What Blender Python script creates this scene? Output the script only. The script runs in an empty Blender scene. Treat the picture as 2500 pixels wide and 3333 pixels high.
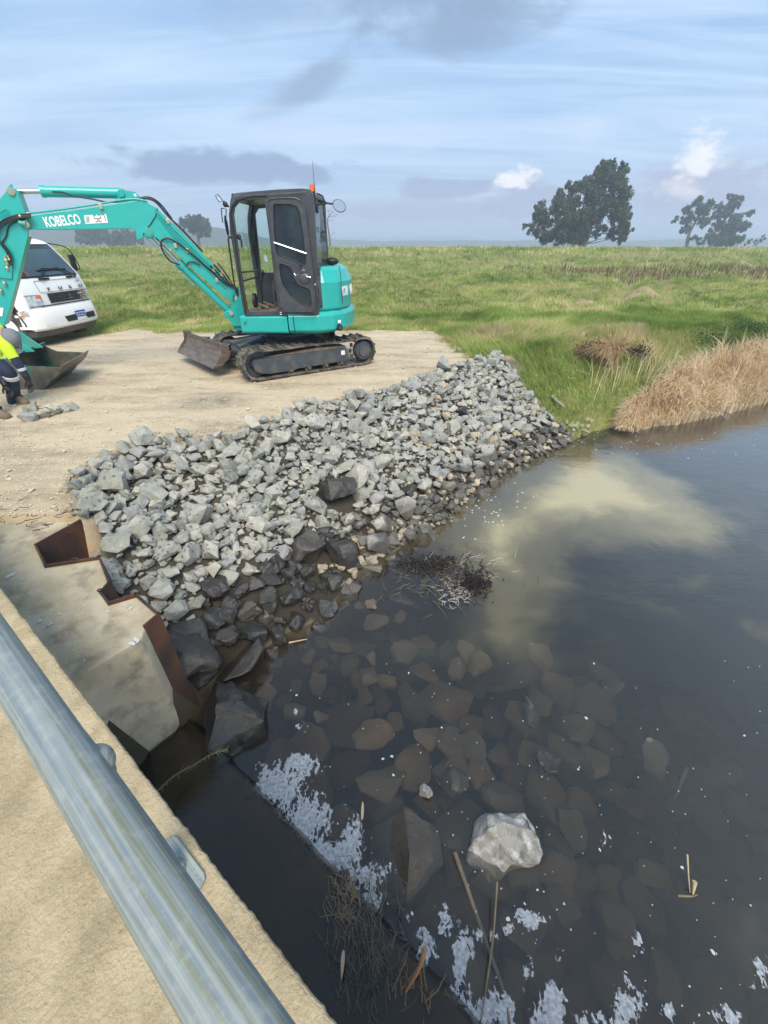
import bpy, bmesh, math, random
import numpy as np
from mathutils import Vector, Matrix, noise as mn
from mathutils.geometry import tessellate_polygon
PI = math.pi
sc = bpy.context.scene
COL = sc.collection
# ------------------------------------------------------------------ camera, sky, sun, exposure
CAMZ = 1.85
PITCH = math.radians(33.04)
FPX = 1340.0
cam = bpy.data.objects.new('camera', bpy.data.cameras.new('camera')); COL.objects.link(cam)
cam.data.sensor_fit = 'VERTICAL'; cam.data.sensor_height = 36.0; cam.data.lens = FPX/3333*36
cam.data.clip_start = .05; cam.data.clip_end = 12000
cam.location = (0, 0, CAMZ); cam.rotation_euler = (PI/2-PITCH, 0, 0)
sc.camera = cam
sc.view_settings.view_transform = 'Standard'; sc.view_settings.look = 'None'
sc.view_settings.gamma = 1; sc.view_settings.exposure = EXPOSURE = 0.68
SUN_EL, SUN_AZ = math.radians(54), math.radians(168)      # azimuth clockwise from +Y: behind the camera, to the left
sd = Vector((math.sin(SUN_AZ)*math.cos(SUN_EL), math.cos(SUN_AZ)*math.cos(SUN_EL), math.sin(SUN_EL)))
sl = bpy.data.lights.new('sun', 'SUN'); sl.energy = 2.8; sl.angle = math.radians(36); sl.color = (1, .91, .77)
so = bpy.data.objects.new('sun', sl); COL.objects.link(so); so.rotation_euler = (-sd).to_track_quat('-Z', 'Y').to_euler()

def N(nt, t, **kw):
    n = nt.nodes.new(t)
    for k, v in kw.items():
        if k == 'i':
            for a, b in v.items(): n.inputs[a].default_value = b
        else: setattr(n, k, v)
    return n
def L(nt, a, b): nt.links.new(a, b)
def math_(nt, op, a, b=None, c=None, clamp=False):
    n = nt.nodes.new('ShaderNodeMath'); n.operation = op; n.use_clamp = clamp
    for i, v in enumerate((a, b, c)):
        if v is None: continue
        if isinstance(v, (int, float)): n.inputs[i].default_value = v
        else: L(nt, v, n.inputs[i])
    return n.outputs[0]
def ramp(nt, fac, stops, interp='LINEAR'):
    r = nt.nodes.new('ShaderNodeValToRGB'); r.color_ramp.interpolation = interp
    els = r.color_ramp.elements
    while len(els) < len(stops): els.new(.5)
    for e, (p, c) in zip(els, stops):
        e.position = p; e.color = (c, c, c, 1) if isinstance(c, (int, float)) else (*c, 1)
    if fac is not None: L(nt, fac, r.inputs[0])
    return r.outputs[0]
def mixc(nt, fac, a, b, mode='MIX'):
    n = nt.nodes.new('ShaderNodeMix'); n.data_type = 'RGBA'; n.blend_type = mode
    for s, v in ((n.inputs[0], fac), (n.inputs[6], a), (n.inputs[7], b)):
        if isinstance(v, (int, float)): s.default_value = v
        elif isinstance(v, (tuple, list)): s.default_value = (*v[:3], 1)
        else: L(nt, v, s)
    return n.outputs[2]

W = bpy.data.worlds.new('World'); sc.world = W; W.use_nodes = True
nt = W.node_tree; nt.nodes.clear()
out = N(nt, 'ShaderNodeOutputWorld'); bg = N(nt, 'ShaderNodeBackground'); bg.inputs[1].default_value = .075
L(nt, bg.outputs[0], out.inputs[0])
sky = N(nt, 'ShaderNodeTexSky'); sky.sky_type = 'NISHITA'; sky.sun_disc = False
sky.sun_elevation = SUN_EL; sky.sun_rotation = SUN_AZ; sky.air_density = 1.1; sky.dust_density = 1.5; sky.ozone_density = 1.4
tc = N(nt, 'ShaderNodeTexCoord'); sep = N(nt, 'ShaderNodeSeparateXYZ'); L(nt, tc.outputs['Generated'], sep.inputs[0])
dx, dy, dz = sep.outputs
zz = math_(nt, 'ADD', math_(nt, 'MAXIMUM', dz, 0.0), .09)
px, py = math_(nt, 'DIVIDE', dx, zz), math_(nt, 'DIVIDE', dy, zz)
cb = N(nt, 'ShaderNodeCombineXYZ'); L(nt, px, cb.inputs[0]); L(nt, py, cb.inputs[1])
mp = N(nt, 'ShaderNodeMapping'); mp.inputs['Rotation'].default_value = (0, 0, math.radians(12)); mp.inputs['Scale'].default_value = (.32, 1.0, 1); L(nt, cb.outputs[0], mp.inputs[0])
n1 = N(nt, 'ShaderNodeTexNoise', i={'Scale': .9, 'Detail': 6, 'Roughness': .52, 'Distortion': .35}); L(nt, mp.outputs[0], n1.inputs[0])
veil = ramp(nt, n1.outputs[0], [(.34, 0), (.64, 1)])
# thin high cloud veil over the blue
base = mixc(nt, math_(nt, 'MULTIPLY', veil, .85), mixc(nt, .7, sky.outputs[0], (2.9, 5.0, 8.4)), (5.4, 7.1, 9.0))
mp6 = N(nt, 'ShaderNodeMapping'); mp6.inputs['Rotation'].default_value = (0, 0, math.radians(20)); mp6.inputs['Scale'].default_value = (.22, 1.5, 1); L(nt, cb.outputs[0], mp6.inputs[0])
n6 = N(nt, 'ShaderNodeTexNoise', i={'Scale': 2.1, 'Detail': 10, 'Roughness': .68, 'Distortion': .8}); L(nt, mp6.outputs[0], n6.inputs[0])
base = mixc(nt, ramp(nt, n6.outputs[0], [(.44, 0), (.70, .62)]), base, (6.6, 8.0, 9.8))
base = mixc(nt, ramp(nt, n6.outputs[0], [(.28, .35), (.46, 0)]), base, (2.9, 4.3, 6.7))
# lilac haze band low on the horizon
lowf = ramp(nt, dz, [(0.0, 1.0), (.06, .6), (.14, .12), (.2, 0)])
base = mixc(nt, math_(nt, 'MULTIPLY', lowf, .85), base, (5.0, 5.6, 7.3))
# grey-violet cloud bodies
def dirmask(az, el, waz, wel, tilt=0):
    """soft elliptical area of sky round a compass direction (degrees right of +Y, degrees up)"""
    a = math_(nt, 'ARCTAN2', dx, dy); e = math_(nt, 'ARCSINE', dz)
    a = math_(nt, 'SUBTRACT', a, math.radians(az)); e = math_(nt, 'SUBTRACT', e, math.radians(el))
    if tilt:
        e2 = math_(nt, 'SUBTRACT', e, math_(nt, 'MULTIPLY', a, tilt)); e = e2
    a = math_(nt, 'DIVIDE', a, math.radians(waz)); e = math_(nt, 'DIVIDE', e, math.radians(wel))
    s = math_(nt, 'ADD', math_(nt, 'MULTIPLY', a, a), math_(nt, 'MULTIPLY', e, e))
    return math_(nt, 'SUBTRACT', 1.0, math_(nt, 'SQRT', s))
mp2 = N(nt, 'ShaderNodeMapping'); mp2.inputs['Scale'].default_value = (1, 1, 2.2); L(nt, tc.outputs['Generated'], mp2.inputs[0])
n2 = N(nt, 'ShaderNodeTexNoise', i={'Scale': 9, 'Detail': 8, 'Roughness': .62, 'Distortion': .3}); L(nt, mp2.outputs[0], n2.inputs[0])
n3 = N(nt, 'ShaderNodeTexNoise', i={'Scale': 3.2, 'Detail': 6, 'Roughness': .55}); L(nt, mp2.outputs[0], n3.inputs[0])
def cloud(col, az, el, waz, wel, amount, lo, hi, src, tilt=0, k=1.7):
    global base
    m = math_(nt, 'ADD', dirmask(az, el, waz, wel, tilt), math_(nt, 'MULTIPLY', math_(nt, 'SUBTRACT', src, .5), k))
    m = ramp(nt, m, [(lo, 0), (hi, 1)], 'EASE')
    base = mixc(nt, math_(nt, 'MULTIPLY', m, amount), base, col)
n4 = N(nt, 'ShaderNodeTexNoise', i={'Scale': 26, 'Detail': 8, 'Roughness': .62, 'Distortion': .2}); L(nt, mp2.outputs[0], n4.inputs[0])
n5 = N(nt, 'ShaderNodeTexNoise', i={'Scale': 5.5, 'Detail': 9, 'Roughness': .6, 'Distortion': .5}); L(nt, mp2.outputs[0], n5.inputs[0])
cloud((5.9, 7.1, 9.1), 0, 9.3, 60, 1.6, .7, .0, .9, n5.outputs[0], 0, 2.0)
cloud((2.6, 3.7, 5.5), 4, 18.5, 26, 3.4, .9, .05, .9, n5.outputs[0], .05, 2.2)
cloud((2.5, 3.5, 5.2), 6, 16.5, 14, 2.6, .75, .05, .9, n5.outputs[0], .12, 2.2)
cloud((2.9, 3.9, 5.6), -7, 13, 9, 1.6, .8, .0, .9, n5.outputs[0], .35, 2.0)
cloud((2.8, 3.7, 5.5), -16, 6.6, 15, 1.9, .95, .12, .5, n2.outputs[0], 0, 2.0)
cloud((2.9, 3.8, 5.6), -11, 6.2, 8, 1.1, .7, .12, .5, n2.outputs[0], 0, 2.0)
cloud((3.3, 3.8, 5.6), 8, 5.2, 9, 1.1, .75, .12, .6, n2.outputs[0], 0, 2.0)
cloud((3.6, 3.9, 5.6), 2, 3.0, 18, 1.6, .6, .1, .7, n2.outputs[0], 0, 2.0)
cloud((3.7, 4.0, 5.8), 15, 4.0, 5, 2.6, .75, .1, .6, n4.outputs[0], 0, 1.6)
cloud((9.5, 9.3, 9.6), 14.0, 5.7, 3.0, 1.3, .95, .1, .75, n4.outputs[0], .1, 2.4)
cloud((4.2, 4.5, 6.1), 31, 4.0, 9, 3.8, .85, .1, .6, n4.outputs[0], 0, 1.6)
cloud((9.4, 9.3, 9.8), 30.4, 6.9, 3.0, 2.3, .92, .05, .8, n4.outputs[0], -.15, 2.2)
cloud((8.4, 8.0, 8.0), 29.5, 4.3, 3.2, 1.2, .75, .1, .8, n4.outputs[0], -.1, 2.2)
L(nt, base, bg.inputs[0])
cy = sc.cycles
cy.max_bounces = 6; cy.diffuse_bounces = 3; cy.glossy_bounces = 3; cy.transmission_bounces = 4; cy.transparent_max_bounces = 14; cy.volume_bounces = 1
cy.use_denoising = True
cy.sample_clamp_indirect = 5

# ------------------------------------------------------------------ helpers
cP, sP = math.cos(PITCH), math.sin(PITCH)
CAM = Vector((0, 0, CAMZ))
def ray(u, v):
    a, b = (u-1250)/FPX, (1666.5-v)/FPX
    return Vector((a, cP+b*sP, -sP+b*cP))
def atz(u, v, z): r = ray(u, v); return CAM + r*((z-CAMZ)/r.z)
def aty(u, v, y): r = ray(u, v); return CAM + r*(y/r.y)
def onp(u, v, p0, n): r = ray(u, v); return CAM + r*((Vector(p0)-CAM).dot(n)/r.dot(n))
def tag(o, label=None, cat=None, group=None, kind=None):
    if label: o['label'] = label
    if cat: o['category'] = cat
    if group: o['group'] = group
    if kind: o['kind'] = kind
    return o
def empty(name, loc, label, cat, group=None):
    o = bpy.data.objects.new(name, None); COL.objects.link(o); o.location = loc; o.empty_display_size = .2
    return tag(o, label, cat, group)
def attach(o, parent):
    if parent is None: return
    o.parent = parent
    if parent.type == 'EMPTY' and parent.parent is None: o.location = -Vector(parent.location)
def obj(name, me, parent=None, smooth=None, bevel=0, seg=2):
    o = bpy.data.objects.new(name, me); COL.objects.link(o); attach(o, parent)
    if smooth is not None and len(me.polygons):
        me.polygons.foreach_set('use_smooth', [True]*len(me.polygons)); me.set_sharp_from_angle(angle=math.radians(smooth))
    if bevel:
        m = o.modifiers.new('bevel', 'BEVEL'); m.width = bevel; m.segments = seg; m.limit_method = 'ANGLE'; m.angle_limit = math.radians(35); m.harden_normals = False
    return o
class MB:
    def __init__(s): s.v = []; s.f = []
    def add(s, vs, fs):
        o = len(s.v); s.v += [Vector(p) for p in vs]; s.f += [tuple(i+o for i in f) for f in fs]; return s
    def plate(s, outer, holes=(), vec=(0, .02, 0)):
        loops = [[Vector(p) for p in outer]] + [[Vector(p) for p in h] for h in holes]
        vec = Vector(vec); flat = [p for l in loops for p in l]; n = len(flat)
        tris = tessellate_polygon(loops)
        fs = [tuple(t) for t in tris] + [tuple(i+n for i in reversed(t)) for t in tris]
        k = 0
        for l in loops:
            m = len(l)
            for i in range(m):
                a, b = k+i, k+(i+1) % m; fs.append((a, b, b+n, a+n))
            k += m
        return s.add(flat+[p+vec for p in flat], fs)
    def box(s, c, size, R=None):
        x, y, z = [d/2 for d in size]; R = R or Matrix.Identity(3); c = Vector(c)
        vs = [c + R @ Vector((a*x, b*y, d*z)) for a in (-1, 1) for b in (-1, 1) for d in (-1, 1)]
        return s.add(vs, [(0, 1, 3, 2), (4, 6, 7, 5), (0, 4, 5, 1), (2, 3, 7, 6), (0, 2, 6, 4), (1, 5, 7, 3)])
    def bar(s, a, b, w, h=None, up=(0, 0, 1)):
        a, b = Vector(a), Vector(b); d = (b-a); l = d.length; d.normalize(); up = Vector(up)
        x = d.cross(up)
        if x.length < 1e-3: x = d.cross(Vector((1, 0, 0)))
        x.normalize(); y = x.cross(d)
        return s.box((a+b)/2, (w, h or w, l), Matrix((x, y, d)).transposed())
    def cyl(s, a, b, r, r2=None, seg=20, cap=True):
        a, b = Vector(a), Vector(b); r2 = r if r2 is None else r2
        d = (b-a).normalized(); x = d.orthogonal().normalized(); y = d.cross(x)
        vs = []
        for p, q in ((a, r), (b, r2)):
            for i in range(seg):
                t = 2*PI*i/seg; vs.append(p + (x*math.cos(t)+y*math.sin(t))*q)
        fs = [(i, (i+1) % seg, seg+(i+1) % seg, seg+i) for i in range(seg)]
        if cap: fs += [tuple(range(seg))[::-1], tuple(range(seg, 2*seg))]
        return s.add(vs, fs)
    def tube(s, pts, r, seg=8, rs=None, cap=True):
        pts = [Vector(p) for p in pts]; n = len(pts); vs = []; x = None
        for k, p in enumerate(pts):
            d = (pts[min(k+1, n-1)]-pts[max(k-1, 0)])
            if d.length < 1e-9: d = Vector((0, 0, 1))
            d.normalize()
            x = (x - d*x.dot(d)) if x is not None else d.orthogonal()
            if x.length < 1e-6: x = d.orthogonal()
            x.normalize(); y = d.cross(x); rr = rs[k] if rs else r
            for i in range(seg):
                t = 2*PI*i/seg; vs.append(p+(x*math.cos(t)+y*math.sin(t))*rr)
        fs = [(k*seg+i, k*seg+(i+1) % seg, (k+1)*seg+(i+1) % seg, (k+1)*seg+i) for k in range(n-1) for i in range(seg)]
        if cap: fs += [tuple(range(seg))[::-1], tuple(range((n-1)*seg, n*seg))]
        return s.add(vs, fs)
    def loft(s, rings):
        m = len(rings[0]); vs = [p for r in rings for p in r]
        fs = [(k*m+i, k*m+(i+1) % m, (k+1)*m+(i+1) % m, (k+1)*m+i) for k in range(len(rings)-1) for i in range(m)]
        fs += [tuple(range(m))[::-1], tuple(range((len(rings)-1)*m, len(rings)*m))]
        return s.add(vs, fs)
    def ball(s, c, r, seg=14, sc_=(1, 1, 1)):
        c = Vector(c); vs = []; rg = seg//2
        for j in range(1, rg):
            t = PI*j/rg
            for i in range(seg):
                p = 2*PI*i/seg; vs.append(c+Vector((math.sin(t)*math.cos(p)*sc_[0], math.sin(t)*math.sin(p)*sc_[1], math.cos(t)*sc_[2]))*r)
        vs += [c+Vector((0, 0, r*sc_[2])), c-Vector((0, 0, r*sc_[2]))]; T = len(vs)-2
        fs = [(j*seg+i, j*seg+(i+1) % seg, (j+1)*seg+(i+1) % seg, (j+1)*seg+i) for j in range(rg-2) for i in range(seg)]
        fs += [(T, (i+1) % seg, i) for i in range(seg)] + [(T+1, (rg-2)*seg+i, (rg-2)*seg+(i+1) % seg) for i in range(seg)]
        return s.add(vs, fs)
    def mesh(s, name, m=None):
        me = bpy.data.meshes.new(name); me.from_pydata([tuple(p) for p in s.v], [], s.f)
        bm = bmesh.new(); bm.from_mesh(me); bmesh.ops.recalc_face_normals(bm, faces=bm.faces); bm.to_mesh(me); bm.free()
        if m: me.materials.append(m)
        return me
    def build(s, name, m, parent=None, smooth=None, bevel=0, seg=2):
        return obj(name, s.mesh(name, m), parent, smooth, bevel, seg)
def curve_pts(ps, n=8):
    """Catmull-Rom through ps"""
    ps = [Vector(p) for p in ps]; q = [ps[0]*2-ps[1]]+ps+[ps[-1]*2-ps[-2]]; o = []
    for i in range(1, len(q)-2):
        for k in range(n):
            t = k/n; a, b, c, d = q[i-1:i+3]
            o.append(.5*((2*b)+(c-a)*t+(2*a-5*b+4*c-d)*t*t+(3*b-a-3*c+d)*t**3))
    return o+[ps[-1]]
def text_obj(name, s, size, origin, xdir, updir, m, parent, depth=.002, bold=.0, xs=1.0):
    cu = bpy.data.curves.new('txt', 'FONT'); cu.body = s; cu.size = size; cu.extrude = depth; cu.offset = bold; cu.resolution_u = 3
    t = bpy.data.objects.new('txt', cu); COL.objects.link(t); dg = bpy.context.evaluated_depsgraph_get()
    me = bpy.data.meshes.new_from_object(t.evaluated_get(dg)); bpy.data.objects.remove(t)
    x = Vector(xdir).normalized(); u = Vector(updir); u = (u-x*u.dot(x)).normalized(); z = x.cross(u)
    M = Matrix.Translation(Vector(origin)) @ Matrix((x*xs, u, z)).transposed().to_4x4()
    me.transform(M); me.materials.clear(); me.materials.append(m)
    return obj(name, me, parent)

# ------------------------------------------------------------------ materials
def mat(name, c, rough=.6, metal=0, c2=None, nscale=6, amt=.5, lo=.4, hi=.65, bump=0, bscale=40, spec=.5, coat=0, c3=None, n3scale=25, lo3=.6, hi3=.7, det=5, stretch=None):
    m = bpy.data.materials.new(name); m.use_nodes = True; nt = m.node_tree; b = nt.nodes['Principled BSDF']
    b.inputs['Roughness'].default_value = rough; b.inputs['Metallic'].default_value = metal
    b.inputs['Specular IOR Level'].default_value = spec; b.inputs['Coat Weight'].default_value = coat
    tc = N(nt, 'ShaderNodeTexCoord'); src = tc.outputs['Object']
    if stretch:
        mp = N(nt, 'ShaderNodeMapping'); mp.inputs['Scale'].default_value = stretch; L(nt, src, mp.inputs[0]); src = mp.outputs[0]
    col = c
    if c2:
        n = N(nt, 'ShaderNodeTexNoise', i={'Scale': nscale, 'Detail': det, 'Roughness': .6}); L(nt, src, n.inputs[0])
        f = ramp(nt, n.outputs[0], [(lo, 0), (hi, amt)])
        col = mixc(nt, f, c, c2)
        rr = math_(nt, 'ADD', math_(nt, 'MULTIPLY', n.outputs[0], .15), rough-.07, clamp=True); L(nt, rr, b.inputs['Roughness'])
    if c3:
        n = N(nt, 'ShaderNodeTexNoise', i={'Scale': n3scale, 'Detail': 4, 'Roughness': .6}); L(nt, src, n.inputs[0])
        col = mixc(nt, ramp(nt, n.outputs[0], [(lo3, 0), (hi3, 1)]), col, c3)
    if isinstance(col, tuple): b.inputs['Base Color'].default_value = (*col, 1)
    else: L(nt, col, b.inputs['Base Color'])
    if bump:
        n = N(nt, 'ShaderNodeTexNoise', i={'Scale': bscale, 'Detail': 6, 'Roughness': .65}); L(nt, src, n.inputs[0])
        bp = N(nt, 'ShaderNodeBump', i={'Strength': bump, 'Distance': .02}); L(nt, n.outputs[0], bp.inputs['Height']); L(nt, bp.outputs[0], b.inputs['Normal'])
    return m
def glassmat(name, tint, opac, rough=.03):
    m = bpy.data.materials.new(name); m.use_nodes = True; nt = m.node_tree; nt.nodes.clear()
    o = N(nt, 'ShaderNodeOutputMaterial'); t = N(nt, 'ShaderNodeBsdfTransparent'); t.inputs[0].default_value = (*tint, 1)
    d = N(nt, 'ShaderNodeBsdfDiffuse'); d.inputs[0].default_value = (.3, .33, .34, 1)
    g = N(nt, 'ShaderNodeBsdfGlossy'); g.inputs['Roughness'].default_value = rough
    fr = N(nt, 'ShaderNodeFresnel'); fr.inputs[0].default_value = 1.45 if opac > .1 else 1.25
    a = N(nt, 'ShaderNodeMixShader'); a.inputs[0].default_value = opac; L(nt, t.outputs[0], a.inputs[1]); L(nt, d.outputs[0], a.inputs[2])
    ge = N(nt, 'ShaderNodeNewGeometry'); b = N(nt, 'ShaderNodeMixShader'); L(nt, math_(nt, 'MULTIPLY', fr.outputs[0], math_(nt, 'SUBTRACT', 1, ge.outputs['Backfacing'])), b.inputs[0]); L(nt, a.outputs[0], b.inputs[1]); L(nt, g.outputs[0], b.inputs[2])
    L(nt, b.outputs[0], o.inputs[0]); return m
M = {}
TEAL = (.012, .39, .35)
M['teal'] = mat('teal_paint', TEAL, .32, c2=(.05, .42, .36), nscale=7, amt=.35, coat=.3, c3=(.10, .26, .22), n3scale=60, lo3=.72, hi3=.78)
M['tealdirty'] = mat('worn_teal_paint', (.03, .36, .30), .45, c2=(.15, .3, .26), nscale=5, amt=.5, c3=(.08, .15, .12), n3scale=30, lo3=.62, hi3=.72)
M['grey'] = mat('dark_grey_paint', (.042, .047, .055), .38, c2=(.09, .09, .09), nscale=6, amt=.5, coat=.2)
M['frame'] = mat('slate_frame_paint', (.045, .06, .075), .5, c2=(.16, .13, .10), nscale=5, amt=.7, lo=.45, hi=.7, bump=.1)
M['rubber'] = mat('black_rubber', (.04, .04, .04), .75, c2=(.20, .17, .12), nscale=7, amt=.9, lo=.42, hi=.62, bump=.25, bscale=60)
M['dirtysteel'] = mat('muddy_steel', (.11, .085, .06), .7, c2=(.24, .18, .11), nscale=7, amt=.9, bump=.2)
M['blade'] = mat('scoured_steel', (.13, .095, .075), .42, .35, c2=(.25, .20, .16), nscale=6, amt=.8, bump=.12, bscale=30, stretch=(1, 1, 4))
M['bucket'] = mat('muddy_bucket_steel', (.09, .095, .075), .5, .3, c2=(.22, .20, .15), nscale=4, amt=.9, bump=.15, bscale=25, c3=(.02, .24, .20), n3scale=2.2, lo3=.56, hi3=.66)
M['chrome'] = mat('chrome', (.75, .75, .75), .12, 1)
M['black'] = mat('black_plastic', (.012, .013, .015), .5)
M['hose'] = mat('black_hose', (.015, .016, .018), .45)
M['white'] = mat('white_paint', (.84, .85, .84), .28, c2=(.76, .77, .75), nscale=3, amt=.5, coat=.4)
M['whitetext'] = mat('white_sticker', (.8, .8, .8), .5)
M['zinc'] = mat('yellow_zinc', (.5, .47, .3), .4, .6)
M['orange'] = mat('orange_lens', (.8, .16, .03), .25)
M['clear'] = glassmat('cab_glass', (.88, .95, .92), .03)
M['rearglass'] = glassmat('smoked_glass', (.62, .66, .70), .16)
M['dark'] = mat('tinted_glass', (.008, .014, .018), .06, c2=(.03, .05, .05), nscale=3, amt=.7)
M['wind'] = mat('windscreen_glass', (.03, .055, .075), .06, c2=(.05, .10, .12), nscale=1.5, amt=1)
M['mirror'] = mat('mirror_glass', (.7, .72, .7), .05, 1)
M['lamp'] = mat('headlamp_glass', (.55, .57, .6), .12, .6, c2=(.85, .85, .85), nscale=14, amt=1, lo=.45, hi=.5)
M['interior'] = mat('grey_plastic', (.07, .078, .085), .6)
M['mat'] = mat('dusty_floor_mat', (.17, .135, .10), .85, c2=(.09, .08, .07), nscale=9)
# ------------------------------------------------------------------ terrain functions
WZ = -1.05
def vnoise(x, y, s=0):
    xi, yi = np.floor(x), np.floor(y); xf, yf = x-xi, y-yi
    h = lambda a, b: np.modf(np.abs(np.sin(a*127.1+b*311.7+s*74.7)*43758.5453))[0]
    u, v = xf*xf*(3-2*xf), yf*yf*(3-2*yf)
    return (h(xi, yi)*(1-u)+h(xi+1, yi)*u)*(1-v)+(h(xi, yi+1)*(1-u)+h(xi+1, yi+1)*u)*v
def fbm(x, y, s=0, o=4): return sum(vnoise(x*2**k, y*2**k, s+k*3.1)*.5**(k+1) for k in range(o))
def segd(x, y, poly):
    d = np.full(np.shape(x), 1e9)
    for (ax, ay), (bx, by) in zip(poly[:-1], poly[1:]):
        vx, vy = bx-ax, by-ay; t = np.clip(((x-ax)*vx+(y-ay)*vy)/(vx*vx+vy*vy+1e-12), 0, 1)
        d = np.minimum(d, np.hypot(x-ax-t*vx, y-ay-t*vy))
    return d
def pip(x, y, poly):
    c = np.zeros(np.shape(x), bool); n = len(poly)
    for i in range(n):
        (ax, ay), (bx, by) = poly[i], poly[(i+1) % n]
        if ay == by: continue
        c ^= ((ay > y) != (by > y)) & (x < (bx-ax)*(y-ay)/(by-ay)+ax)
    return c
def P2(u, v, z): p = atz(u, v, z); return (p.x, p.y)
WL = [(-34, -40), (-4.2, -1.45), (-2.35, .70)] + [P2(u, v, WZ) for u, v in [(600, 2325), (655, 2265), (700, 2215), (844, 2125), (950, 2060), (1040, 2027), (1100, 1950), (1190, 1850), (1326, 1778), (1447, 1703), (1567, 1605), (1688, 1522), (1778, 1484), (1869, 1432), (1944, 1401), (2110, 1379), (2260, 1364), (2411, 1326), (2500, 1308)]] + [(12, 10.2), (20, 13), (40, 17), (120, 26), (4000, 200)]
TP = [P2(u, v, 0) for u, v in [(262, 1690), (249, 1640), (264, 1560), (320, 1510), (377, 1484), (497, 1436), (600, 1432), (753, 1424), (904, 1364), (1040, 1319), (1190, 1288), (1356, 1251), (1417, 1224), (1484, 1188), (1582, 1172), (1640, 1165)]]
RIP_TOP = list(TP)
TP = [(-34.5, -39), (-4.4, -1.2), (-2.6, .75)] + TP + [(3.4, 8.8), (5, 9.7), (7.5, 10.9), (11, 12.3), (20, 15.5), (40, 20), (120, 29), (4000, 206)]
LAND = WL + [(4000, 4000), (-4000, 4000), (-4000, -40)]
PAD = TP + [(4000, 4000), (-4000, 4000), (-4000, -39)]
RIP = RIP_TOP + [P2(1700, 1215, -.1), P2(1755, 1262, -.25), P2(1800, 1330, -.55), P2(1868, 1425, -1.0)] + [P2(u, v, WZ) for u, v in [(1778, 1490), (1688, 1528), (1567, 1612), (1447, 1712), (1326, 1790), (1190, 1862), (1100, 1960), (1040, 2040), (950, 2080), (844, 2150), (740, 2210), (660, 2250)]]+[P2(590, 2150, -.85), P2(530, 2050, -.65), P2(450, 1990, -.5), P2(380, 1960, -.45), P2(350, 1900, -.35), P2(300, 1850, -.25)]
pile_px = [(262, 1697), (117, 1777), (149, 1845), (325, 1818), (355, 1897), (328, 1929), (355, 1967), (445, 1940), (518, 2003), (472, 2042), (456, 2079)]
ABZ = -.05
PILE = [P2(u, v, ABZ) for u, v in pile_px]
SLAB = PILE + [(-2.30, .53), (-4.2, -1.75), (-6.5, .9), (-4.4, 2.8)]
def ground_z(x, y):
    x = np.asarray(x, float); y = np.asarray(y, float)
    dw, dt = segd(x, y, WL), segd(x, y, TP); land, pad = pip(x, y, LAND), pip(x, y, PAD)
    n = fbm(x*.9, y*.9, 5)-.5
    z = np.where(land, WZ+1.05*np.clip(dw/(dw+dt+1e-9), 0, 1)**.9, WZ-.03-np.minimum(dw*.38, .8)-.1*fbm(x*2, y*2, 9))
    far = np.clip((y-11.5)/6, 0, 1)
    zp = .02*n + .012*fbm(x*6, y*6, 2)
    tus = (fbm(x*.75, y*1.1, 21, 3)**1.3*.95 - .2)
    zg = far*tus
    # levee across the back of the meadow
    lev = np.clip((y-40-.12*x)/9, 0, 1); lev = lev*lev*(3-2*lev)
    zl = lev*(1.17+.16*fbm(x*.12, y*.1, 4)+.12*fbm(x*.9, y*.5, 14, 3))
    back = np.clip((y-60)/20, 0, 1)
    zg = zg*(1-lev*.75)*(1-back) + zl*(1-back*.8)
    z = np.where(pad, zp+zg, z)
    # rising grass bank right of the rocks
    gb = np.clip((x-2.3)/1.0, 0, 1)*land*np.clip(dw/1.2, 0, 1)*(1-far)
    z = z+gb*(.06+.16*fbm(x*1.2, y*1.2, 31))
    # wheel ruts of the path that runs off to the right
    rx = x-(9.0+(y-16)*.55); rut = np.exp(-((rx-.9)/.45)**2)+np.exp(-((rx+.9)/.45)**2)
    z = z-.22*rut*np.clip((y-15)/4, 0, 1)*(y < 34)
    ins = pip(x, y, SLAB)
    z = np.where(ins, -.45, z)
    z = np.where(pip(x, y, [PILE[0], PILE[1], PILE[2], PILE[3], (PILE[3][0]+.06, PILE[3][1]+.12), (PILE[0][0]+.10, PILE[0][1]+.02)]), np.minimum(z, -.38), z)
    return z
def axis(lo, hi, step, far_lo, far_hi, g=1.16):
    a = list(np.arange(lo, hi, step)); s = step
    while a[-1] < far_hi: s *= g; a.append(a[-1]+s)
    b = [lo]; s = step
    while b[-1] > far_lo: s *= g; b.append(b[-1]-s)
    return np.array(b[:0:-1]+a)
def grid_mesh(name, xs, ys, zf, m):
    X, Y = np.meshgrid(xs, ys); Z = zf(X, Y); nx, ny = len(xs), len(ys)
    me = bpy.data.meshes.new(name); co = np.stack([X, Y, Z], -1).reshape(-1, 3)
    i = np.arange(nx*ny).reshape(ny, nx); q = np.stack([i[:-1, :-1], i[:-1, 1:], i[1:, 1:], i[1:, :-1]], -1).reshape(-1, 4)
    fill(me, co, q); me.materials.append(m); me.polygons.foreach_set('use_smooth', [True]*len(me.polygons)); return me, X, Y, Z
def fill(me, co, q):
    n = q.shape[1]; me.vertices.add(len(co)); me.vertices.foreach_set('co', co.astype(np.float32).ravel())
    me.loops.add(q.size); me.loops.foreach_set('vertex_index', q.astype(np.int32).ravel())
    me.polygons.add(len(q)); me.polygons.foreach_set('loop_start', np.arange(0, q.size, n, dtype=np.int32)); me.update(calc_edges=True)
def sattr(me, name, vals):
    a = me.attributes.new(name, 'FLOAT', 'POINT'); a.data.foreach_set('value', np.asarray(vals, np.float32).ravel())

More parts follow.
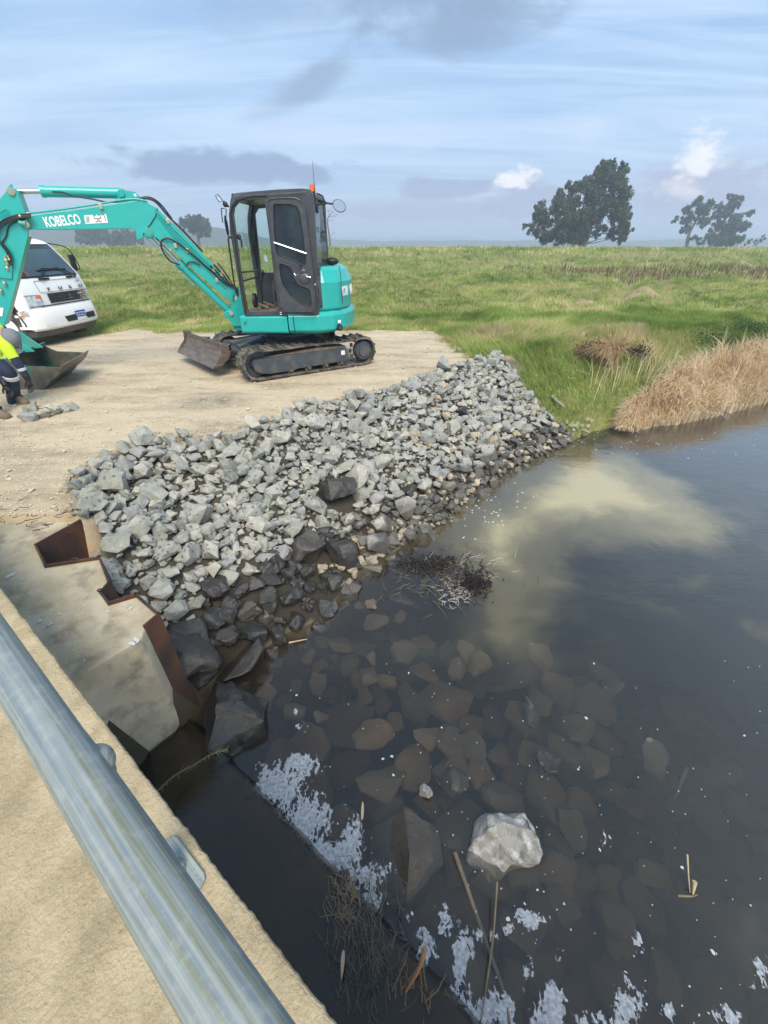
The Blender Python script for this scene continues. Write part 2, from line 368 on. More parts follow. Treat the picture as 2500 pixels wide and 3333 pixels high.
# ground material: limestone gravel pad, meadow soil and grass, mud of the bank
def attr(nt, n): a = N(nt, 'ShaderNodeAttribute'); a.attribute_name = n; return a.outputs['Fac']
gm = bpy.data.materials.new('ground_surface'); gm.use_nodes = True; nt = gm.node_tree; B = nt.nodes['Principled BSDF']; B.inputs['Roughness'].default_value = .9; B.inputs['Specular IOR Level'].default_value = .2
tc = N(nt, 'ShaderNodeTexCoord'); oc = tc.outputs['Object']
def nz(s, d=5, r=.6, st=None):
    n = N(nt, 'ShaderNodeTexNoise', i={'Scale': s, 'Detail': d, 'Roughness': r})
    if st: mp = N(nt, 'ShaderNodeMapping'); mp.inputs['Scale'].default_value = st; L(nt, oc, mp.inputs[0]); L(nt, mp.outputs[0], n.inputs[0])
    else: L(nt, oc, n.inputs[0])
    return n.outputs[0]
g = mixc(nt, ramp(nt, nz(.8), [(.36, 0), (.66, 1)]), (.56, .465, .325), (.45, .37, .255))
g = mixc(nt, ramp(nt, nz(2.2, 6, .65, (.35, 1.3, 1)), [(.46, 0), (.68, .85)]), g, (.27, .215, .155))
g = mixc(nt, ramp(nt, nz(9, 6, .7), [(.5, 0), (.66, .55)]), g, (.62, .53, .38))
vo = N(nt, 'ShaderNodeTexVoronoi', i={'Scale': 24}); L(nt, oc, vo.inputs[0])
g = mixc(nt, ramp(nt, vo.outputs['Distance'], [(.05, .8), (.28, 0)]), g, (.66, .58, .45))
vo2 = N(nt, 'ShaderNodeTexVoronoi', i={'Scale': 55}); L(nt, oc, vo2.inputs[0])
g = mixc(nt, ramp(nt, vo2.outputs['Distance'], [(.05, .6), (.3, 0)]), g, (.26, .2, .14))
g = mixc(nt, math_(nt, 'MULTIPLY', attr(nt, 'oil'), ramp(nt, nz(7, 6, .7, (.6, 1.6, 1)), [(.35, .1), (.6, 1)])), g, (.14, .125, .105))
g = mixc(nt, attr(nt, 'red'), g, mixc(nt, nz(14), (.30, .17, .07), (.50, .36, .2)))
soil = mixc(nt, nz(5), (.15, .19, .05), (.26, .25, .10))
soil = mixc(nt, ramp(nt, nz(.35, 5, .6, (1, 1.8, 1)), [(.42, 0), (.62, .85)]), soil, (.26, .21, .09))
soil = mixc(nt, ramp(nt, nz(.9, 5, .65, (.7, 2.0, 1)), [(.55, 0), (.68, .8)]), soil, (.07, .15, .025))
mudc = mixc(nt, nz(8), (.10, .088, .068), (.055, .048, .038))
gsp = N(nt, 'ShaderNodeSeparateXYZ'); L(nt, oc, gsp.inputs[0]); lowm = N(nt, 'ShaderNodeMapRange', i={'From Min': -.95, 'From Max': -.45, 'To Min': 1, 'To Max': 0}); L(nt, gsp.outputs[2], lowm.inputs['Value'])
mudc = mixc(nt, math_(nt, 'MULTIPLY', lowm.outputs[0], .85), mudc, (.040, .034, .026))
brown = mixc(nt, nz(3), (.20, .13, .09), (.12, .09, .06))
c = mixc(nt, attr(nt, 'grass'), g, soil)
c = mixc(nt, attr(nt, 'bare'), c, mixc(nt, nz(4), (.42, .30, .19), (.28, .2, .12)))
c = mixc(nt, attr(nt, 'brown'), c, brown)
c = mixc(nt, attr(nt, 'slope'), c, mudc)
c = mixc(nt, attr(nt, 'under'), c, mixc(nt, nz(3), (.085, .065, .035), (.045, .04, .028)))
L(nt, c, B.inputs['Base Color'])
bp = N(nt, 'ShaderNodeBump', i={'Strength': .55, 'Distance': .03}); L(nt, math_(nt, 'ADD', nz(30, 8, .7), math_(nt, 'MULTIPLY', nz(5, 5, .6), 1.4)), bp.inputs['Height']); L(nt, bp.outputs[0], B.inputs['Normal'])
xs, ys = axis(-9, 9.5, .085, -3500, 3500), axis(-1.2, 15, .085, -200, 3600, 1.06)
me, X, Y, Z = grid_mesh('ground', xs, ys, ground_z, gm)
dw, dt = segd(X, Y, WL), segd(X, Y, TP); land, padm = pip(X, Y, LAND), pip(X, Y, PAD)
GR = [P2(u, v, 0) for u, v in [(-400, 1175), (60, 1128), (170, 1118), (250, 1098), (430, 1078), (620, 1082), (1060, 1078), (1230, 1076), (1400, 1084), (1440, 1100), (1490, 1150), (1545, 1172), (1660, 1166)]] + [P2(1700, 1215, -.1), P2(1755, 1262, -.25), P2(1800, 1330, -.55), P2(1868, 1420, -1.0)]
GRASS = GR + [(4000, 0), (4000, 4000), (-4000, 4000), (-4000, 8)]
def grassmask(X, Y):
    d = segd(X, Y, GR)*np.where(pip(X, Y, GRASS), 1, -1)
    return np.clip((d+.9*(fbm(X*1.1, Y*1.1, 8)-.47)+.4*(fbm(X*5, Y*5, 18)-.47))/.25+.5, 0, 1)
gmk = grassmask(X, Y)*land; sattr(me, 'grass', gmk)
sattr(me, 'slope', np.clip(dt/.15, 0, 1)*(land & ~padm)*(1-gmk))
sattr(me, 'under', 1-land.astype(float))
spt = P2(690, 1305, 0); o2 = P2(590, 1140, 0)
sattr(me, 'oil', np.clip(1.25-np.hypot((X-spt[0])/.62, (Y-spt[1])/.28), 0, 1)*.9)
sattr(me, 'red', np.clip(1-segd(X, Y, RIP_TOP)/.16, 0, 1)*.9*(fbm(X*3, Y*3, 77) > .45))
def ell(u, v, a, b, z=0):
    q = P2(u, v, z); return np.clip(1.4-np.hypot((X-q[0])/a, (Y-q[1])/b), 0, 1)
sattr(me, 'bare', np.clip(ell(2130, 975, 1.9, 1.0)+ell(1940, 1015, 1.3, .45)+ell(2230, 985, 1.2, .8)+ell(2110, 875, 2.5, 1.5), 0, 1)*(.5+.5*(fbm(X*1.5, Y*1.5, 3) > .42)))
br = np.clip((X-9-(Y-25)*.05)/5, 0, 1)*np.clip((Y-24)/3, 0, 1)*np.clip((38-Y)/4, 0, 1)
sattr(me, 'brown', br*.45)
o = obj('ground', me); tag(o, kind='structure')

# ------------------------------------------------------------------ water
wm = bpy.data.materials.new('river_water'); wm.use_nodes = True; nt = wm.node_tree; nt.nodes.clear()
out = N(nt, 'ShaderNodeOutputMaterial'); tc = N(nt, 'ShaderNodeTexCoord'); oc = tc.outputs['Object']
def wnormal(nt, oc, strength, dist):
    mp = N(nt, 'ShaderNodeMapping'); mp.inputs['Scale'].default_value = (1.0, 2.4, 1); mp.inputs['Rotation'].default_value = (0, 0, -.3); L(nt, oc, mp.inputs[0])
    a = N(nt, 'ShaderNodeTexNoise', i={'Scale': 2.2, 'Detail': 3, 'Roughness': .5}); L(nt, mp.outputs[0], a.inputs[0])
    b = N(nt, 'ShaderNodeTexNoise', i={'Scale': 11, 'Detail': 2, 'Roughness': .5}); L(nt, mp.outputs[0], b.inputs[0])
    h = math_(nt, 'ADD', a.outputs[0], math_(nt, 'MULTIPLY', b.outputs[0], .35))
    bp = N(nt, 'ShaderNodeBump', i={'Strength': strength, 'Distance': dist}); L(nt, h, bp.inputs['Height']); return bp.outputs[0]
nrm = wnormal(nt, oc, .3, .022)
sp = N(nt, 'ShaderNodeSeparateXYZ'); L(nt, oc, sp.inputs[0])
def blob(cx, cy_, a, b, rot=0):
    x = math_(nt, 'SUBTRACT', sp.outputs[0], cx); y = math_(nt, 'SUBTRACT', sp.outputs[1], cy_)
    c_, s_ = math.cos(rot), math.sin(rot)
    u = math_(nt, 'ADD', math_(nt, 'MULTIPLY', x, c_/a), math_(nt, 'MULTIPLY', y, s_/a)); v = math_(nt, 'ADD', math_(nt, 'MULTIPLY', x, -s_/b), math_(nt, 'MULTIPLY', y, c_/b))
    return math_(nt, 'SUBTRACT', 1, math_(nt, 'SQRT', math_(nt, 'ADD', math_(nt, 'MULTIPLY', u, u), math_(nt, 'MULTIPLY', v, v))))
def warp(s, d, k, r=.62):
    n = N(nt, 'ShaderNodeTexNoise', i={'Scale': s, 'Detail': d, 'Roughness': r, 'Distortion': .6}); L(nt, oc, n.inputs[0])
    return math_(nt, 'MULTIPLY', math_(nt, 'SUBTRACT', n.outputs[0], .5), k)
wA = warp(.9, 8, 1.7); wB = warp(2.6, 7, .9)
wAB = math_(nt, 'ADD', wA, wB)
plume = ramp(nt, math_(nt, 'ADD', attr(nt, 'plume'), math_(nt, 'MULTIPLY', wAB, .34)), [(.0, 0), (.45, .38), (1.0, .82)], 'EASE')
haze2 = ramp(nt, math_(nt, 'ADD', attr(nt, 'silt'), math_(nt, 'MULTIPLY', wAB, .4)), [(.1, 0), (1.0, .5)])
deep = ramp(nt, math_(nt, 'ADD', math_(nt, 'MULTIPLY', math_(nt, 'SUBTRACT', sp.outputs[0], math_(nt, 'MULTIPLY', sp.outputs[1], .3)), .3), math_(nt, 'MULTIPLY', wAB, .2)), [(.0, .26), (.3, .40), (.6, .66), (.9, .90)])
murk = N(nt, 'ShaderNodeBsdfDiffuse'); mc = mixc(nt, plume, mixc(nt, haze2, (.050, .052, .046), (.13, .13, .075)), (.60, .51, .27)); L(nt, mc, murk.inputs[0])
tr = N(nt, 'ShaderNodeBsdfTransparent'); tr.inputs[0].default_value = (.97, .95, .90, 1)
op = math_(nt, 'MAXIMUM', math_(nt, 'MAXIMUM', plume, deep), haze2)
body = N(nt, 'ShaderNodeMixShader'); L(nt, op, body.inputs[0]); L(nt, tr.outputs[0], body.inputs[1]); L(nt, murk.outputs[0], body.inputs[2])
gl = N(nt, 'ShaderNodeBsdfGlossy'); gl.inputs['Roughness'].default_value = .04; L(nt, nrm, gl.inputs['Normal'])
fr = N(nt, 'ShaderNodeFresnel'); fr.inputs[0].default_value = 1.5; L(nt, nrm, fr.inputs['Normal'])
mx = N(nt, 'ShaderNodeMixShader'); ge = N(nt, 'ShaderNodeNewGeometry'); L(nt, math_(nt, 'MULTIPLY', math_(nt, 'SUBTRACT', math_(nt, 'MULTIPLY', fr.outputs[0], 2.25), .042, clamp=True), math_(nt, 'SUBTRACT', 1, ge.outputs['Backfacing'])), mx.inputs[0]); L(nt, body.outputs[0], mx.inputs[1]); L(nt, gl.outputs[0], mx.inputs[2]); L(nt, mx.outputs[0], out.inputs[0])
va = N(nt, 'ShaderNodeVolumeAbsorption'); va.inputs['Color'].default_value = (.60, .50, .34, 1); va.inputs['Density'].default_value = 7.5; L(nt, va.outputs[0], out.inputs['Volume'])
xs, ys = axis(-2.5, 8, .1, -38, 3000, 1.25), axis(-1.5, 9.5, .1, -150, 190, 1.25)
X, Y = np.meshgrid(xs, ys); nx, ny = len(xs), len(ys); n0 = nx*ny
co = np.stack([X, Y, np.full_like(X, WZ)], -1).reshape(-1, 3); idx = np.arange(n0).reshape(ny, nx)
q = np.stack([idx[:-1, :-1], idx[:-1, 1:], idx[1:, 1:], idx[1:, :-1]], -1).reshape(-1, 4)
rim = list(idx[0, :])+list(idx[1:, -1])+list(idx[-1, -2::-1])+list(idx[-2:0:-1, 0]); m_ = len(rim)
low = co[rim].copy(); low[:, 2] = -2.7; co = np.concatenate([co, low]); sideq = [(rim[k], n0+k, n0+(k+1) % m_, rim[(k+1) % m_]) for k in range(m_)]
me = bpy.data.meshes.new('river_water'); fs = [tuple(int(v) for v in f) for f in q]+[tuple(int(v) for v in f) for f in sideq]+[tuple(int(n0+k) for k in range(m_))[::-1]]
me.from_pydata([tuple(p) for p in co], [], fs); me.materials.append(wm)
PLP = [P2(u, v, WZ) for u, v in [(1420, 1760), (1480, 1690), (1600, 1600), (1700, 1520), (1850, 1450), (2010, 1480), (2170, 1570), (2320, 1700), (2280, 1760), (2060, 1735), (1860, 1760), (1770, 1840), (1720, 1960), (1680, 2110), (1570, 2070), (1570, 1920), (1500, 1820)]]
SLP = [P2(u, v, WZ) for u, v in [(1650, 2050), (1560, 2180), (1300, 2220), (1200, 2130), (1350, 2060), (1560, 2020)]]
sm = lambda P_, a_, b_: np.clip((segd(co[:, 0], co[:, 1], P_+[P_[0]])*np.where(pip(co[:, 0], co[:, 1], P_), 1, -1)+a_)/b_, 0, 1)
sattr(me, 'plume', sm(PLP, .42, 1.25)); sattr(me, 'silt', sm(SLP, .45, .9))
bm = bmesh.new(); bm.from_mesh(me); bmesh.ops.recalc_face_normals(bm, faces=bm.faces); bm.to_mesh(me); bm.free()
tag(obj('river_water', me), kind='structure')

# ------------------------------------------------------------------ weir slab with a film of water, abutment, sheet piling, bridge deck
C0, C1 = Vector(P2(700, 2440, -.95)).to_3d(), Vector(P2(1536, 3333, -.95)).to_3d()
cd = (C1-C0).normalized(); cn = Vector((cd.y, -cd.x, 0)); cn = cn if cn.dot(Vector((-.6, -.8, 0))) > 0 else -cn   # towards the bridge
weirm = mat('wet_weir_concrete', (.045, .038, .026), .35, c2=(.10, .075, .04), nscale=3, amt=1, bump=.3, bscale=12, c3=(.02, .018, .015), n3scale=9)
A = C0-cd*.50; Bq = C1+cd*2.5
jag = []
for k in range(60):
    t = k/59; p = A.lerp(Bq, t); jag.append(p-cn*(.006*math.sin(k*2.1)+.008*random.Random(k).random()))
top = [Vector((p.x, p.y, -.972)) for p in jag]; far = [Vector((Bq+cn*2.2)[:]), Vector((A+cn*2.2)[:])]
for p in far: p.z = -.972
MB().plate(top+far, (), (0, 0, -.9)).build('weir', weirm, bevel=.01)
tag(bpy.data.objects['weir'], 'dark wet concrete weir slab with water sliding over its long straight crest', 'weir')
fm = bpy.data.materials.new('sliding_water'); fm.use_nodes = True; nt = fm.node_tree; nt.nodes.clear(); out = N(nt, 'ShaderNodeOutputMaterial'); tc = N(nt, 'ShaderNodeTexCoord')
nr = wnormal(nt, tc.outputs['Object'], .5, .012)
tr = N(nt, 'ShaderNodeBsdfTransparent'); tr.inputs[0].default_value = (.72, .62, .42, 1)
df = N(nt, 'ShaderNodeBsdfDiffuse'); df.inputs[0].default_value = (.03, .026, .022, 1); b_ = N(nt, 'ShaderNodeMixShader'); b_.inputs[0].default_value = .35; L(nt, tr.outputs[0], b_.inputs[1]); L(nt, df.outputs[0], b_.inputs[2])
gl = N(nt, 'ShaderNodeBsdfGlossy'); gl.inputs['Roughness'].default_value = .12; L(nt, nr, gl.inputs['Normal']); fr = N(nt, 'ShaderNodeFresnel'); fr.inputs[0].default_value = 1.45; L(nt, nr, fr.inputs['Normal'])
mx = N(nt, 'ShaderNodeMixShader'); L(nt, fr.outputs[0], mx.inputs[0]); L(nt, b_.outputs[0], mx.inputs[1]); L(nt, gl.outputs[0], mx.inputs[2]); L(nt, mx.outputs[0], out.inputs[0])
w = MB(); a = [p-cn*.012+Vector((0, 0, -.95)) for p in jag]; e = [Vector((p.x, p.y, -.95)) for p in far]
w.add(a+e, [tuple(range(len(a)+2))])
b2_ = [p-cn*.05+Vector((0, 0, -1.06)) for p in jag]; n = len(a)
w.add(a+b2_, [(i, i+1, n+i+1, n+i) for i in range(n-1)])
tag(w.build('upstream_water', fm, smooth=60), kind='structure')

conc = mat('old_concrete', (.40, .335, .225), .88, c2=(.53, .46, .33), nscale=4, amt=1, c3=(.20, .165, .115), n3scale=7, lo3=.5, hi3=.75, bump=.35, bscale=45)
abut = empty('abutment', (PILE[9][0], PILE[9][1], ABZ), 'weathered concrete bridge abutment with bird droppings and a flat top beside the railing', 'abutment')
topv = [Vector((x, y, ABZ-.004)) for x, y in SLAB]
MB().plate(topv, (), (0, 0, -1.9)).build('concrete_block', conc, abut, bevel=.012)
# droppings on the slab
dm = mat('bird_dropping', (.62, .62, .60), .9, c2=(.45, .44, .4), nscale=40)
rg = random.Random(4)
dr = MB()
def splat(mb, x, y, z, r, rg, n=9, asp=1.0, h=.002):
    a0 = rg.random()*6.28; pts = []
    for k in range(n):
        t = 2*PI*k/n; q = r*(.55+.7*rg.random()); dx_, dy_ = q*math.cos(t), q*math.sin(t)*asp
        pts.append(Vector((x+dx_*math.cos(a0)-dy_*math.sin(a0), y+dx_*math.sin(a0)+dy_*math.cos(a0), z)))
    mb.plate(pts, (), (0, 0, h))
for u, v, r in [(30, 1873, .03), (45, 1868, .022), (75, 1884, .014), (130, 2022, .018), (160, 2033, .022), (150, 2040, .014), (165, 2000, .009), (195, 1998, .010), (210, 2004, .007), (250, 2005, .008), (270, 1995, .007), (275, 1970, .009), (215, 1982, .006), (235, 2118, .008), (200, 2125, .005), (350, 1990, .01), (425, 1978, .014), (415, 1990, .008), (405, 2030, .006), (275, 2150, .006), (330, 2075, .006), (445, 2085, .03), (430, 2095, .025), (300, 1880, .006), (265, 1905, .006)]:
    p = atz(u, v, ABZ); splat(dr, p.x, p.y, ABZ, r, rg, 10, .55)
dr.build('dropping_stains', dm, abut)
# loose grit washed over the slab edge
rust = mat('rusty_sheet_pile', (.065, .036, .028), .75, .2, c2=(.13, .058, .030), nscale=5, amt=1, bump=.25, bscale=40, c3=(.045, .032, .028), n3scale=3.5, lo3=.5, hi3=.62, stretch=(1, 1, .6))
pile = empty('sheet_pile_wall', (PILE[8][0], PILE[8][1], -1.3), 'rusty zigzag steel sheet piling wrapped round the edge of the concrete abutment', 'sheet piling')
def wallstrip(pts, z0, z1, th):
    mb = MB()
    for i in range(len(pts)-1):
        a, b = Vector(pts[i]).to_3d(), Vector(pts[i+1]).to_3d(); d = (b-a).normalized(); n = Vector((-d.y, d.x, 0))*th/2; e = d*th*.45
        q = [a-n-e, b-n+e, b+n+e, a+n-e]
        mb.plate([Vector((p.x, p.y, z1)) for p in q], (), (0, 0, z0-z1))
    return mb
offp = [Vector(p) for p in PILE[:10]]
wallstrip(offp[:5], -1.7, ABZ+.018, .012).build('pile_section', rust, pile)
wallstrip(offp[4:7], -1.7, ABZ+.012, .0125).build('pile_section', rust, pile)
wallstrip(offp[6:10], -1.7, ABZ+.020, .012).build('pile_section', rust, pile)
flange = Vector(PILE[9]).to_3d(); 
mb = MB()
for i in (3, 5, 7):
    p = Vector(PILE[i]).to_3d(); mb.tube([p+Vector((.012*math.cos(t), .012*math.sin(t), ABZ+.022)) for t in (0, 1.2, 2.4, 3.6, 4.8)], .005, 6)
p = Vector(PILE[2]).lerp(Vector(PILE[3]), .55).to_3d(); mb.tube([p+Vector((.03*math.cos(t)*.8, .02*math.sin(t), ABZ+.022)) for t in (0, 1.2, 2.4, 3.6, 4.8)], .006, 6)
mb.build('interlock', rust, pile)
# dirt floor inside the recess of the piling
rc = [Vector((*PILE[i], -.42)) for i in (0, 1, 2, 3)]
conr = mat('stained_rubble', (.16, .13, .09), .95, c2=(.22, .13, .06), nscale=6, bump=.5)

DZ = .40
E0 = Vector((-.097, .146, 0)); E1 = Vector((-1.95, 1.55, 0)); dd = (E0-E1).normalized(); dn = Vector((dd.y, -dd.x, 0)); dn = dn if dn.y < 0 else -dn
deckm = mat('sandy_concrete', (.56, .45, .275), .92, c2=(.37, .29, .17), nscale=7, amt=.9, bump=.8, bscale=75, c3=(.52, .47, .36), n3scale=60, lo3=.6, hi3=.72, det=8, stretch=(1.2, .8, 1))
deck = empty('bridge_deck', tuple(E0+Vector((0, 0, DZ))), 'pale sandy concrete edge of the bridge deck under the galvanised railing', 'bridge')
s0, s1 = E1-dd*4.5, E0+dd*2.6
edge = []
rg = random.Random(9)
nE = 900
for k in range(nE+1):
    p = s0.lerp(s1, k/nE); edge.append(p+dn*(.005*mn.noise((k*.11, 0, 0))+.0035*mn.noise((k*.5, 3, 0))+.002*rg.random()+.003))
inn = [s1+dn*4, s0+dn*4]
dk = MB()
def rimlift(zoff, ins): return [p+dn*ins+Vector((0, 0, DZ+zoff)) for p in edge]
A0, A1, A2, A3 = rimlift(-.40, .01), rimlift(-.012, 0), rimlift(-.003, .004), rimlift(0, .012)
for R0, R1 in ((A0, A1), (A1, A2), (A2, A3)):
    n = len(R0); dk.add(R0+R1, [(i, i+1, n+i+1, n+i) for i in range(n-1)])
i3 = [p+Vector((0, 0, DZ)) for p in inn]
dk.add(A3+i3, [tuple(range(len(A3)+2))])
i4 = [p+Vector((0, 0, DZ-.4)) for p in inn]
dk.add(A0+i4, [tuple(range(len(A0)+2))])
dk.build('deck_slab', deckm, deck)
# railing
galv = bpy.data.materials.new('galvanised_steel'); galv.use_nodes = True; nt = galv.node_tree; b = nt.nodes['Principled BSDF']
tc = N(nt, 'ShaderNodeTexCoord'); mp = N(nt, 'ShaderNodeMapping'); mp.inputs['Rotation'].default_value = (0, 0, math.atan2(-dd.y, dd.x)); L(nt, tc.outputs['Object'], mp.inputs[0])
mp1 = N(nt, 'ShaderNodeMapping'); mp1.inputs['Scale'].default_value = (.35, 24, 24); L(nt, mp.outputs[0], mp1.inputs[0])
n1 = N(nt, 'ShaderNodeTexNoise', i={'Scale': 4, 'Detail': 7, 'Roughness': .65}); L(nt, mp1.outputs[0], n1.inputs[0])
n2 = N(nt, 'ShaderNodeTexNoise', i={'Scale': 55, 'Detail': 6, 'Roughness': .7}); L(nt, mp.outputs[0], n2.inputs[0])
n3 = N(nt, 'ShaderNodeTexNoise', i={'Scale': 7, 'Detail': 5, 'Roughness': .6}); L(nt, mp1.outputs[0], n3.inputs[0])
c = mixc(nt, ramp(nt, n1.outputs[0], [(.38, 0), (.60, 1)]), (.17, .21, .24), (.33, .36, .33))
c = mixc(nt, ramp(nt, n3.outputs[0], [(.5, 0), (.64, .75)]), c, (.16, .17, .10))
c = mixc(nt, ramp(nt, n2.outputs[0], [(.5, 0), (.70, .4)]), c, (.42, .45, .43))
L(nt, c, b.inputs['Base Color']); b.inputs['Metallic'].default_value = .2; L(nt, ramp(nt, n2.outputs[0], [(.3, .48), (.7, .72)]), b.inputs['Roughness'])
bp = N(nt, 'ShaderNodeBump', i={'Strength': .12, 'Distance': .003}); L(nt, n2.outputs[0], bp.inputs['Height']); L(nt, bp.outputs[0], b.inputs['Normal'])
rail = empty('railing', (-.55, .409, DZ), 'galvanised steel pipe railing running along the bridge edge in the foreground', 'railing')
PB = Vector((-.572, .409, 0)); RO = Vector((-.55, .409, 0))+dn*.018
RT = 1.40
a, b = RO-dd*5, RO+dd*2.2
MB().cyl(a+Vector((0, 0, RT)), b+Vector((0, 0, RT)), .0238, seg=40, cap=False).build('top_rail', galv, rail, smooth=60)
RM = .99
MB().cyl(PB-dd*5+Vector((0, 0, RM)), PB+dd*2.2+Vector((0, 0, RM)), .017, seg=28, cap=False).build('mid_rail', galv, rail, smooth=60)
for k in (0, -1.9, -3.8, 1.9):
    q = PB+dd*k
    MB().tube([q+Vector((0, 0, DZ)), q+Vector((0, 0, RM)), q+dn*.01+Vector((0, 0, RT-.01))], .0215, 24).build('post', galv, rail, smooth=50)
    bl = MB().ball(q+Vector((0, 0, RM)), .037, 28).cyl(q+Vector((0, 0, RM-.045)), q+Vector((0, 0, RM-.02)), .026, seg=24).build('ball_fitting', galv, rail, smooth=50)
    MB().ball(q+dn*.015+Vector((0, 0, RT-.004)), .03, 24).build('ball_fitting', galv, rail, smooth=50)
    R = Matrix((dd, Vector((-dd.y, dd.x, 0)), Vector((0, 0, 1)))).transposed()
    corners = []
    for sx, sy, c0 in ((1, 1, 0), (-1, 1, 1), (-1, -1, 2), (1, -1, 3)):
        for t in (0, .5, 1):
            an = PI/2*(c0+t); corners.append(q+R @ Vector((sx*.066+.02*math.cos(an), sy*.026+.02*math.sin(an), 0))+Vector((0, 0, DZ+.001)))
    pt = MB().plate(corners, (), (0, 0, .011)).cyl(q+Vector((0, 0, DZ+.01)), q+Vector((0, 0, DZ+.03)), .031, .024, 24).build('base_plate', galv, rail, smooth=40, bevel=.002)
    for s in (-1, 1):
        c_ = q+dd*.068*s+Vector((0, 0, DZ+.012)); MB().cyl(c_, c_+Vector((0, 0, .003)), .014, seg=18).cyl(c_, c_+Vector((0, 0, .012)), .009, seg=6).build('bolt', M['zinc'], pt)
# ------------------------------------------------------------------ rocks
def rock_mesh(seed, n=15, flat=(1, 1, 1), bev=.09, sub=1, nz_=.05, m=None):
    rg = random.Random(seed); bm = bmesh.new()
    for k in range(n):
        v = Vector((rg.gauss(0, 1), rg.gauss(0, 1), rg.gauss(0, 1))).normalized()
        # push toward a box so the stone gets quarry-broken faces
        w = max(abs(v.x), abs(v.y), abs(v.z)); v = v.lerp(v/w*.86, .55)*rg.uniform(.86, 1.06)
        bm.verts.new((v.x*flat[0]*.5, v.y*flat[1]*.5, v.z*flat[2]*.5))
    r = bmesh.ops.convex_hull(bm, input=bm.verts)
    bmesh.ops.delete(bm, geom=[v for v in bm.verts if not v.link_faces], context='VERTS')
    bmesh.ops.dissolve_limit(bm, angle_limit=math.radians(22), verts=bm.verts, edges=bm.edges)
    bmesh.ops.bevel(bm, geom=list(bm.edges), offset=bev*.5, segments=2, profile=.6, affect='EDGES', clamp_overlap=True)
    bmesh.ops.triangulate(bm, faces=bm.faces)
    for _ in range(sub): bmesh.ops.subdivide_edges(bm, edges=[e for e in bm.edges if e.calc_length() > .12], cuts=1, use_grid_fill=False)
    bmesh.ops.triangulate(bm, faces=bm.faces)
    bm.normal_update(); o = Vector((seed*3.7, seed*1.3, 0))
    for v in bm.verts: v.co += v.normal*nz_*(mn.noise(v.co*3.2+o)+.45*mn.noise(v.co*8+o))
    bm.normal_update()
    me = bpy.data.meshes.new('rock'); bm.to_mesh(me); bm.free()
    if m: me.materials.append(m)
    me.polygons.foreach_set('use_smooth', [True]*len(me.polygons)); me.set_sharp_from_angle(angle=math.radians(24))
    return me
def rockmat(name, cols, wet=None, spots=True, rough=.8, speck=.5):
    m = bpy.data.materials.new(name); m.use_nodes = True; nt = m.node_tree; b = nt.nodes['Principled BSDF']
    tc = N(nt, 'ShaderNodeTexCoord'); gp = N(nt, 'ShaderNodeNewGeometry'); oi = N(nt, 'ShaderNodeObjectInfo'); pos = gp.outputs['Position']
    w = N(nt, 'ShaderNodeTexWhiteNoise'); w.noise_dimensions = '1D'; L(nt, oi.outputs['Random'], w.inputs['W'])
    ra = N(nt, 'ShaderNodeAttribute'); ra.attribute_name = 'rnd'
    rr = math_(nt, 'FRACT', math_(nt, 'ADD', oi.outputs['Random'], ra.outputs['Fac']))
    c = ramp(nt, rr, [(i/(len(cols)-1), k) for i, k in enumerate(cols)])
    def nn(s, d=5, r=.6):
        n = N(nt, 'ShaderNodeTexNoise', i={'Scale': s, 'Detail': d, 'Roughness': r}); L(nt, pos, n.inputs[0]); return n.outputs[0]
    c = mixc(nt, ramp(nt, nn(14, 6, .65), [(.35, 0), (.65, .7)]), c, mixc(nt, .5, c, (.075, .08, .078)))
    c = mixc(nt, ramp(nt, nn(30, 5, .7), [(.56, 0), (.68, speck)]), c, (.56, .55, .50))
    if spots:
        v = N(nt, 'ShaderNodeTexVoronoi', i={'Scale': 17, 'Randomness': 1}); L(nt, pos, v.inputs[0])
        big = ramp(nt, nn(1.1, 2), [(.42, 0), (.5, 1)])
        sp_ = math_(nt, 'MULTIPLY', ramp(nt, math_(nt, 'ADD', v.outputs['Distance'], math_(nt, 'MULTIPLY', nn(60, 2), .25)), [(.36, 1), (.40, 0)]), big)
        c = mixc(nt, math_(nt, 'MULTIPLY', sp_, .75), c, (.10, .10, .09))
    sp2 = N(nt, 'ShaderNodeSeparateXYZ'); L(nt, pos, sp2.inputs[0])
    if wet:
        h = math_(nt, 'ADD', sp2.outputs[2], math_(nt, 'MULTIPLY', math_(nt, 'SUBTRACT', nn(2.5, 4), .5), .38))
        f = ramp(nt, math_(nt, 'SUBTRACT', h, wet-1), [(.965, 1), (1.0, 0)]) if False else None
        k = N(nt, 'ShaderNodeMapRange'); k.inputs['From Min'].default_value = wet; k.inputs['From Max'].default_value = wet+.07; k.inputs['To Min'].default_value = 1; k.inputs['To Max'].default_value = 0; L(nt, h, k.inputs['Value'])
        c = mixc(nt, math_(nt, 'MULTIPLY', k.outputs[0], .8), c, mixc(nt, rr, (.035, .035, .032), (.065, .05, .033)))
        L(nt, math_(nt, 'SUBTRACT', rough, math_(nt, 'MULTIPLY', k.outputs[0], .42)), b.inputs['Roughness'])
    else: b.inputs['Roughness'].default_value = rough
    L(nt, c, b.inputs['Base Color'])
    bp = N(nt, 'ShaderNodeBump', i={'Strength': .7, 'Distance': .012}); L(nt, math_(nt, 'ADD', nn(45, 7, .7), math_(nt, 'MULTIPLY', nn(13, 4), 1.2)), bp.inputs['Height']); L(nt, bp.outputs[0], b.inputs['Normal'])
    return m
GREY = rockmat('grey_quarry_stone', [(.29, .29, .25), (.42, .41, .35), (.34, .345, .30), (.50, .47, .39), (.27, .28, .28), (.40, .385, .32), (.22, .23, .205)], wet=-.76)
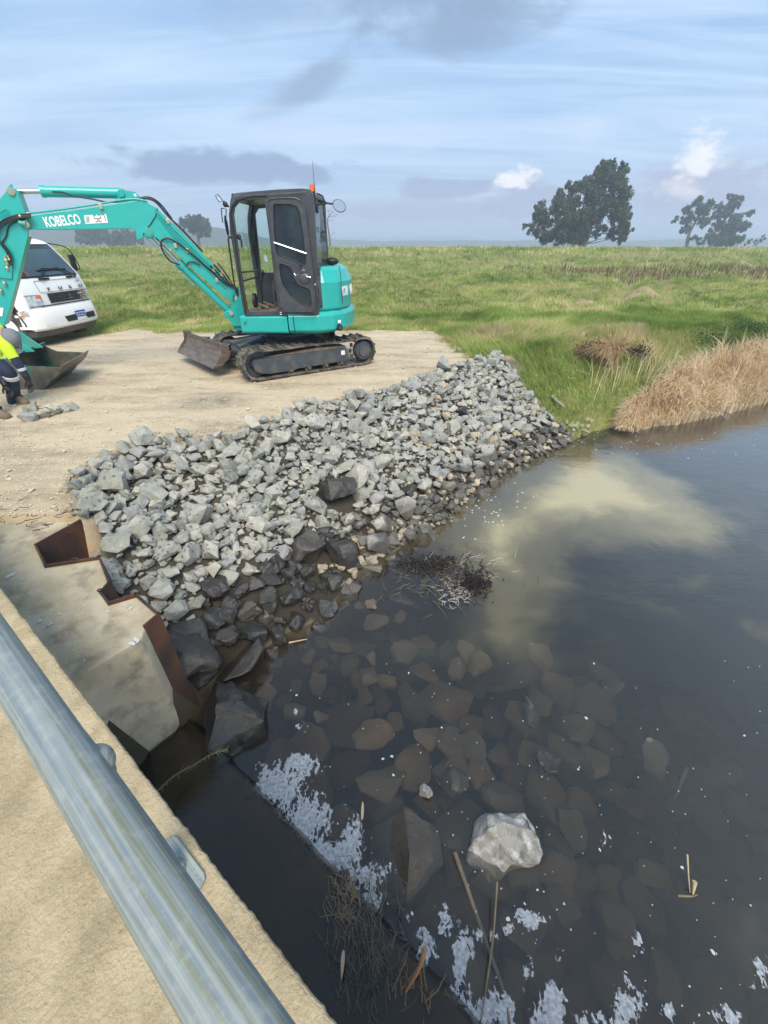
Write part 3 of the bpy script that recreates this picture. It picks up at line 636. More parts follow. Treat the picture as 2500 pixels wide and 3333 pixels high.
TAN = rockmat('tan_limestone', [(.44, .36, .24), (.38, .32, .23), (.48, .42, .31)], wet=-1.02, spots=False)
DARK = rockmat('dark_wet_basalt', [(.022, .021, .020), (.040, .031, .023), (.028, .027, .026), (.052, .040, .028)], spots=False, rough=.36, speck=.06)
BROWN = rockmat('algae_covered_stone', [(.10, .078, .05), (.14, .108, .07), (.075, .06, .045), (.18, .14, .09)], spots=False, rough=.6, speck=.0)
PALE = mat('bleached_stone', (.30, .285, .255), .55, c2=(.10, .09, .08), nscale=5, amt=.9, lo=.48, hi=.66, c3=(.54, .54, .52), n3scale=8, lo3=.50, hi3=.68, bump=.9, bscale=14, det=8)
VAR = [((1, .85, .7), 15), ((1, .7, .6), 13), ((1, .9, .8), 18), ((1, .6, .5), 12), ((1, .8, .55), 16), ((.95, .9, .9), 14)]
POOL = [rock_mesh(100+k, VAR[k % 6][1], VAR[k % 6][0], .055, 1, .075, GREY) for k in range(26)]
def place(me, x, y, z, s, rg, name, label, cat, group=None, rot=None, m=None, sz=1):
    o = bpy.data.objects.new(name, me); COL.objects.link(o); o.location = (x, y, z); o.scale = (s, s*rg.uniform(.9, 1.15), s*sz*1.08)
    o.rotation_euler = rot or (rg.uniform(-.5, .5), rg.uniform(-.5, .5), rg.uniform(0, 6.28))
    return tag(o, label, cat, group)
def merged(name, items, m, label=None, cat=None):
    """items: (mesh, matrix, rnd) merged into one mesh with a per-stone random attribute"""
    cos, tris, rn = [], [], []; o = 0; cache = {}
    for me, Mx, r in items:
        if me.name not in cache:
            c = np.empty(len(me.vertices)*3, np.float32); me.vertices.foreach_get('co', c)
            t = np.empty(len(me.polygons)*3, np.int32); me.loops.foreach_get('vertex_index', t); cache[me.name] = (c.reshape(-1, 3), t.reshape(-1, 3))
        c, t = cache[me.name]; R = np.array(Mx.to_3x3()); T = np.array(Mx.translation)
        cos.append(c @ R.T+T); tris.append(t+o); rn.append(np.full(len(c), r)); o += len(c)
    me = bpy.data.meshes.new(name); fill(me, np.concatenate(cos), np.concatenate(tris)); sattr(me, 'rnd', np.concatenate(rn)); me.materials.append(m)
    me.polygons.foreach_set('use_smooth', [True]*len(me.polygons)); me.set_sharp_from_angle(angle=math.radians(24))
    return tag(obj(name, me), label, cat, kind='stuff')
def proj(p):
    d = Vector(p)-CAM; z = d.y*cP-d.z*sP; return (1250+FPX*d.x/z, 1666.5-FPX*(d.y*sP+d.z*cP)/z, z)
rg = random.Random(7)
# hand-placed stones: (u, v, size m, height of centre above/below, kind)
HAND = []
def slopez(x, y): return float(ground_z(np.array([x]), np.array([y]))[0])
def ghit(u, v, h):
    z = -.5
    for _ in range(14): p = atz(u, v, z); z = .5*z+.5*(max(slopez(p.x, p.y), WZ-.12)+h)
    return p
def hand(u, v, s, z, mesh, name, label, cat, group=None, rot=None, sz=1):
    p = ghit(u, v, s*.26); o = place(mesh, p.x, p.y, p.z, s, rg, name, label, cat, group, rot, sz=sz); HAND.append((p.x, p.y, s*.42)); return o
dk = [rock_mesh(300+k, 16, (1, .85, .72), .05, 2, .09, DARK) for k in range(8)]
WETG = 'dark wet boulders at the foot of the stone slope'
for i, (u, v, s, z, lab) in enumerate([
    (1100, 1590, .5, -.55, 'big black boulder lying in the middle of the grey stone slope'),
    (1500, 1335, .26, -.4, 'black boulder added in place of the dark pit hole high on the slope'),  # added boulder, its black stands in for a dark pit in the riprap
    (1330, 1600, .27, -.62, 'brown square boulder half buried among the grey stones'),
    (1010, 1790, .44, -.75, 'large dark brown boulder above the two leaning at the water pocket'),
    (1128, 1800, .48, -.78, 'wide flat slate coloured boulder overhanging the dark water pocket'),
    (780, 2145, .50, -.98, 'square dark boulder standing at the water edge below the slope'),
    (765, 2340, .58, -1.03, 'broad black boulder lying in the water beside the rusty piling'),
    (610, 2130, .60, -.93, 'tall black boulder with a white streak pressed against the rusty piling'),
    (735, 1990, .28, -.82, 'shiny blue grey wet boulder among the dark stones'),
    (950, 1935, .26, -.88, 'upright thin dark boulder standing on end'),
    (1065, 1985, .27, -.97, 'five sided dark boulder nearest the open water'),
    (870, 1955, .30, -.9, None), (830, 1900, .22, -.82, None), (880, 1885, .24, -.84, None), (790, 1925, .2, -.84, None), (700, 1915, .25, -.74, None), (960, 1840, .2, -.82, None),
    (960, 2020, .26, -.97, None), (820, 2060, .30, -.96, None), (905, 2065, .22, -1.0, None), (740, 2070, .28, -.93, None), (1010, 1905, .2, -.9, None), (1080, 1890, .26, -.97, None),
    (1040, 2040, .2, -1.02, None), (985, 2100, .2, -1.05, None), (775, 2240, .2, -1.04, None), (1140, 1925, .28, -1.03, None), (1000, 1860, .2, -.86, None), (685, 2020, .26, -.84, None), (660, 2180, .3, -1.02, None)]):
    hand(u, v, s, z, dk[i % 8], 'boulder', lab or 'dark wet boulder packed at the foot of the grey stone slope', 'boulder', None if lab else WETG, sz=.9 if i != 5 else .5)
for u, v, s, z, lab in [(700, 2095, .19, -.9, 'pale grey stone caught between black boulders beside the piling'), (870, 2010, .17, -.86, 'pale triangular stone resting on the dark wet boulders'), (845, 1995, .09, -.84, 'tiny pale stone on the dark wet boulders'),
                        (815, 1850, .25, -.62, 'large pale grey block just above the dark wet boulders')]:
    hand(u, v, s, z, POOL[int(u) % 26], 'stone', lab, 'stone')
for u, v, s, lab in [(92, 1322, .30, 'flat grey stone beside the worker boot'), (95, 1354, .30, 'low slate stone in front of the others by the worker'), (146, 1346, .2, 'small triangular grey stone between its neighbours on the gravel'), (180, 1335, .27, 'upright speckled grey stone in the loose row on the gravel'), (222, 1322, .32, 'long grey stone at the right end of the loose row')]:
    p = atz(u, v, .06); o = place(POOL[int(v) % 26], p.x, p.y, .05 if u != 180 else .09, s*.85, rg, 'loose_stone', lab, 'stone', sz=.7 if u != 180 else 1)
# random fill of the slope
ripx, ripy = [p[0] for p in RIP], [p[1] for p in RIP]
pts = []; cell = {}
HA = np.array([(h[0], h[1], h[2]) for h in HAND])
def slopez(x, y): return float(ground_z(np.array([x]), np.array([y]))[0])
SPC = .37
def throw(n, rmin, rmax, store, start, seed):
    rg = random.Random(seed); cx = rg.uniform; gridc = {}
    X = np.array([cx(min(ripx), max(ripx)) for _ in range(n)]); Y = np.array([cx(min(ripy), max(ripy)) for _ in range(n)])
    ok = pip(X, Y, RIP)
    for x, y in zip(X[ok], Y[ok]):
        r = rmin+(rmax-rmin)*rg.random()**1.9
        kx, ky = int(x//.3), int(y//.3)
        if any((x-a)**2+(y-b)**2 < ((r+c)*SPC)**2 for i in (-1, 0, 1) for j in (-1, 0, 1) for a, b, c in gridc.get((kx+i, ky+j), ())): continue
        if np.any((HA[:, 0]-x)**2+(HA[:, 1]-y)**2 < (HA[:, 2]*.95+r*.3)**2): continue
        store.append((x, y, r)); gridc.setdefault((kx, ky), []).append((x, y, r))
    return store
big = throw(34000, .105, .235, [], 0, 3)
items = []
for x, y, r in big: items.append((x, y, r, 0))
rgk = random.Random(12)
fz = ground_z(np.array([i[0] for i in items]), np.array([i[1] for i in items]))
sd_ = []
for (x, y, r, k), z in zip(items, fz):
    zc = float(z)+r*.36+rgk.uniform(-.015, .035); u, v, d = proj((x, y, zc))
    vis = (-60 < u < 2560 and v < 3400); sd_.append((r/d if vis else 0, x, y, zc, r))
sd_.sort(reverse=True)
right_lim = P2(1300, 1400, -.4)[0]
rest = []
tanp = [rock_mesh(500+k, 14, (1, .85, .7), m=TAN) for k in range(4)]
DL = [(540, 2120), (600, 2075), (640, 2050), (700, 1965), (770, 1905), (850, 1870), (920, 1800), (970, 1745), (1060, 1760), (1180, 1860)]
def isdark(u, v):
    for (a, b), (c_, d) in zip(DL[:-1], DL[1:]):
        if a <= u < c_: return v > b+(d-b)*(u-a)/(c_-a)
    return False
ndk = 0
for i, (q, x, y, z, r) in enumerate(sd_):
    u, v, d = proj((x, y, z))
    if isdark(u, v):
        o = place(dk[rgk.randrange(8)], x, y, z, r*1.8, rgk, 'boulder', 'dark wet boulder packed at the foot of the grey stone slope', 'boulder', WETG); continue
    me = POOL[rgk.randrange(26)]; u, v, d = proj((x, y, z))
    if i < 300 and q > 0:
        zone = 'beside the rusty sheet piling' if u < 560 else ('on the slope between the piling and the black boulder' if u < 1000 else 'on the slope below the excavator')
        s = 'large' if r > .21 else ('small' if r < .155 else 'mid-sized')
        o = place(me, x, y, z, r*1.36, rgk, 'riprap_stone', f'{s} angular grey quarry stone {zone}', 'stone', f'{s} grey stones {zone}')
    else:
        R = Matrix.LocRotScale(Vector((x, y, z)), Matrix.Rotation(rgk.uniform(0, 6.28), 3, 'Z').to_quaternion() @ Matrix.Rotation(rgk.uniform(-.6, .6), 3, 'X').to_quaternion(), Vector((r*1.34, r*1.3*rgk.uniform(.85, 1.1), r*1.34)))
        rest.append((me, R, rgk.random()))
small = throw(30000, .05, .11, [], 0, 5)
fz = ground_z(np.array([i[0] for i in small]), np.array([i[1] for i in small]))
tanr = []; drest = []
for (x, y, r), z in zip(small, fz):
    R = Matrix.LocRotScale(Vector((x, y, float(z)+r*.35)), Matrix.Rotation(rgk.uniform(0, 6.28), 3, 'Z').to_quaternion() @ Matrix.Rotation(rgk.uniform(-1, 1), 3, 'X').to_quaternion(), Vector((r, r, r))*1.15)
    u, v, d = proj((x, y, float(z)))
    if isdark(u, v+20): drest.append((dk[rgk.randrange(8)], R @ Matrix.Scale(2.1, 4), rgk.random()))
    else: rest.append((POOL[rgk.randrange(26)], R, rgk.random()))
# pale stones mixed in at the far corner and along the water edge
ew = np.array(WL[9:18])
for k in range(260):
    t = rgk.random(); i = int(t*8); f = t*8-i; p = ew[i]*(1-f)+ew[i+1]*f; nrm_ = Vector((-.7, .7)); off = rgk.random()**1.5*.35-.06
    x, y = p[0]+nrm_.x*off, p[1]+nrm_.y*off; r = rgk.uniform(.05, .13)
    tanr.append((tanp[rgk.randrange(4)], Matrix.LocRotScale(Vector((x, y, slopez(x, y)+r*.3)), Matrix.Rotation(rgk.uniform(0, 6.28), 3, 'Z').to_quaternion(), Vector((r, r, r))*1.2), rgk.random()))
for k in range(120):
    u, v = rgk.uniform(1330, 1830), rgk.uniform(1180, 1440); z = -1.0*(v-1180)/260*max(0, (u-1400)/430); x, y = P2(u, v, z)
    if not pip(np.array([x]), np.array([y]), RIP)[0]: continue
    r = rgk.uniform(.06, .16); tanr.append((tanp[rgk.randrange(4)], Matrix.LocRotScale(Vector((x, y, slopez(x, y)+r*.5)), Matrix.Rotation(rgk.uniform(0, 6.28), 3, 'Z').to_quaternion(), Vector((r, r, r))*1.15), rgk.random()))
merged('riprap_fill', rest, GREY, 'smaller and farther grey stones filling the riprap slope', 'stones')
merged('dark_rubble', drest, DARK, 'small dark wet stones wedged between the boulders', 'rubble')
merged('limestone_rubble', tanr, TAN, 'tan limestone rubble among the grey stones and at the water edge', 'rubble')
print('ROCKS', len(big), len(small), len(rest), len(tanr))
# pebbles on the gravel pad
peb = []
rgp = random.Random(21)
pm = rock_mesh(900, 9, (1, .8, .6), .1, 0, .0, None); pm2 = rock_mesh(901, 8, (1, .7, .5), .1, 0, .0, None)
while len(peb) < 2600:
    u, v = rgp.uniform(-100, 1500), 1085+(1760-1085)*rgp.random()**1.1; x, y = P2(u, v, 0)
    if not pip(np.array([x]), np.array([y]), PAD)[0] or grassmask(np.array([x]), np.array([y]))[0] > .5 or pip(np.array([x]), np.array([y]), SLAB)[0]: continue
    r = rgp.uniform(.008, .022)*(1 if rgp.random() > .06 else 2)
    peb.append((rgp.choice((pm, pm2)), Matrix.LocRotScale(Vector((x, y, slopez(x, y)+r*.2)), Matrix.Rotation(rgp.uniform(0, 6.28), 3, 'Z').to_quaternion(), Vector((r, r, r))*1.6), rgp.random()))
merged('gravel_pebbles', peb, mat('pale_pebble', (.60, .52, .38), .85, c2=(.40, .34, .25), nscale=3), 'small pale pebbles strewn over the gravel pad', 'gravel')
# clods where the pad crumbles into the stones
cl = []
for k in range(420):
    i = rgp.randrange(len(RIP_TOP)-1); a, b = RIP_TOP[i], RIP_TOP[i+1]; f = rgp.random(); x, y = a[0]*(1-f)+b[0]*f-.08*rgp.gauss(0, 1)-.02, a[1]*(1-f)+b[1]*f+.08*rgp.gauss(0, 1)+.02
    r = rgp.uniform(.02, .055); cl.append((tanp[rgp.randrange(4)], Matrix.LocRotScale(Vector((x, y, slopez(x, y)+r*.2)), Matrix.Rotation(rgp.uniform(0, 6.28), 3, 'Z').to_quaternion(), Vector((r, r, r))*1.3), rgp.random()))
merged('edge_clods', cl, TAN, 'crumbly tan clods along the edge of the gravel pad', 'clods')

# stones in and under the water
br = [rock_mesh(400+k, 17, (1, .8, .55), .16, 2, .06, BROWN) for k in range(10)]
SUBG = 'brown stones lying under the water'
def sub(u, v, s, top, lab=None, m=None, mesh=None, sz=1, rot=None, group=True):
    h = s*.5*sz*.55; p = atz(u, v, top-h)
    o = place(mesh or br[rgk.randrange(10)], p.x, p.y, p.z, s, rgk, 'submerged_stone' if group else 'stone', lab or 'brown algae covered stone lying under the clear shallow water', 'stone', None if lab else SUBG, rot, sz=sz); return o
pal = [rock_mesh(604+k, 22, (1, .72, .6), .05, 3, .11, PALE) for k in range(3)]
sub(1630, 2735, .50, WZ+.13, 'large pale white streaked rock standing out of the water', mesh=pal[0], sz=1.1, rot=(.1, -.1, .35), group=False)
sub(1385, 2575, .105, WZ+.045, 'small fist sized pale rock poking out of the water', mesh=pal[1], group=False)
sub(1780, 2492, .23, WZ+.02, 'rounded dark rock with a white patch just breaking the surface', mesh=dk[2], sz=.9, group=False)
sub(1475, 2535, .22, WZ+.005, 'slate blue rock barely awash right of the small pale rock', mesh=dk[4], sz=.7, group=False)
sub(1725, 2320, .22, WZ+.005, 'purple grey block just under the surface in the middle of the pool', mesh=dk[1], sz=.8, group=False)
sub(1320, 2790, .50, WZ+.075, 'large tilted slab beside the foam with one bright wet edge', mesh=rock_mesh(777, 18, (1, .9, .6), .05, 2, .04, DARK), rot=(.12, -.3, .1), group=False)
sub(1208, 1970, .17, WZ+.03, 'tan stone standing out of the water near the floating debris', mesh=tanp[0], group=False)
sub(2135, 2470, .3, WZ-.02, 'flat brown stone just below the surface towards the right', mesh=br[1], group=False, sz=.6)
sub(2150, 1350, .34, WZ+.12, 'grey flat rock lying against the dry reeds at the waterline', mesh=POOL[3], sz=.7, group=False)
sub(2040, 1345, .25, WZ+.08, 'small grey rock half hidden under the edge of the reeds', mesh=POOL[5], sz=.7, group=False)
sub(1180, 1985, .22, WZ-.05, mesh=br[2]); 
done = []
cnt = 0; tries = 0
while cnt < 299 and tries < 14000:
    tries += 1
    u, v = rgk.uniform(850, 2500), rgk.uniform(1930, 3330)
    if v < 2100 and u > 1350: continue
    if v < 2300 and u > 2000: continue
    if (u-700)*1.03 < (v-2440)*1.0+90 and v > 2400: continue
    s = (.12+.14*rgk.random()) if v < 2350 and u < 1350 else (.19+.27*rgk.random()**1.4)
    px_ = s*420*(1+(v-2000)/1300)
    if any(abs(u-a)**2+abs(v-b)**2 < (.27*(px_+c))**2 for a, b, c in done): continue
    done.append((u, v, px_)); cnt += 1
    sub(u, v, s*1.25, WZ-.04-.24*rgk.random()**1.3-max(0, (u-1600)/900)*.1, sz=.6, rot=(rgk.uniform(-.25, .25), rgk.uniform(-.25, .25), rgk.uniform(0, 6.28)))
# ------------------------------------------------------------------ excavator
exc = empty('excavator', (-1.72, 7.99, 0), 'turquoise mini excavator with dark grey cab parked on rubber tracks on the gravel pad', 'excavator')
YC = 7.05
def z1(x, y): return (550+.4521*x, 500+.4521*y)
def c1(x, y, Y=YC): return aty(*z1(x, y), Y)
def c6(x, y, Y=YC): return aty(680+.3014*x, 580+.3014*y, Y)
def rnd(pts, r=.03, n=3):
    """round the corners of a closed 3D polygon"""
    pts = [Vector(p) for p in pts]; o = []; m = len(pts)
    for i in range(m):
        a, b, c = pts[i-1], pts[i], pts[(i+1) % m]; d0, d1 = (a-b), (c-b); k = min(r, d0.length*.45, d1.length*.45)
        p, q = b+d0.normalized()*k, b+d1.normalized()*k
        for j in range(n+1):
            t = j/n; o.append(p*(1-t)**2+b*2*t*(1-t)+q*t*t)
    return o
# --- undercarriage: local frame
UF = Vector((-.84, -.543, 0)).normalized(); US = Vector((-UF.y, UF.x, 0)); US = US if US.y < 0 else -US     # forward, towards the camera side
UC = Vector((-1.72, 7.99, 0))-UF*.035
def U(f, s, z): return UC+UF*f+US*s+Vector((0, 0, z))
R_ = .252; HL = .965
def track(s0, parent):
    w0, w1 = s0-.2, s0+.2
    # belt outline (f, z)
    n = 18; out_, inn_ = [], []
    def loop(r):
        p = [(HL+(r)*math.cos(t), R_+r*math.sin(t)) for t in [PI/2-PI*k/n for k in range(n+1)]]
        p += [(-HL+r*math.cos(t), R_+r*math.sin(t)) for t in [-PI/2-PI*k/n for k in range(n+1)]]
        return p
    def dens(p, m=14):
        o = []; L_ = len(p)
        for i in range(L_):
            a, b = p[i], p[(i+1) % L_]; k = m if math.hypot(a[0]-b[0], a[1]-b[1]) > .5 else 1
            for j in range(k):
                t = j/k; q = (a[0]*(1-t)+b[0]*t, a[1]*(1-t)+b[1]*t)
                if k > 1 and a[1] > R_: q = (q[0], q[1]-.018*math.sin(PI*t)*1-.008*math.sin(3*PI*t))
                o.append(q)
        return o
    O, I = dens(loop(R_-.022)), dens(loop(R_-.05)); m = len(O); mb = MB(); v = []
    for (of, oz), (i_f, iz) in zip(O, I): v += [U(of, w0, oz), U(of, w1, oz), U(i_f, w1, iz), U(i_f, w0, iz)]
    f = []
    for i in range(m):
        a, b = 4*i, 4*((i+1) % m)
        for k in range(4): f.append((a+k, b+k, b+(k+1) % 4, a+(k+1) % 4))
    mb.add(v, f)
    # lugs
    per = 2*PI*R_+4*HL; nl = 76
    for k in range(nl):
        d = per*k/nl
        if d < 2*HL: p = (HL-d, 2*R_-.022-.018*math.sin(PI*d/(2*HL))); nrm_ = (0, 1)
        elif d < 2*HL+PI*R_: t = PI/2+(d-2*HL)/R_; p = (-HL+(R_-.022)*math.cos(t), R_+(R_-.022)*math.sin(t)); nrm_ = (math.cos(t), math.sin(t))
        elif d < 4*HL+PI*R_: p = (-HL+(d-2*HL-PI*R_), .022); nrm_ = (0, -1)
        else: t = -PI/2+(d-4*HL-PI*R_)/R_; p = (HL+(R_-.022)*math.cos(t), R_+(R_-.022)*math.sin(t)); nrm_ = (math.cos(t), math.sin(t))
        N3 = UF*nrm_[0]+Vector((0, 0, nrm_[1])); T3 = UF*nrm_[1]-Vector((0, 0, nrm_[0]))
        R = Matrix((T3, US, N3)).transposed()
        side = 1 if k % 2 else -1
        mb.box(U(p[0], s0+side*.095, p[1])+N3*.009, (.034, .20, .026), R)
    tr_ = mb.build('track_belt', M['rubber'], parent, bevel=.005)
    # inner frame
    o = w1 if s0 > 0 else w0; i_ = s0-.12*(1 if s0 > 0 else -1); sg = 1 if s0 > 0 else -1
    prof = [(.92, .12), (1.02, .17), (1.04, .26), (.96, .335), (.30, .345), (-.62, .345), (-.66, .30), (-.66, .13), (.30, .115), (.38, .095), (.78, .095)]
    mb = MB(); mb.plate([U(a, s0+sg*.165, b) for a, b in prof], (), -US*sg*.25)
    mb.plate([U(a, s0+sg*.168, b) for a, b in [(.42, .105), (.44, .105), (.44, .335), (.42, .335)]], (), US*sg*.004)
    mb.box(U(0.0, s0+sg*.167, .24), (.035, .006, .04), Matrix((UF, US, Vector((0, 0, 1)))).transposed())
    fr = mb.build('track_frame', M['frame'], tr_, bevel=.008)
    MB().plate([U(a, s0+sg*.155, b) for a, b in [(.86, .345), (-.62, .345), (-.62, .375), (-.1, .40), (.3, .385), (.7, .36)]], (), -US*sg*.23).build('dried_mud', M['dirtysteel'], tr_, bevel=.006)
    spr = MB().cyl(U(-HL, s0+sg*.06, R_+.01), U(-HL, s0+sg*.175, R_+.01), .165, .15, 36).cyl(U(-HL, s0+sg*.17, R_+.01), U(-HL, s0+sg*.20, R_+.01), .108, .10, 30)
    for k in range(12):
        t = 2*PI*k/12; c = U(-HL+.19*math.cos(t), s0+sg*.02, R_+.19*math.sin(t)); spr.box(c, (.05, .05, .06), Matrix.Rotation(0, 3, 'X'))
    for k in range(9):
        t = 2*PI*k/9; c = U(-HL+.135*math.cos(t), s0+sg*.172, R_+.01+.135*math.sin(t)); spr.cyl(c, c+US*sg*.012, .013, seg=6)
    spr.build('drive_sprocket', M['frame'], tr_, smooth=40)
    MB().cyl(U(HL, s0-.06, R_), U(HL, s0+.06, R_), .20, seg=36).cyl(U(HL, s0+sg*.05, R_), U(HL, s0+sg*.13, R_), .11, .07, 24).build('idler_wheel', M['frame'], tr_, smooth=40, bevel=.006)
    for a in (-.52, -.22, .10, .42):
        MB().cyl(U(a, s0-.11, .10), U(a, s0+.13*sg, .10), .062, seg=20).cyl(U(a, s0+.13*sg, .10), U(a, s0+.18*sg, .10), .03, .02, 14).build('track_roller', M['dirtysteel'], tr_, smooth=40)
    MB().cyl(U(-.12, s0-.1, .43), U(-.12, s0+.13*sg, .43), .05, seg=18).build('carrier_roller', M['dirtysteel'], tr_, smooth=40)
    if s0 > 0: MB().box(U(-.55, s0+.169, .27), (.07, .004, .07), Matrix((UF, US, Vector((0, 0, 1)))).transposed()).build('warning_sticker', M['whitetext'], tr_)
track(.78, exc); track(-.78, exc)
cb_ = MB()
cb_.loft([[U(a*k, b*k, z) for a, b in [(.45, .6), (.6, .45), (.6, -.45), (.45, -.6), (-.45, -.6), (-.6, -.45), (-.6, .45), (-.45, .6)]] for k, z in ((1, .24), (1.0, .36), (.75, .47))])
for s in (-1, 1):
    for f in (.42, -.42): cb_.bar(U(f*.8, s*.3, .3), U(f*1.2, s*.66, .28), .2, .12)
cb_.build('car_body', M['frame'], exc, bevel=.015)
MB().cyl(U(0, 0, .46), U(0, 0, .60), .42, .46, 40).cyl(U(0, 0, .53), U(0, 0, .56), .52, seg=40).build('swing_ring', M['frame'], exc, smooth=40)
# dozer blade
prof = [(1.52, .055), (1.50, .10), (1.475, .17), (1.468, .25), (1.48, .33), (1.515, .40), (1.535, .425), (1.55, .42), (1.53, .39), (1.50, .32), (1.492, .25), (1.50, .17), (1.53, .09), (1.56, .045)]
ZB = lambda b: b*.80+.165
VF = Vector((-.745, -.667, 0)).normalized(); VS = Vector((-VF.y, VF.x, 0)); VS = VS if VS.y < 0 else -VS; VC = Vector((-1.93, 8.62, 0))
def V(f, s, z): return VC+VF*f+VS*(s*.85-.06)+Vector((0, 0, z))
bl = MB().plate([V(a+.03+max(0, .43-b)*.40, -.98, ZB(b)) for a, b in prof], (), VS*1.66)
for s in (-1, 1):
    bl.plate([V(a+.03+max(0, .43-b)*.40, s*.98, ZB(b)) for a, b in [(1.36, .14), (1.36, .30), (1.44, .41), (1.54, .435), (1.575, .42), (1.52, .25), (1.60, .03), (1.45, .03)]], (), -VS*s*.014)
bl = bl.build('dozer_blade', M['blade'], exc, bevel=.004)
MB().plate([V(a+.045+max(0, .43-b)*.40, -.975, ZB(b-.02)) for a, b in [(1.60, .015), (1.53, .11), (1.515, .11), (1.575, .01)]], (), VS*1.65).build('cutting_edge', M['blade'], bl, bevel=.003)
mb = MB()
for s in (-1, 1):
    mb.bar(U(.5, s*.42, .30), V(1.5, s*.42, .34), .10, .15)
    mb.bar(V(1.30, s*.50, .34), V(1.50, s*.75, .34), .08, .16)
mb.plate([U(1.0, -.42, .37), U(1.0, .42, .37), V(1.48, .5, .40), V(1.48, -.5, .40)], (), (0, 0, -.05))
mb.bar(U(.50, 0, .46), U(1.08, 0, .42), .16, .10)
ba = mb.build('blade_arm', M['frame'], exc, bevel=.01)
MB().bar(U(1.02, .10, .41), U(.6, .12, .50), .24, .04).build('cylinder_guard', M['frame'], ba, bevel=.006)
for s, zz_ in ((.93, .38), (.93, .33)): MB().cyl(V(1.47, .985, ZB(zz_)), V(1.47, 1.0, ZB(zz_)), .022, seg=16).build('blade_pin', M['chrome'], bl)
# --- house: skirt panels, engine cover
def ring(pts, z, k=1, ins=0):
    c = Vector((-1.45, 8.0, 0)); o = []
    for x, y in pts:
        p = Vector((x, y, 0)); d = (p-c); o.append(c+d*(1-ins/d.length)+Vector((0, 0, z)))
    return o
tail = [(-1.50, 7.03), (-1.02, 7.05), (-.80, 7.20), (-.64, 7.42), (-.545, 7.75), (-.53, 8.10), (-.60, 8.45), (-.78, 8.78), (-1.05, 8.95), (-1.50, 8.97)]
skirt = MB().loft([ring(tail, .645, 1, .10), ring(tail, .68, 1, .03), ring(tail, .70, 1, .0), ring(tail, .90, 1, -.005), ring(tail, .955, 1, .025), ring(tail, .97, 1, .06)])
sk = skirt.build('rear_skirt', M['teal'], exc, bevel=.012)
fsk = [(-2.26, 7.06), (-1.515, 7.03), (-1.515, 8.97), (-2.2, 8.97), (-2.26, 8.5)]
MB().loft([ring(fsk, .655, 1, .03), ring(fsk, .68, 1, .0), ring(fsk, .89, 1, 0), ring(fsk, .912, 1, .02)]).build('front_skirt', M['teal'], exc, bevel=.012)
for q in ((545, 1205), (820, 1202)):
    p = c1(*q, 7.04); MB().cyl(p+Vector((0, .01, 0)), p-Vector((0, .012, 0)), .024, seg=24).cyl(p-Vector((0, .005, 0)), p-Vector((0, .016, 0)), .012, seg=6).build('panel_bolt', M['teal'], exc, smooth=40)
up = [(-1.03, 7.14), (-.93, 7.16), (-.745, 7.33), (-.72, 7.37), (-.615, 7.66), (-.60, 8.10), (-.66, 8.43), (-.83, 8.73), (-1.05, 8.88), (-1.10, 8.88)]
MB().loft([ring(up, .97, 1, .0), ring(up, 1.0, 1, -.03), ring(up, 1.36, 1, -.045), ring(up, 1.52, 1, .03), ring(up, 1.565, 1, .10)]).build('engine_cover', M['teal'], exc, bevel=.012)
# panel joint and rear door
seam = [Vector((-.742-.02, 7.30, z)) for z in (.99, 1.1)]
jm = MB(); jm.tube([c1(1225, 812, 7.27), c1(1236, 880, 7.245), c1(1250, 1078, 7.25)], .005, 6); jm.tube([c1(893, 1170, 7.02), c1(912, 1318, 7.03)], .006, 6); jm.build('panel_seam', M['black'], exc)
for s_, o_, x_ in (('KOB', Vector((-.672, 7.352, 1.16)), Vector((.105, .29, 0))), ('ELCO', Vector((-.558, 7.655, 1.16)), Vector((.015, .44, 0)))):
    text_obj('maker_lettering', s_, .19, o_, x_, (0, 0, 1), M['whitetext'], exc, .003, .004, .62)
# round opening with plug and sticker low on the skirt
p = c1(1228, 1252, 7.27); nrm_ = Vector((.62, -.78, 0)).normalized()
MB().cyl(p-nrm_*.05, p+nrm_*.02, .05, seg=28).build('plug_recess', M['black'], exc, smooth=40)
MB().cyl(p, p+nrm_*.03, .024, seg=16).cyl(p+nrm_*.03, p+nrm_*.036, .01, seg=6).build('coolant_plug', M['interior'], exc, smooth=40)
p = c1(1226, 1208, 7.235)
MB().box(p+nrm_*.004, (.055, .006, .04), Matrix((Vector((.78, .62, 0)), nrm_, Vector((0, 0, 1)))).transposed()).build('small_sticker', M['whitetext'], exc)
# intake grille panel between cab and engine cover
g = MB().plate(rnd([c1(1055, 870, 7.06), c1(1085, 885, 7.06), c1(1103, 1095, 7.06), c1(1070, 1110, 7.06)], .03), (), (0, .06, 0)).build('side_grille', M['grey'], exc, bevel=.004)
for a, b in ((958, 1012), (1022, 1074)):
    MB().plate([c1(1061, a, 7.054), c1(1077, a+2, 7.054), c1(1082, b, 7.054), c1(1068, b, 7.054)], (), (0, .01, 0)).build('grille_slot', M['black'], g)
MB().cyl(c1(1052, 942, 7.05), c1(1052, 942, 7.02), .012, seg=14).build('latch', M['chrome'], exc)
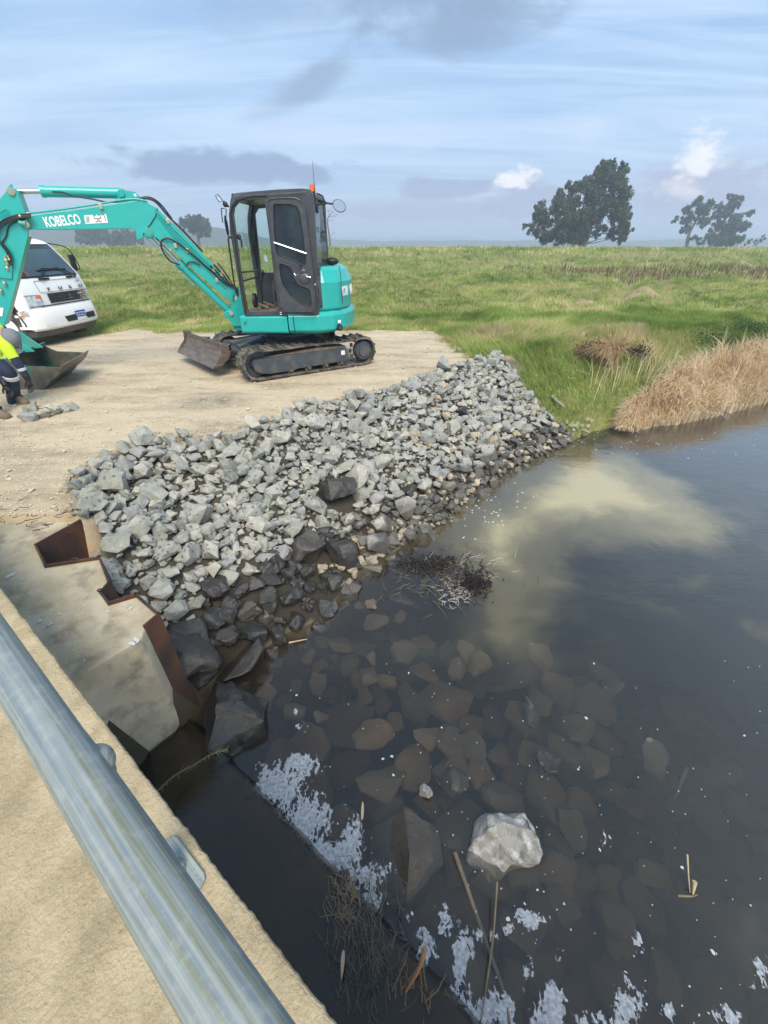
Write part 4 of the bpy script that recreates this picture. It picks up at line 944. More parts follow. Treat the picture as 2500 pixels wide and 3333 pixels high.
# --- cab
DY = Vector((0, 1, 0))
outer = [(548, 1168), (532, 1080), (500, 880), (462, 560), (436, 400), (446, 345), (485, 298), (590, 272), (800, 256), (960, 250), (1012, 256), (1036, 285), (1050, 420), (1062, 700), (1072, 1000), (1074, 1168)]
hole1 = [(562, 1118), (546, 1030), (512, 820), (484, 600), (462, 440), (470, 385), (505, 345), (600, 330), (668, 330), (690, 350), (700, 430), (728, 640), (752, 850), (786, 1110), (770, 1135), (575, 1138)]
hole2 = [(730, 350), (900, 330), (950, 350), (990, 500), (1020, 800), (1040, 1125), (830, 1128), (800, 1020), (760, 700)]
cabf = MB().plate([c1(*p) for p in outer], [[c1(*p) for p in hole1], [c1(*p) for p in hole2]], DY*.06)
cab = cabf.build('cab_frame', M['grey'], exc, bevel=.012, seg=3)
MB().tube([c1(x, y, YC-.004) for x, y in [(554, 1150), (538, 1060), (504, 850), (472, 600), (449, 440), (455, 385), (490, 335), (590, 308), (700, 303)]], .012, 8).build('door_seal', M['black'], cab)
CX0, CX1 = -2.17, -1.04
# right hand side of the cab
rs_o = [(-2.17, .93), (-2.16, 1.6), (-2.10, 2.30), (-2.03, 2.40), (-1.0, 2.47), (-.92, 2.40), (-.93, .93)]
h1 = [(-2.08, 1.45), (-2.04, 2.25), (-1.98, 2.32), (-1.60, 2.35), (-1.58, 1.45)]
h2 = [(-1.52, 1.45), (-1.52, 2.35), (-1.06, 2.37), (-1.02, 2.3), (-1.04, 1.45)]
YR = 8.03
MB().plate([(x, YR, z) for x, z in rs_o], [[(x, YR, z) for x, z in h1], [(x, YR, z) for x, z in h2]], (0, .04, 0)).build('cab_side', M['grey'], cab, bevel=.008)
MB().plate([(x, YR+.015, z) for x, z in [(-2.09, 1.43), (-2.03, 2.33), (-1.04, 2.38), (-1.02, 1.43)]], (), (0, .006, 0)).build('side_window', M['clear'], cab)
# front frame: pillar, sill, header, crossbar, panes
fx = lambda z: -2.165+(.10*((z-2.0)/.4)**2 if z > 2.0 else 0)
mb = MB()
for a, b in ((7.06, 7.11), (7.98, 8.05)):
    mb.loft([[Vector((fx(z)-.02, a, z)), Vector((fx(z)+.04, a, z)), Vector((fx(z)+.04, b, z)), Vector((fx(z)-.02, b, z))] for z in (.93, 1.5, 2.0, 2.2, 2.35, 2.40)])
mb.box((-2.15, 7.55, 1.385), (.03, .9, .025)); mb.box((-2.14, 7.55, .95), (.06, .95, .05)); mb.box((-2.05, 7.55, 2.40), (.09, .9, .05))
mb.build('front_frame', M['grey'], cab, bevel=.006)
MB().plate([(-2.165, 7.11, .98), (-2.165, 7.98, .98), (-2.165, 7.98, 1.37), (-2.165, 7.11, 1.37)], (), (.005, 0, 0)).build('lower_windscreen', M['clear'], cab)
MB().plate([(-2.165, 7.11, 1.40), (-2.165, 7.98, 1.40), (-2.165, 7.98, 2.0), (-2.09, 7.98, 2.36), (-2.09, 7.11, 2.36), (-2.165, 7.11, 2.0)], (), (.005, 0, 0)).build('windscreen', M['clear'], cab)
# roof
def rr_(z, e, zf=0): return [Vector((x, y, z+zf*(x+1.04)*.05)) for x, y in [(-2.06+e, 7.05+e), (-1.06-e, 7.05+e), (-1.0-e, 7.11+e), (-.94-e, 7.98-e), (-1.0-e, 8.06-e), (-2.0+e, 8.06-e), (-2.08+e, 7.98-e), (-2.1+e, 7.12+e)]]
MB().loft([rr_(2.40, .0, 1), rr_(2.45, -.004, 1), rr_(2.485, .03, 1), rr_(2.50, .12, 1)]).build('roof', M['grey'], cab, bevel=.012, seg=3)
MB().box((-1.62, 7.52, 2.385), (.5, .5, .02)).build('roof_hatch', M['dark'], cab)
# rear frame and curved smoked pane
mb = MB(); mb.bar((-1.045, 7.09, .93), (-1.06, 7.09, 2.43), .07, .07, (0, 1, 0)); mb.bar((-.94, 8.02, .93), (-.95, 8.02, 2.43), .05, .05, (0, 1, 0)); mb.box((-.98, 7.55, 1.30), (.05, .9, .55)); mb.build('rear_frame', M['grey'], cab, bevel=.01)
MB().plate([(-1.02, 7.12, 1.56), (-.93, 8.02, 1.56), (-.95, 8.02, 2.36), (-1.03, 7.12, 2.40)], (), (.006, 0, 0)).build('rear_window', M['rearglass'], cab)
MB().plate([(-1.04, 7.1, 1.56), (-.90, 8.02, 1.56), (-.90, 8.02, 1.61), (-1.04, 7.1, 1.61)], (), (.03, 0, 0)).build('window_sill', M['grey'], cab)
# folded back door with its two panes
dout = [(712, 350), (735, 326), (860, 318), (925, 326), (955, 355), (985, 440), (1010, 660), (1040, 900), (1056, 1130), (1030, 1136), (826, 1134), (800, 1105), (782, 960), (760, 780), (735, 600), (716, 440)]
w1 = [(752, 372), (775, 360), (880, 362), (915, 375), (938, 420), (960, 560), (985, 780), (970, 803), (900, 768), (785, 728), (772, 700), (760, 560)]
w2 = [(795, 800), (815, 790), (868, 812), (886, 840), (893, 890), (925, 938), (1005, 972), (1015, 1000), (1026, 1080), (1015, 1098), (960, 1085), (880, 1025), (820, 940), (805, 880)]
w1 = [c1(*p, 6.985) for p in w1]; w2 = [c1(*p, 6.985) for p in w2]
door = MB().plate([c1(*p, 6.985) for p in dout], [w1, w2], DY*.035).build('cab_door', M['grey'], exc, bevel=.009, seg=3)
for w in (w1, w2):
    MB().plate([p+DY*.012 for p in w], (), DY*.006).build('door_window', M['dark'], door)
    MB().tube(w+[w[0]], .0085, 8).build('window_gasket', M['black'], door)
pts = [p-DY*.004 for p in [c1(*q, 6.985) for q in dout]]; MB().tube(curve_pts(pts+[pts[0]], 2), .008, 8).build('door_rim', M['grey'], door)
MB().tube([c1(757, 640, 6.97), c1(990, 720, 6.97)], .009, 8).build('window_bar', M['chrome'], door)
lk = MB().ball(c1(975, 900, 6.985), .07, 18, (1.25, .35, 1.05)).ball(c1(965, 850, 6.985), .05, 14, (1, .4, .8)).build('door_latch_housing', M['grey'], door, smooth=60)
MB().tube([c1(903, 865, 6.96), c1(912, 880, 6.95), c1(925, 870, 6.96)], .006, 8).tube([c1(990, 885, 6.95), c1(1020, 890, 6.95)], .008, 8).build('door_handle', M['chrome'], door)
MB().ball(c1(945, 803, 6.96), .018, 10).build('window_catch', M['black'], door)
for y in (1143, 1157): MB().box(c1(806, y, 7.03), (.03, .004, .012)).build('sill_marker', M['whitetext'], cab)
# interior
flr = MB().plate([(-2.12, 7.12, .955), (-1.05, 7.12, .955), (-1.05, 7.98, .955), (-2.12, 7.98, .955)], (), (0, 0, .02)).build('floor_mat', M['mat'], cab)
mb = MB(); mb.loft([[Vector((x, y, z)) for x, y in ((a, 7.74), (-1.1, 7.74), (-1.1, 7.97), (a, 7.97))] for a, z in ((-1.86, .98), (-1.86, 1.30), (-1.80, 1.40), (-1.74, 1.42))])
for k in range(6): mb.box((-1.50, 7.735, 1.10+.03*k), (.14, .01, .014))
cons = mb.build('side_console', M['interior'], cab, bevel=.012)
for k in range(6): MB().box((-1.50, 7.728, 1.115+.03*k), (.14, .006, .012)).build('vent_slot', M['black'], cons)
MB().box((-1.80, 7.73, 1.13), (.05, .01, .14)).build('fuse_cover', M['black'], cons)
MB().cyl((-1.76, 7.75, 1.33), (-1.76, 7.70, 1.34), .045, seg=20).build('dial', M['black'], cons)
MB().loft([[Vector((x, y, .98)) for x, y in ((-1.45, 7.25), (-1.1, 7.25), (-1.1, 7.68), (-1.45, 7.68))], [Vector((x, y, 1.28)) for x, y in ((-1.55, 7.22), (-1.1, 7.22), (-1.1, 7.70), (-1.55, 7.70))], [Vector((x, y, 1.38)) for x, y in ((-1.50, 7.25), (-1.1, 7.25), (-1.1, 7.67), (-1.5, 7.67))]]).build('seat', M['black'], cab, bevel=.03, seg=3)
mo = MB().box((-1.72, 7.80, 1.56), (.10, .15, .18), Matrix.Rotation(-.35, 3, 'Y')).build('monitor', M['black'], cab, bevel=.01)
MB().tube([(-1.70, 7.82, 1.38), (-1.72, 7.82, 1.50)], .02, 10).build('monitor_stalk', M['black'], mo)
MB().plate([c1(680, 728, 7.72), c1(702, 730, 7.72), c1(714, 778, 7.72), c1(690, 776, 7.72)], (), (0, .004, 0)).build('monitor_screen', M['lamp'], mo)
MB().tube([(-1.98, 7.42, .98), (-1.95, 7.42, 1.30), (-1.90, 7.42, 1.46)], .016, 10).ball((-1.90, 7.42, 1.48), .035, 12).build('travel_lever', M['black'], cab, smooth=60)
MB().tube([(-1.58, 7.66, 1.38), (-1.62, 7.64, 1.50), (-1.60, 7.64, 1.60), (-1.54, 7.66, 1.64)], .018, 10).build('control_lever', M['interior'], cab, smooth=60)
for k, (x, y) in enumerate(((-1.93, 7.30), (-1.88, 7.50))):
    MB().box((x, y, 1.03), (.20, .09, .02), Matrix.Rotation(.35, 3, 'Y')).tube([(x+.02, y, .97), (x, y, 1.03)], .012).build('pedal', M['dirtysteel'], cab, bevel=.004)
MB().tube(curve_pts([(-2.10, 7.92, 2.2), (-2.11, 7.9, 1.9), (-2.11, 7.9, 1.7)]), .018, 10).box((-2.10, 7.90, 1.95), (.05, .06, .22)).build('window_latch', M['black'], cab)
MB().tube([c1(520, 855, 7.2), c1(640, 842, 7.2)], .012, 8).build('guard_bar', M['black'], cab)
MB().ball(c1(505, 600, 7.1), .03, 10, (1, 1, 1.3)).tube([c1(505, 600, 7.08), c1(520, 620, 7.08), c1(525, 675, 7.08)], .013, 8).build('catch_handle', M['black'], cab)
MB().cyl((-2.02, 7.14, 1.12), (-1.98, 7.14, 1.12), .10, .10, 24).build('speaker', M['black'], cab, smooth=40)
# outside fittings
MB().tube(curve_pts([c1(500, 1030, 7.02), c1(478, 980, 6.98), c1(460, 860, 6.98), c1(436, 690, 6.98), c1(428, 620, 6.98), c1(434, 602, 7.0), c1(452, 605, 7.03)]), .0125, 10).build('grab_handle', M['black'], exc, smooth=60)
ml = MB().tube([c1(430, 380, 7.02), c1(400, 365, 6.98), c1(392, 340, 6.98)], .014, 8).tube([c1(382, 395, 6.95), c1(376, 395, 6.95), c1(386, 495, 6.95), c1(410, 497, 6.95), c1(412, 400, 6.95), c1(382, 393, 6.95)], .007, 8)
ml.ball(c1(405, 365, 6.98), .035, 10)
ml = ml.build('mirror_bracket', M['black'], exc, smooth=60)
MB().ball(c1(415, 520, 6.97), .07, 16, (.22, .8, 1.75)).build('wing_mirror', M['black'], ml, smooth=60)
wl_ = MB().loft([[c1(x, y, Y_) for x, y in q] for q, Y_ in (([(332, 296), (358, 292), (386, 340), (362, 350)], 6.93), ([(328, 300), (356, 290), (388, 338), (360, 354)], 7.0))]).build('work_light', M['black'], exc, bevel=.01)
MB().plate([c1(334, 300, 6.925), c1(355, 298, 6.925), c1(380, 340, 6.925), c1(362, 345, 6.925)], (), DY*.004).build('light_lens', M['lamp'], wl_)
MB().tube([c1(458, 312, 7.1), c1(452, 296, 7.1), c1(462, 288, 7.1), c1(472, 300, 7.1), c1(470, 312, 7.1)], .009, 8).build('lifting_eye', M['grey'], exc)
bp_ = c1(1033, 255, 7.30)
be = MB().cyl(bp_-Vector((0, 0, .09)), bp_-Vector((0, 0, .03)), .028, seg=18).build('beacon_base', M['black'], exc, smooth=40)
MB().cyl(bp_-Vector((0, 0, .03)), bp_+Vector((0, 0, .05)), .045, .036, 20).build('beacon', M['orange'], exc, smooth=40)
MB().tube([c1(1050, 320, 7.25), c1(1046, 230, 7.25), c1(1034, 55, 7.25)], .004, 6, rs=[.007, .004, .0025]).build('antenna', M['black'], exc)
rm = MB().tube(curve_pts([c1(1112, 330, 7.5), c1(1130, 352, 7.5), c1(1160, 360, 7.5), c1(1195, 362, 7.5)]), .012, 8).tube([c1(1060, 372, 7.4), c1(1095, 360, 7.45), c1(1130, 362, 7.5)], .012, 8).tube(curve_pts([c1(1068, 288, 7.4), c1(1104, 305, 7.5), c1(1118, 335, 7.5)]), .010, 8).build('mirror_bracket', M['black'], exc, smooth=60)
mc_ = c1(1226, 376, 7.5); ax = Vector((.35, -.75, .55)).normalized()
MB().cyl(mc_-ax*.018, mc_, .085, .10, 28).build('wing_mirror', M['black'], rm, smooth=40); MB().cyl(mc_, mc_+ax*.004, .09, seg=28).build('mirror_pane', M['mirror'], rm)
mc_ = c1(1062, 378, 7.4); MB().cyl(mc_-Vector((.01, 0, 0)), mc_+Vector((.02, 0, 0)), .085, seg=24).build('wing_mirror', M['black'], rm, smooth=40)
MB().ball(c1(1175, 775, 7.8), .09, 16, (1.2, .8, .6)).build('exhaust_cap', M['black'], exc, smooth=60)
# --- boom, in its own upright plane swung towards the camera
SA = math.radians(20); BD = Vector((-math.cos(SA), -math.sin(SA), 0)); BN = Vector((math.sin(SA), -math.cos(SA), 0)); BO = Vector((-2.50, 8.0, 0))
def bz(u, v, off=.1): return onp(u, v, BO+BN*off, BN)
def b2(x, y, off=.1): return bz(.4822*x, 580+.4824*y, off)
def b3(x, y, off=.1): return bz(200+.3376*x, 650+.3376*y, off)
brk = [b2(1555, 890), b2(1512, 905), b2(1512, 935), b2(1545, 950), b2(1575, 1000), b2(1585, 1025), b2(1640, 1030), b2(1640, 760), b2(1600, 740), b2(1570, 770), b2(1565, 830)]
MB().plate(brk, (), -BN*.04).plate([p-BN*.16 for p in brk], (), -BN*.04).plate([b2(1575, 1000, .14), b2(1660, 1000, .14), b2(1660, 780, .14), b2(1600, 800, .14)], (), -BN*.28).build('swing_bracket', M['teal'], exc, bevel=.008)
for q in ((1597, 812), (1562, 912)): MB().cyl(b2(*q, .12), b2(*q, -.12), .035, seg=20).cyl(b2(*q, .125), b2(*q, .12), .022, seg=6).build('pivot_pin', M['zinc'], exc, smooth=40)
prof = [(92, 702), (150, 694), (231, 684), (386, 661), (440, 653), (472, 656), (506, 674), (559, 725), (627, 792), (675, 843), (723, 889), (757, 935), (770, 965), (762, 985), (748, 980), (720, 958), (675, 918), (640, 888), (598, 848), (560, 812), (528, 786), (505, 773), (490, 777), (470, 774), (455, 760), (430, 744), (400, 744), (250, 747), (92, 748), (82, 735), (82, 715)]
bm_ = MB().plate([bz(u, v) for u, v in prof], (), -BN*.2)
boom = bm_.build('boom', M['teal'], exc, bevel=.007)
# stiffening flange strips along the top edge, boss plates
MB().plate([bz(u, v, .108) for u, v in [(440, 742), (468, 757), (466, 773), (446, 781), (443, 760)]], (), -BN*.22).build('boom_lug', M['teal'], boom, bevel=.004)
MB().cyl(bz(484, 757, .125), bz(484, 757, -.125), .062, seg=28).build('boss', M['teal'], boom, smooth=40, bevel=.004); MB().cyl(bz(484, 757, .13), bz(484, 757, .126), .04, seg=24).build('pin', M['tealdirty'], boom)
MB().tube([bz(u, v, .106) for u, v in [(512, 678), (506, 705), (490, 730), (474, 748), (466, 765)]], .006, 6).build('weld_hose', M['hose'], boom)
MB().plate([bz(u, v, .07) for u, v in [(381, 628), (386, 616), (396, 612), (408, 620), (440, 624), (453, 640), (452, 656), (384, 664)]], (), -BN*.14).build('top_lug', M['teal'], boom, bevel=.005)
MB().cyl(bz(394, 629, .10), bz(394, 629, -.10), .045, seg=24).build('lug_boss', M['teal'], boom, smooth=40, bevel=.004)
MB().cyl(bz(440, 635, .075), bz(440, 635, .068), .018, seg=14).build('lug_hole', M['whitetext'], boom)
# long steel pipes on the flank
pm_ = MB()
for dv, off in ((0, .112), (9, .112), (18, .112)):
    pm_.tube(curve_pts([bz(u, v, off) for u, v in [(505+dv*.3, 682+dv), (555, 735+dv*1.2), (620, 800+dv*1.2), (690, 872+dv*1.2), (735, 920+dv)]], 4), .0085, 8)
pm_.tube(curve_pts([bz(u, v, .10) for u, v in [(90, 693), (130, 690), (231, 677), (330, 662), (386, 652), (440, 648), (480, 655)]], 4), .013, 8)
pm_.build('hydraulic_pipe', M['teal'], boom, smooth=60)
hm = MB()
hm.tube(curve_pts([bz(u, v, .05) for u, v in [(450, 648), (480, 646), (510, 660), (548, 704), (600, 755), (660, 820)]], 4), .014, 8)
hm.tube(curve_pts([bz(u, v, .02) for u, v in [(450, 646), (485, 642), (520, 662), (560, 712)]], 4), .012, 8)
for k in range(4): hm.tube(curve_pts([bz(u, v, .12) for u, v in [(672+12*k, 868-4*k), (700+10*k, 893-3*k), (735+6*k, 925-2*k), (775, 938+8*k)]], 4), .012, 8)
hm.build('hydraulic_hose', M['hose'], boom, smooth=60)
for u, v in [(547, 720), (571, 800), (696, 880), (722, 893), (610, 815), (706, 912), (90, 700), (328, 672)]:
    MB().box(bz(u, v, .118), (.045, .02, .06), Matrix((BD, BN, Vector((0, 0, 1)))).transposed()).build('hose_clamp', M['zinc'], boom, bevel=.004)
MB().tube(curve_pts([bz(u, v, .13) for u, v in [(586, 862), (555, 850), (534, 825), (524, 795), (532, 779), (555, 778), (590, 800), (618, 822), (660, 858), (700, 890)]], 5), .0125, 10).build('loop_hose', M['hose'], boom, smooth=60)
MB().tube(curve_pts([bz(u, v, .12) for u, v in [(608, 868), (612, 856), (628, 852), (650, 862)]], 5), .010, 8).build('loop_hose', M['hose'], boom, smooth=60)
# boom cylinder
a, b = bz(484, 757, 0), bz(753, 1020, 0); ca = bz(583, 857, 0)
MB().cyl(ca, b, .062, seg=28).cyl(ca-(b-a).normalized()*.02, ca+(b-a).normalized()*.08, .068, seg=28).build('boom_cylinder', M['teal'], exc, smooth=40)
MB().cyl(a, ca, .030, seg=20).build('cylinder_rod', M['chrome'], exc, smooth=40)
MB().bar(bz(478, 776, .0), bz(634, 930, .0), .10, .006, (0, 0, 1)).build('rod_guard', M['teal'], exc)
MB().cyl(b-BN*.07, b+BN*.07, .05, seg=20).build('cylinder_eye', M['teal'], exc, smooth=40)
# arm cylinder
a, b, ca = bz(36, 623, 0), bz(394, 629, 0), bz(133, 623, 0)
MB().cyl(ca, b, .064, seg=28).cyl(ca, ca+(b-ca).normalized()*.05, .07, seg=28).build('arm_cylinder', M['teal'], exc, smooth=40)
MB().cyl(a, ca, .030, seg=20).build('cylinder_rod', M['chrome'], exc, smooth=40)
MB().tube(curve_pts([bz(u, v, .085) for u, v in [(170, 624), (205, 626), (240, 638), (300, 648), (345, 657), (384, 657)]], 5), .010, 8).build('cylinder_hose', M['hose'], exc, smooth=60)
# arm (dipper)
ap = [(30, 602), (36, 597), (42, 610), (55, 617), (82, 690), (94, 740), (90, 775), (62, 890), (34, 1000), (14, 1062), (-8, 1078), (-50, 1060), (-40, 960), (-55, 880), (-75, 800), (-55, 720), (-20, 665), (14, 630)]
arm = MB().plate([bz(u, v, .14) for u, v in ap], [[bz(u, v, .14) for u, v in [(-12, 712), (-2, 695), (18, 682), (32, 690), (37, 703), (20, 712), (0, 716)]]], -BN*.03).plate([bz(u, v, -.11) for u, v in ap], (), -BN*.03)
arm.plate([bz(u, v, .11) for u, v in [(88, 770), (14, 1058), (-8, 1070), (-30, 1050), (10, 900), (30, 780)]], (), -BN*.22)
arm.plate([bz(u, v, .11) for u, v in [(42, 612), (55, 619), (80, 690), (70, 690), (45, 640)]], (), -BN*.22)
arm = arm.build('arm', M['teal'], exc, bevel=.006)
for q in ((36, 623), (84, 729)): MB().cyl(bz(*q, .165), bz(*q, -.165), .042, seg=24).cyl(bz(*q, .17), bz(*q, .165), .026, seg=6).build('arm_pin', M['zinc'], arm, smooth=40)
MB().tube([bz(62, 725, .175), bz(84, 729, .175)], .03, 14).build('pin_retainer', M['tealdirty'], arm, smooth=60)
ah = MB()
for k in range(3): ah.tube(curve_pts([bz(u, v, .16+.015*k) for u, v in [(100, 697+5*k), (60, 700+5*k), (20, 712+7*k), (-10, 735+8*k), (-14, 770+4*k), (8+4*k, 800), (26+4*k, 830), (28+4*k, 862)]], 5), .011, 8)
ah.tube(curve_pts([bz(u, v, .155) for u, v in [(84, 712), (50, 722), (28, 738), (20, 768), (6, 790)]], 5), .008, 8)
ah.build('hydraulic_hose', M['hose'], arm, smooth=60)
for u, v, h in [(20, 848, .10), (32, 845, .10), (24, 872, .05), (14, 922, .06), (2, 946, .06), (66, 705, .03)]:
    MB().cyl(bz(u, v, .165)+Vector((0, 0, h/2)), bz(u, v, .165)-Vector((0, 0, h/2)), .018, seg=8).ball(bz(u, v, .165), .026, 8).build('hose_fitting', M['zinc'], arm, smooth=60)
MB().plate([bz(u, v, .16) for u, v in [(-60, 885), (28, 902), (31, 875), (32, 840), (40, 842), (38, 908), (-60, 896)]], (), -BN*.01).build('hose_bracket', M['teal'], arm)
MB().plate([bz(u, v, .145) for u, v in [(-14, 1000), (12, 1002), (8, 1030), (-18, 1026)]], (), BN*.002).build('arm_sticker', M['whitetext'], arm)
# lettering on the boom flank
o_ = bz(151, 739, .101); e_ = bz(272, 727, .101); hgt = (bz(151, 707, .101)-o_).length
text_obj('maker_lettering', 'KOBELCO', hgt*1.32, o_, e_-o_, (0, 0, 1), M['whitetext'], boom, .001, hgt*.035, (e_-o_).length/(hgt*1.32*4.75))
stk = MB().plate([bz(u, v, .101) for u, v in [(273, 701), (345, 697), (352, 725), (279, 729)]], (), BN*.003).build('number_sticker', M['whitetext'], boom)
sx = (bz(345, 697, .1)-bz(273, 701, .1)).normalized()
seg = MB(); su = Vector((0, 0, 1))
def digit(org, segs, h, w):
    P_ = {'a': ((0, h), (w, h)), 'b': ((w, h), (w, h/2)), 'c': ((w, h/2), (w, 0)), 'd': ((0, 0), (w, 0)), 'e': ((0, h/2), (0, 0)), 'f': ((0, h), (0, h/2)), 'g': ((0, h/2), (w, h/2))}
    for s in segs:
        (x0, y0), (x1, y1) = P_[s]; a = org+sx*x0+su*y0; b = org+sx*x1+su*y1; seg.bar(a+BN*.001, b+BN*.001, .007, .003, BN)
h_ = .078
for k, sg in enumerate(('afgcd', 'abged', 'abc')): digit(bz(311+12.6*k, 722-.8*k, .105), sg, h_, .034)
seg.build('fleet_number', M['black'], stk)
fine = MB()
for k in range(6): a = bz(280.5, 706.5+3.4*k, .1045); fine.bar(a, a+sx*(.05 if k % 2 else .04), .006, .001, BN)
fine.build('fine_print', M['interior'], stk)
# bucket lying on the gravel, mouth turned up to the right
nl = atz(137, 1270, 0.0)                       # lowest point of near side plate
YB = nl.y
def kb(u, v, Y=YB): return aty(u, v, Y)
side = [(88, 1192), (140, 1193), (199, 1197), (188, 1222), (164, 1243), (150, 1262), (137, 1271), (112, 1274), (70, 1268), (30, 1245), (5, 1200), (10, 1168), (40, 1172)]
near = [kb(*p) for p in side]
WD = (kb(278, 1145, YB+.95)-kb(199, 1197))      # from near lip to far lip
WD = Vector((WD.x, WD.y, 0)); WD = WD.normalized()*1.02; WD.z = .0
nrm_ = WD.normalized()
B_ = MB(); B_.plate(near, (), nrm_*.014); B_.plate([p+WD for p in near], (), nrm_*.014)
# wrapped shell: from lip round the bottom to the back top
shell = near[2:12]
for i in range(len(shell)-1):
    a, b = shell[i], shell[i+1]; c = (sum(near, Vector())/len(near)); n_ = (b-a).cross(nrm_).normalized(); n_ = n_ if n_.dot(c-a) > 0 else -n_
    B_.plate([a, b, b+WD, a+WD], (), n_*.014)
bk = B_.build('bucket', M['bucket'], exc, bevel=.003)
lip = near[2]; ld = (near[3]-near[2]).normalized()
MB().plate([lip-ld*.05+Vector((.015, 0, 0)), lip+ld*.11+Vector((.015, 0, 0)), lip+ld*.11+WD+Vector((.015, 0, 0)), lip-ld*.05+WD+Vector((.015, 0, 0))], (), (-.025, 0, 0)).build('lip_blade', M['blade'], bk, bevel=.004)
t_ = near[11]; MB().plate([t_, t_+WD, t_+WD+Vector((.16, 0, .05)), t_+Vector((.16, 0, .05))], (), (0, 0, -.02)).build('bucket_back', M['tealdirty'], bk, bevel=.003)
hl = MB()
for k in (.34, .62):
    c = t_+WD*k; hl.plate([c+Vector((-.02, 0, 0)), c+Vector((.30, 0, .03)), c+Vector((.05, 0, .26)), c+Vector((-.22, 0, .30)), c+Vector((-.25, 0, .1))], (), nrm_*.03)
hl.cyl(t_+WD*.3+Vector((-.12, 0, .2)), t_+WD*.7+Vector((-.12, 0, .2)), .04, seg=18)
hl.build('bucket_ears', M['tealdirty'], bk, bevel=.005)
pa, pb = bz(-12, 1055, 0), t_+WD*.5+Vector((-.1, 0, .2))
MB().bar(pa, pb, .16, .07).build('bucket_link', M['tealdirty'], exc, bevel=.01)
# ------------------------------------------------------------------ truck
TF = Vector((.993, -.117, 0)).normalized(); TL = Vector((.117, .993, 0)).normalized(); T0 = Vector((-7.1, 10.12, 0))
def T(f, l, z): return T0+TF*f+TL*l+Vector((0, 0, z-.02))
def tp(x, y, f=.07): return onp(.1989*x, 750+.1989*y, T(f, 0, 0), TF)
truck = empty('truck', tuple(T(-1.2, 0, 0)), 'white cab over truck parked on the grass behind the excavator boom', 'truck')
ZS = [(.62, .06), (.80, .065), (1.05, .045), (1.27, -.02), (1.31, -.035), (1.55, -.20), (1.78, -.38), (1.87, -.46), (1.93, -.56), (1.97, -.72), (1.99, -.95)]
def fz(z):
    if z <= ZS[0][0]: return ZS[0][1]
    for (a, b), (c, d) in zip(ZS[:-1], ZS[1:]):
        if z <= c: return b+(d-b)*(z-a)/(c-a)
    return ZS[-1][1]
def lw(z): return 1-.07*min(1, max(0, (z-1.2)/.8))**1.3
def surf(l, z, off=0): return T(fz(z)-.07*abs(l/.9)**4+off, l*lw(z), z)
ls = [-.90, -.885, -.84, -.7, -.5, -.25, 0, .25, .5, .7, .84, .885, .90]
rings = []
for l in ls:
    e = .02 if abs(l) > .89 else 0
    r = [surf(l, z, -e) for z, _ in ZS] + [T(-1.3, l*lw(1.99), 1.985-e), T(-1.62, l*lw(1.9), 1.93-e), T(-1.66, l*lw(1.5), 1.5), T(-1.66, l, .60), T(-1.0, l, .60)]
    # wheel arch notch on the outer rings
    r += [T(-.95, l, .80), T(-.75, l, .98), T(-.50, l, .98), T(-.28, l, .80), T(-.20, l, .62)]
    rings.append(r)
tb = MB().loft(rings).build('cab_body', M['white'], truck, smooth=30)
def patch(l0, l1, z0, z1, off, m, name, parent, nl=14, nz_=8, th=.004):
    mb = MB(); v = [surf(l0+(l1-l0)*i/nl, z0+(z1-z0)*j/nz_, off) for j in range(nz_+1) for i in range(nl+1)]; w = [p-TF*th for p in v]; n = len(v)
    f = [(j*(nl+1)+i, j*(nl+1)+i+1, (j+1)*(nl+1)+i+1, (j+1)*(nl+1)+i) for j in range(nz_) for i in range(nl)]
    mb.add(v+w, f+[tuple(n+k for k in reversed(q)) for q in f]); return mb.build(name, m, parent, smooth=40)
ws = patch(-.83, .83, 1.29, 1.875, .006, M['black'], 'windscreen_seal', tb)
wsg = patch(-.80, .80, 1.32, 1.85, .012, M['wind'], 'windscreen', truck)
patch(-.80, .80, 1.79, 1.852, .0145, M['dark'], 'sun_band', wsg, nz_=2)
for l in (-.72, -.56): patch(l, l+.05, 1.33, 1.52, .0145, mat('red_reflective_cloth', (.20, .05, .04), .6), 'red_folder', wsg, 2, 4)
patch(-.67, -.56, 1.33, 1.53, .014, M['black'], 'black_folder', wsg, 2, 4)
gr_ = patch(-.36, .74, .82, 1.00, .012, M['black'], 'grille', truck)
gm_ = MB()
for j in range(3):
    for i in range(12):
        a = -.34+.09*i+(.045 if j % 2 else 0); z = .845+.05*j
        if a < .68: gm_.tube([surf(a, z, .02), surf(a+.022, z+.022, .02), surf(a+.066, z+.022, .02), surf(a+.088, z, .02), surf(a+.066, z-.022, .02), surf(a+.022, z-.022, .02)], .004, 5)
gm_.build('grille_mesh', M['grey'], gr_)
lg = MB(); c = surf(.20, .90, .032)
for dl, dz_ in ((0, .030), (-.03, -.018), (.03, -.018)):
    q = c+TL*dl+Vector((0, 0, dz_)); lg.plate([q+Vector((0, 0, .026)), q+TL*.016, q-Vector((0, 0, .026)), q-TL*.016] if dl == 0 else [q+TL*.028+Vector((0, 0, -.012)), q+TL*.0+Vector((0, 0, .012)), q-TL*.028+Vector((0, 0, -.012)), q+Vector((0, 0, -.02))], (), TF*.004)
lg.build('badge', M['chrome'], truck)
patch(-.62, .80, .775, .795, .008, M['black'], 'shadow_gap', truck, nz_=1)
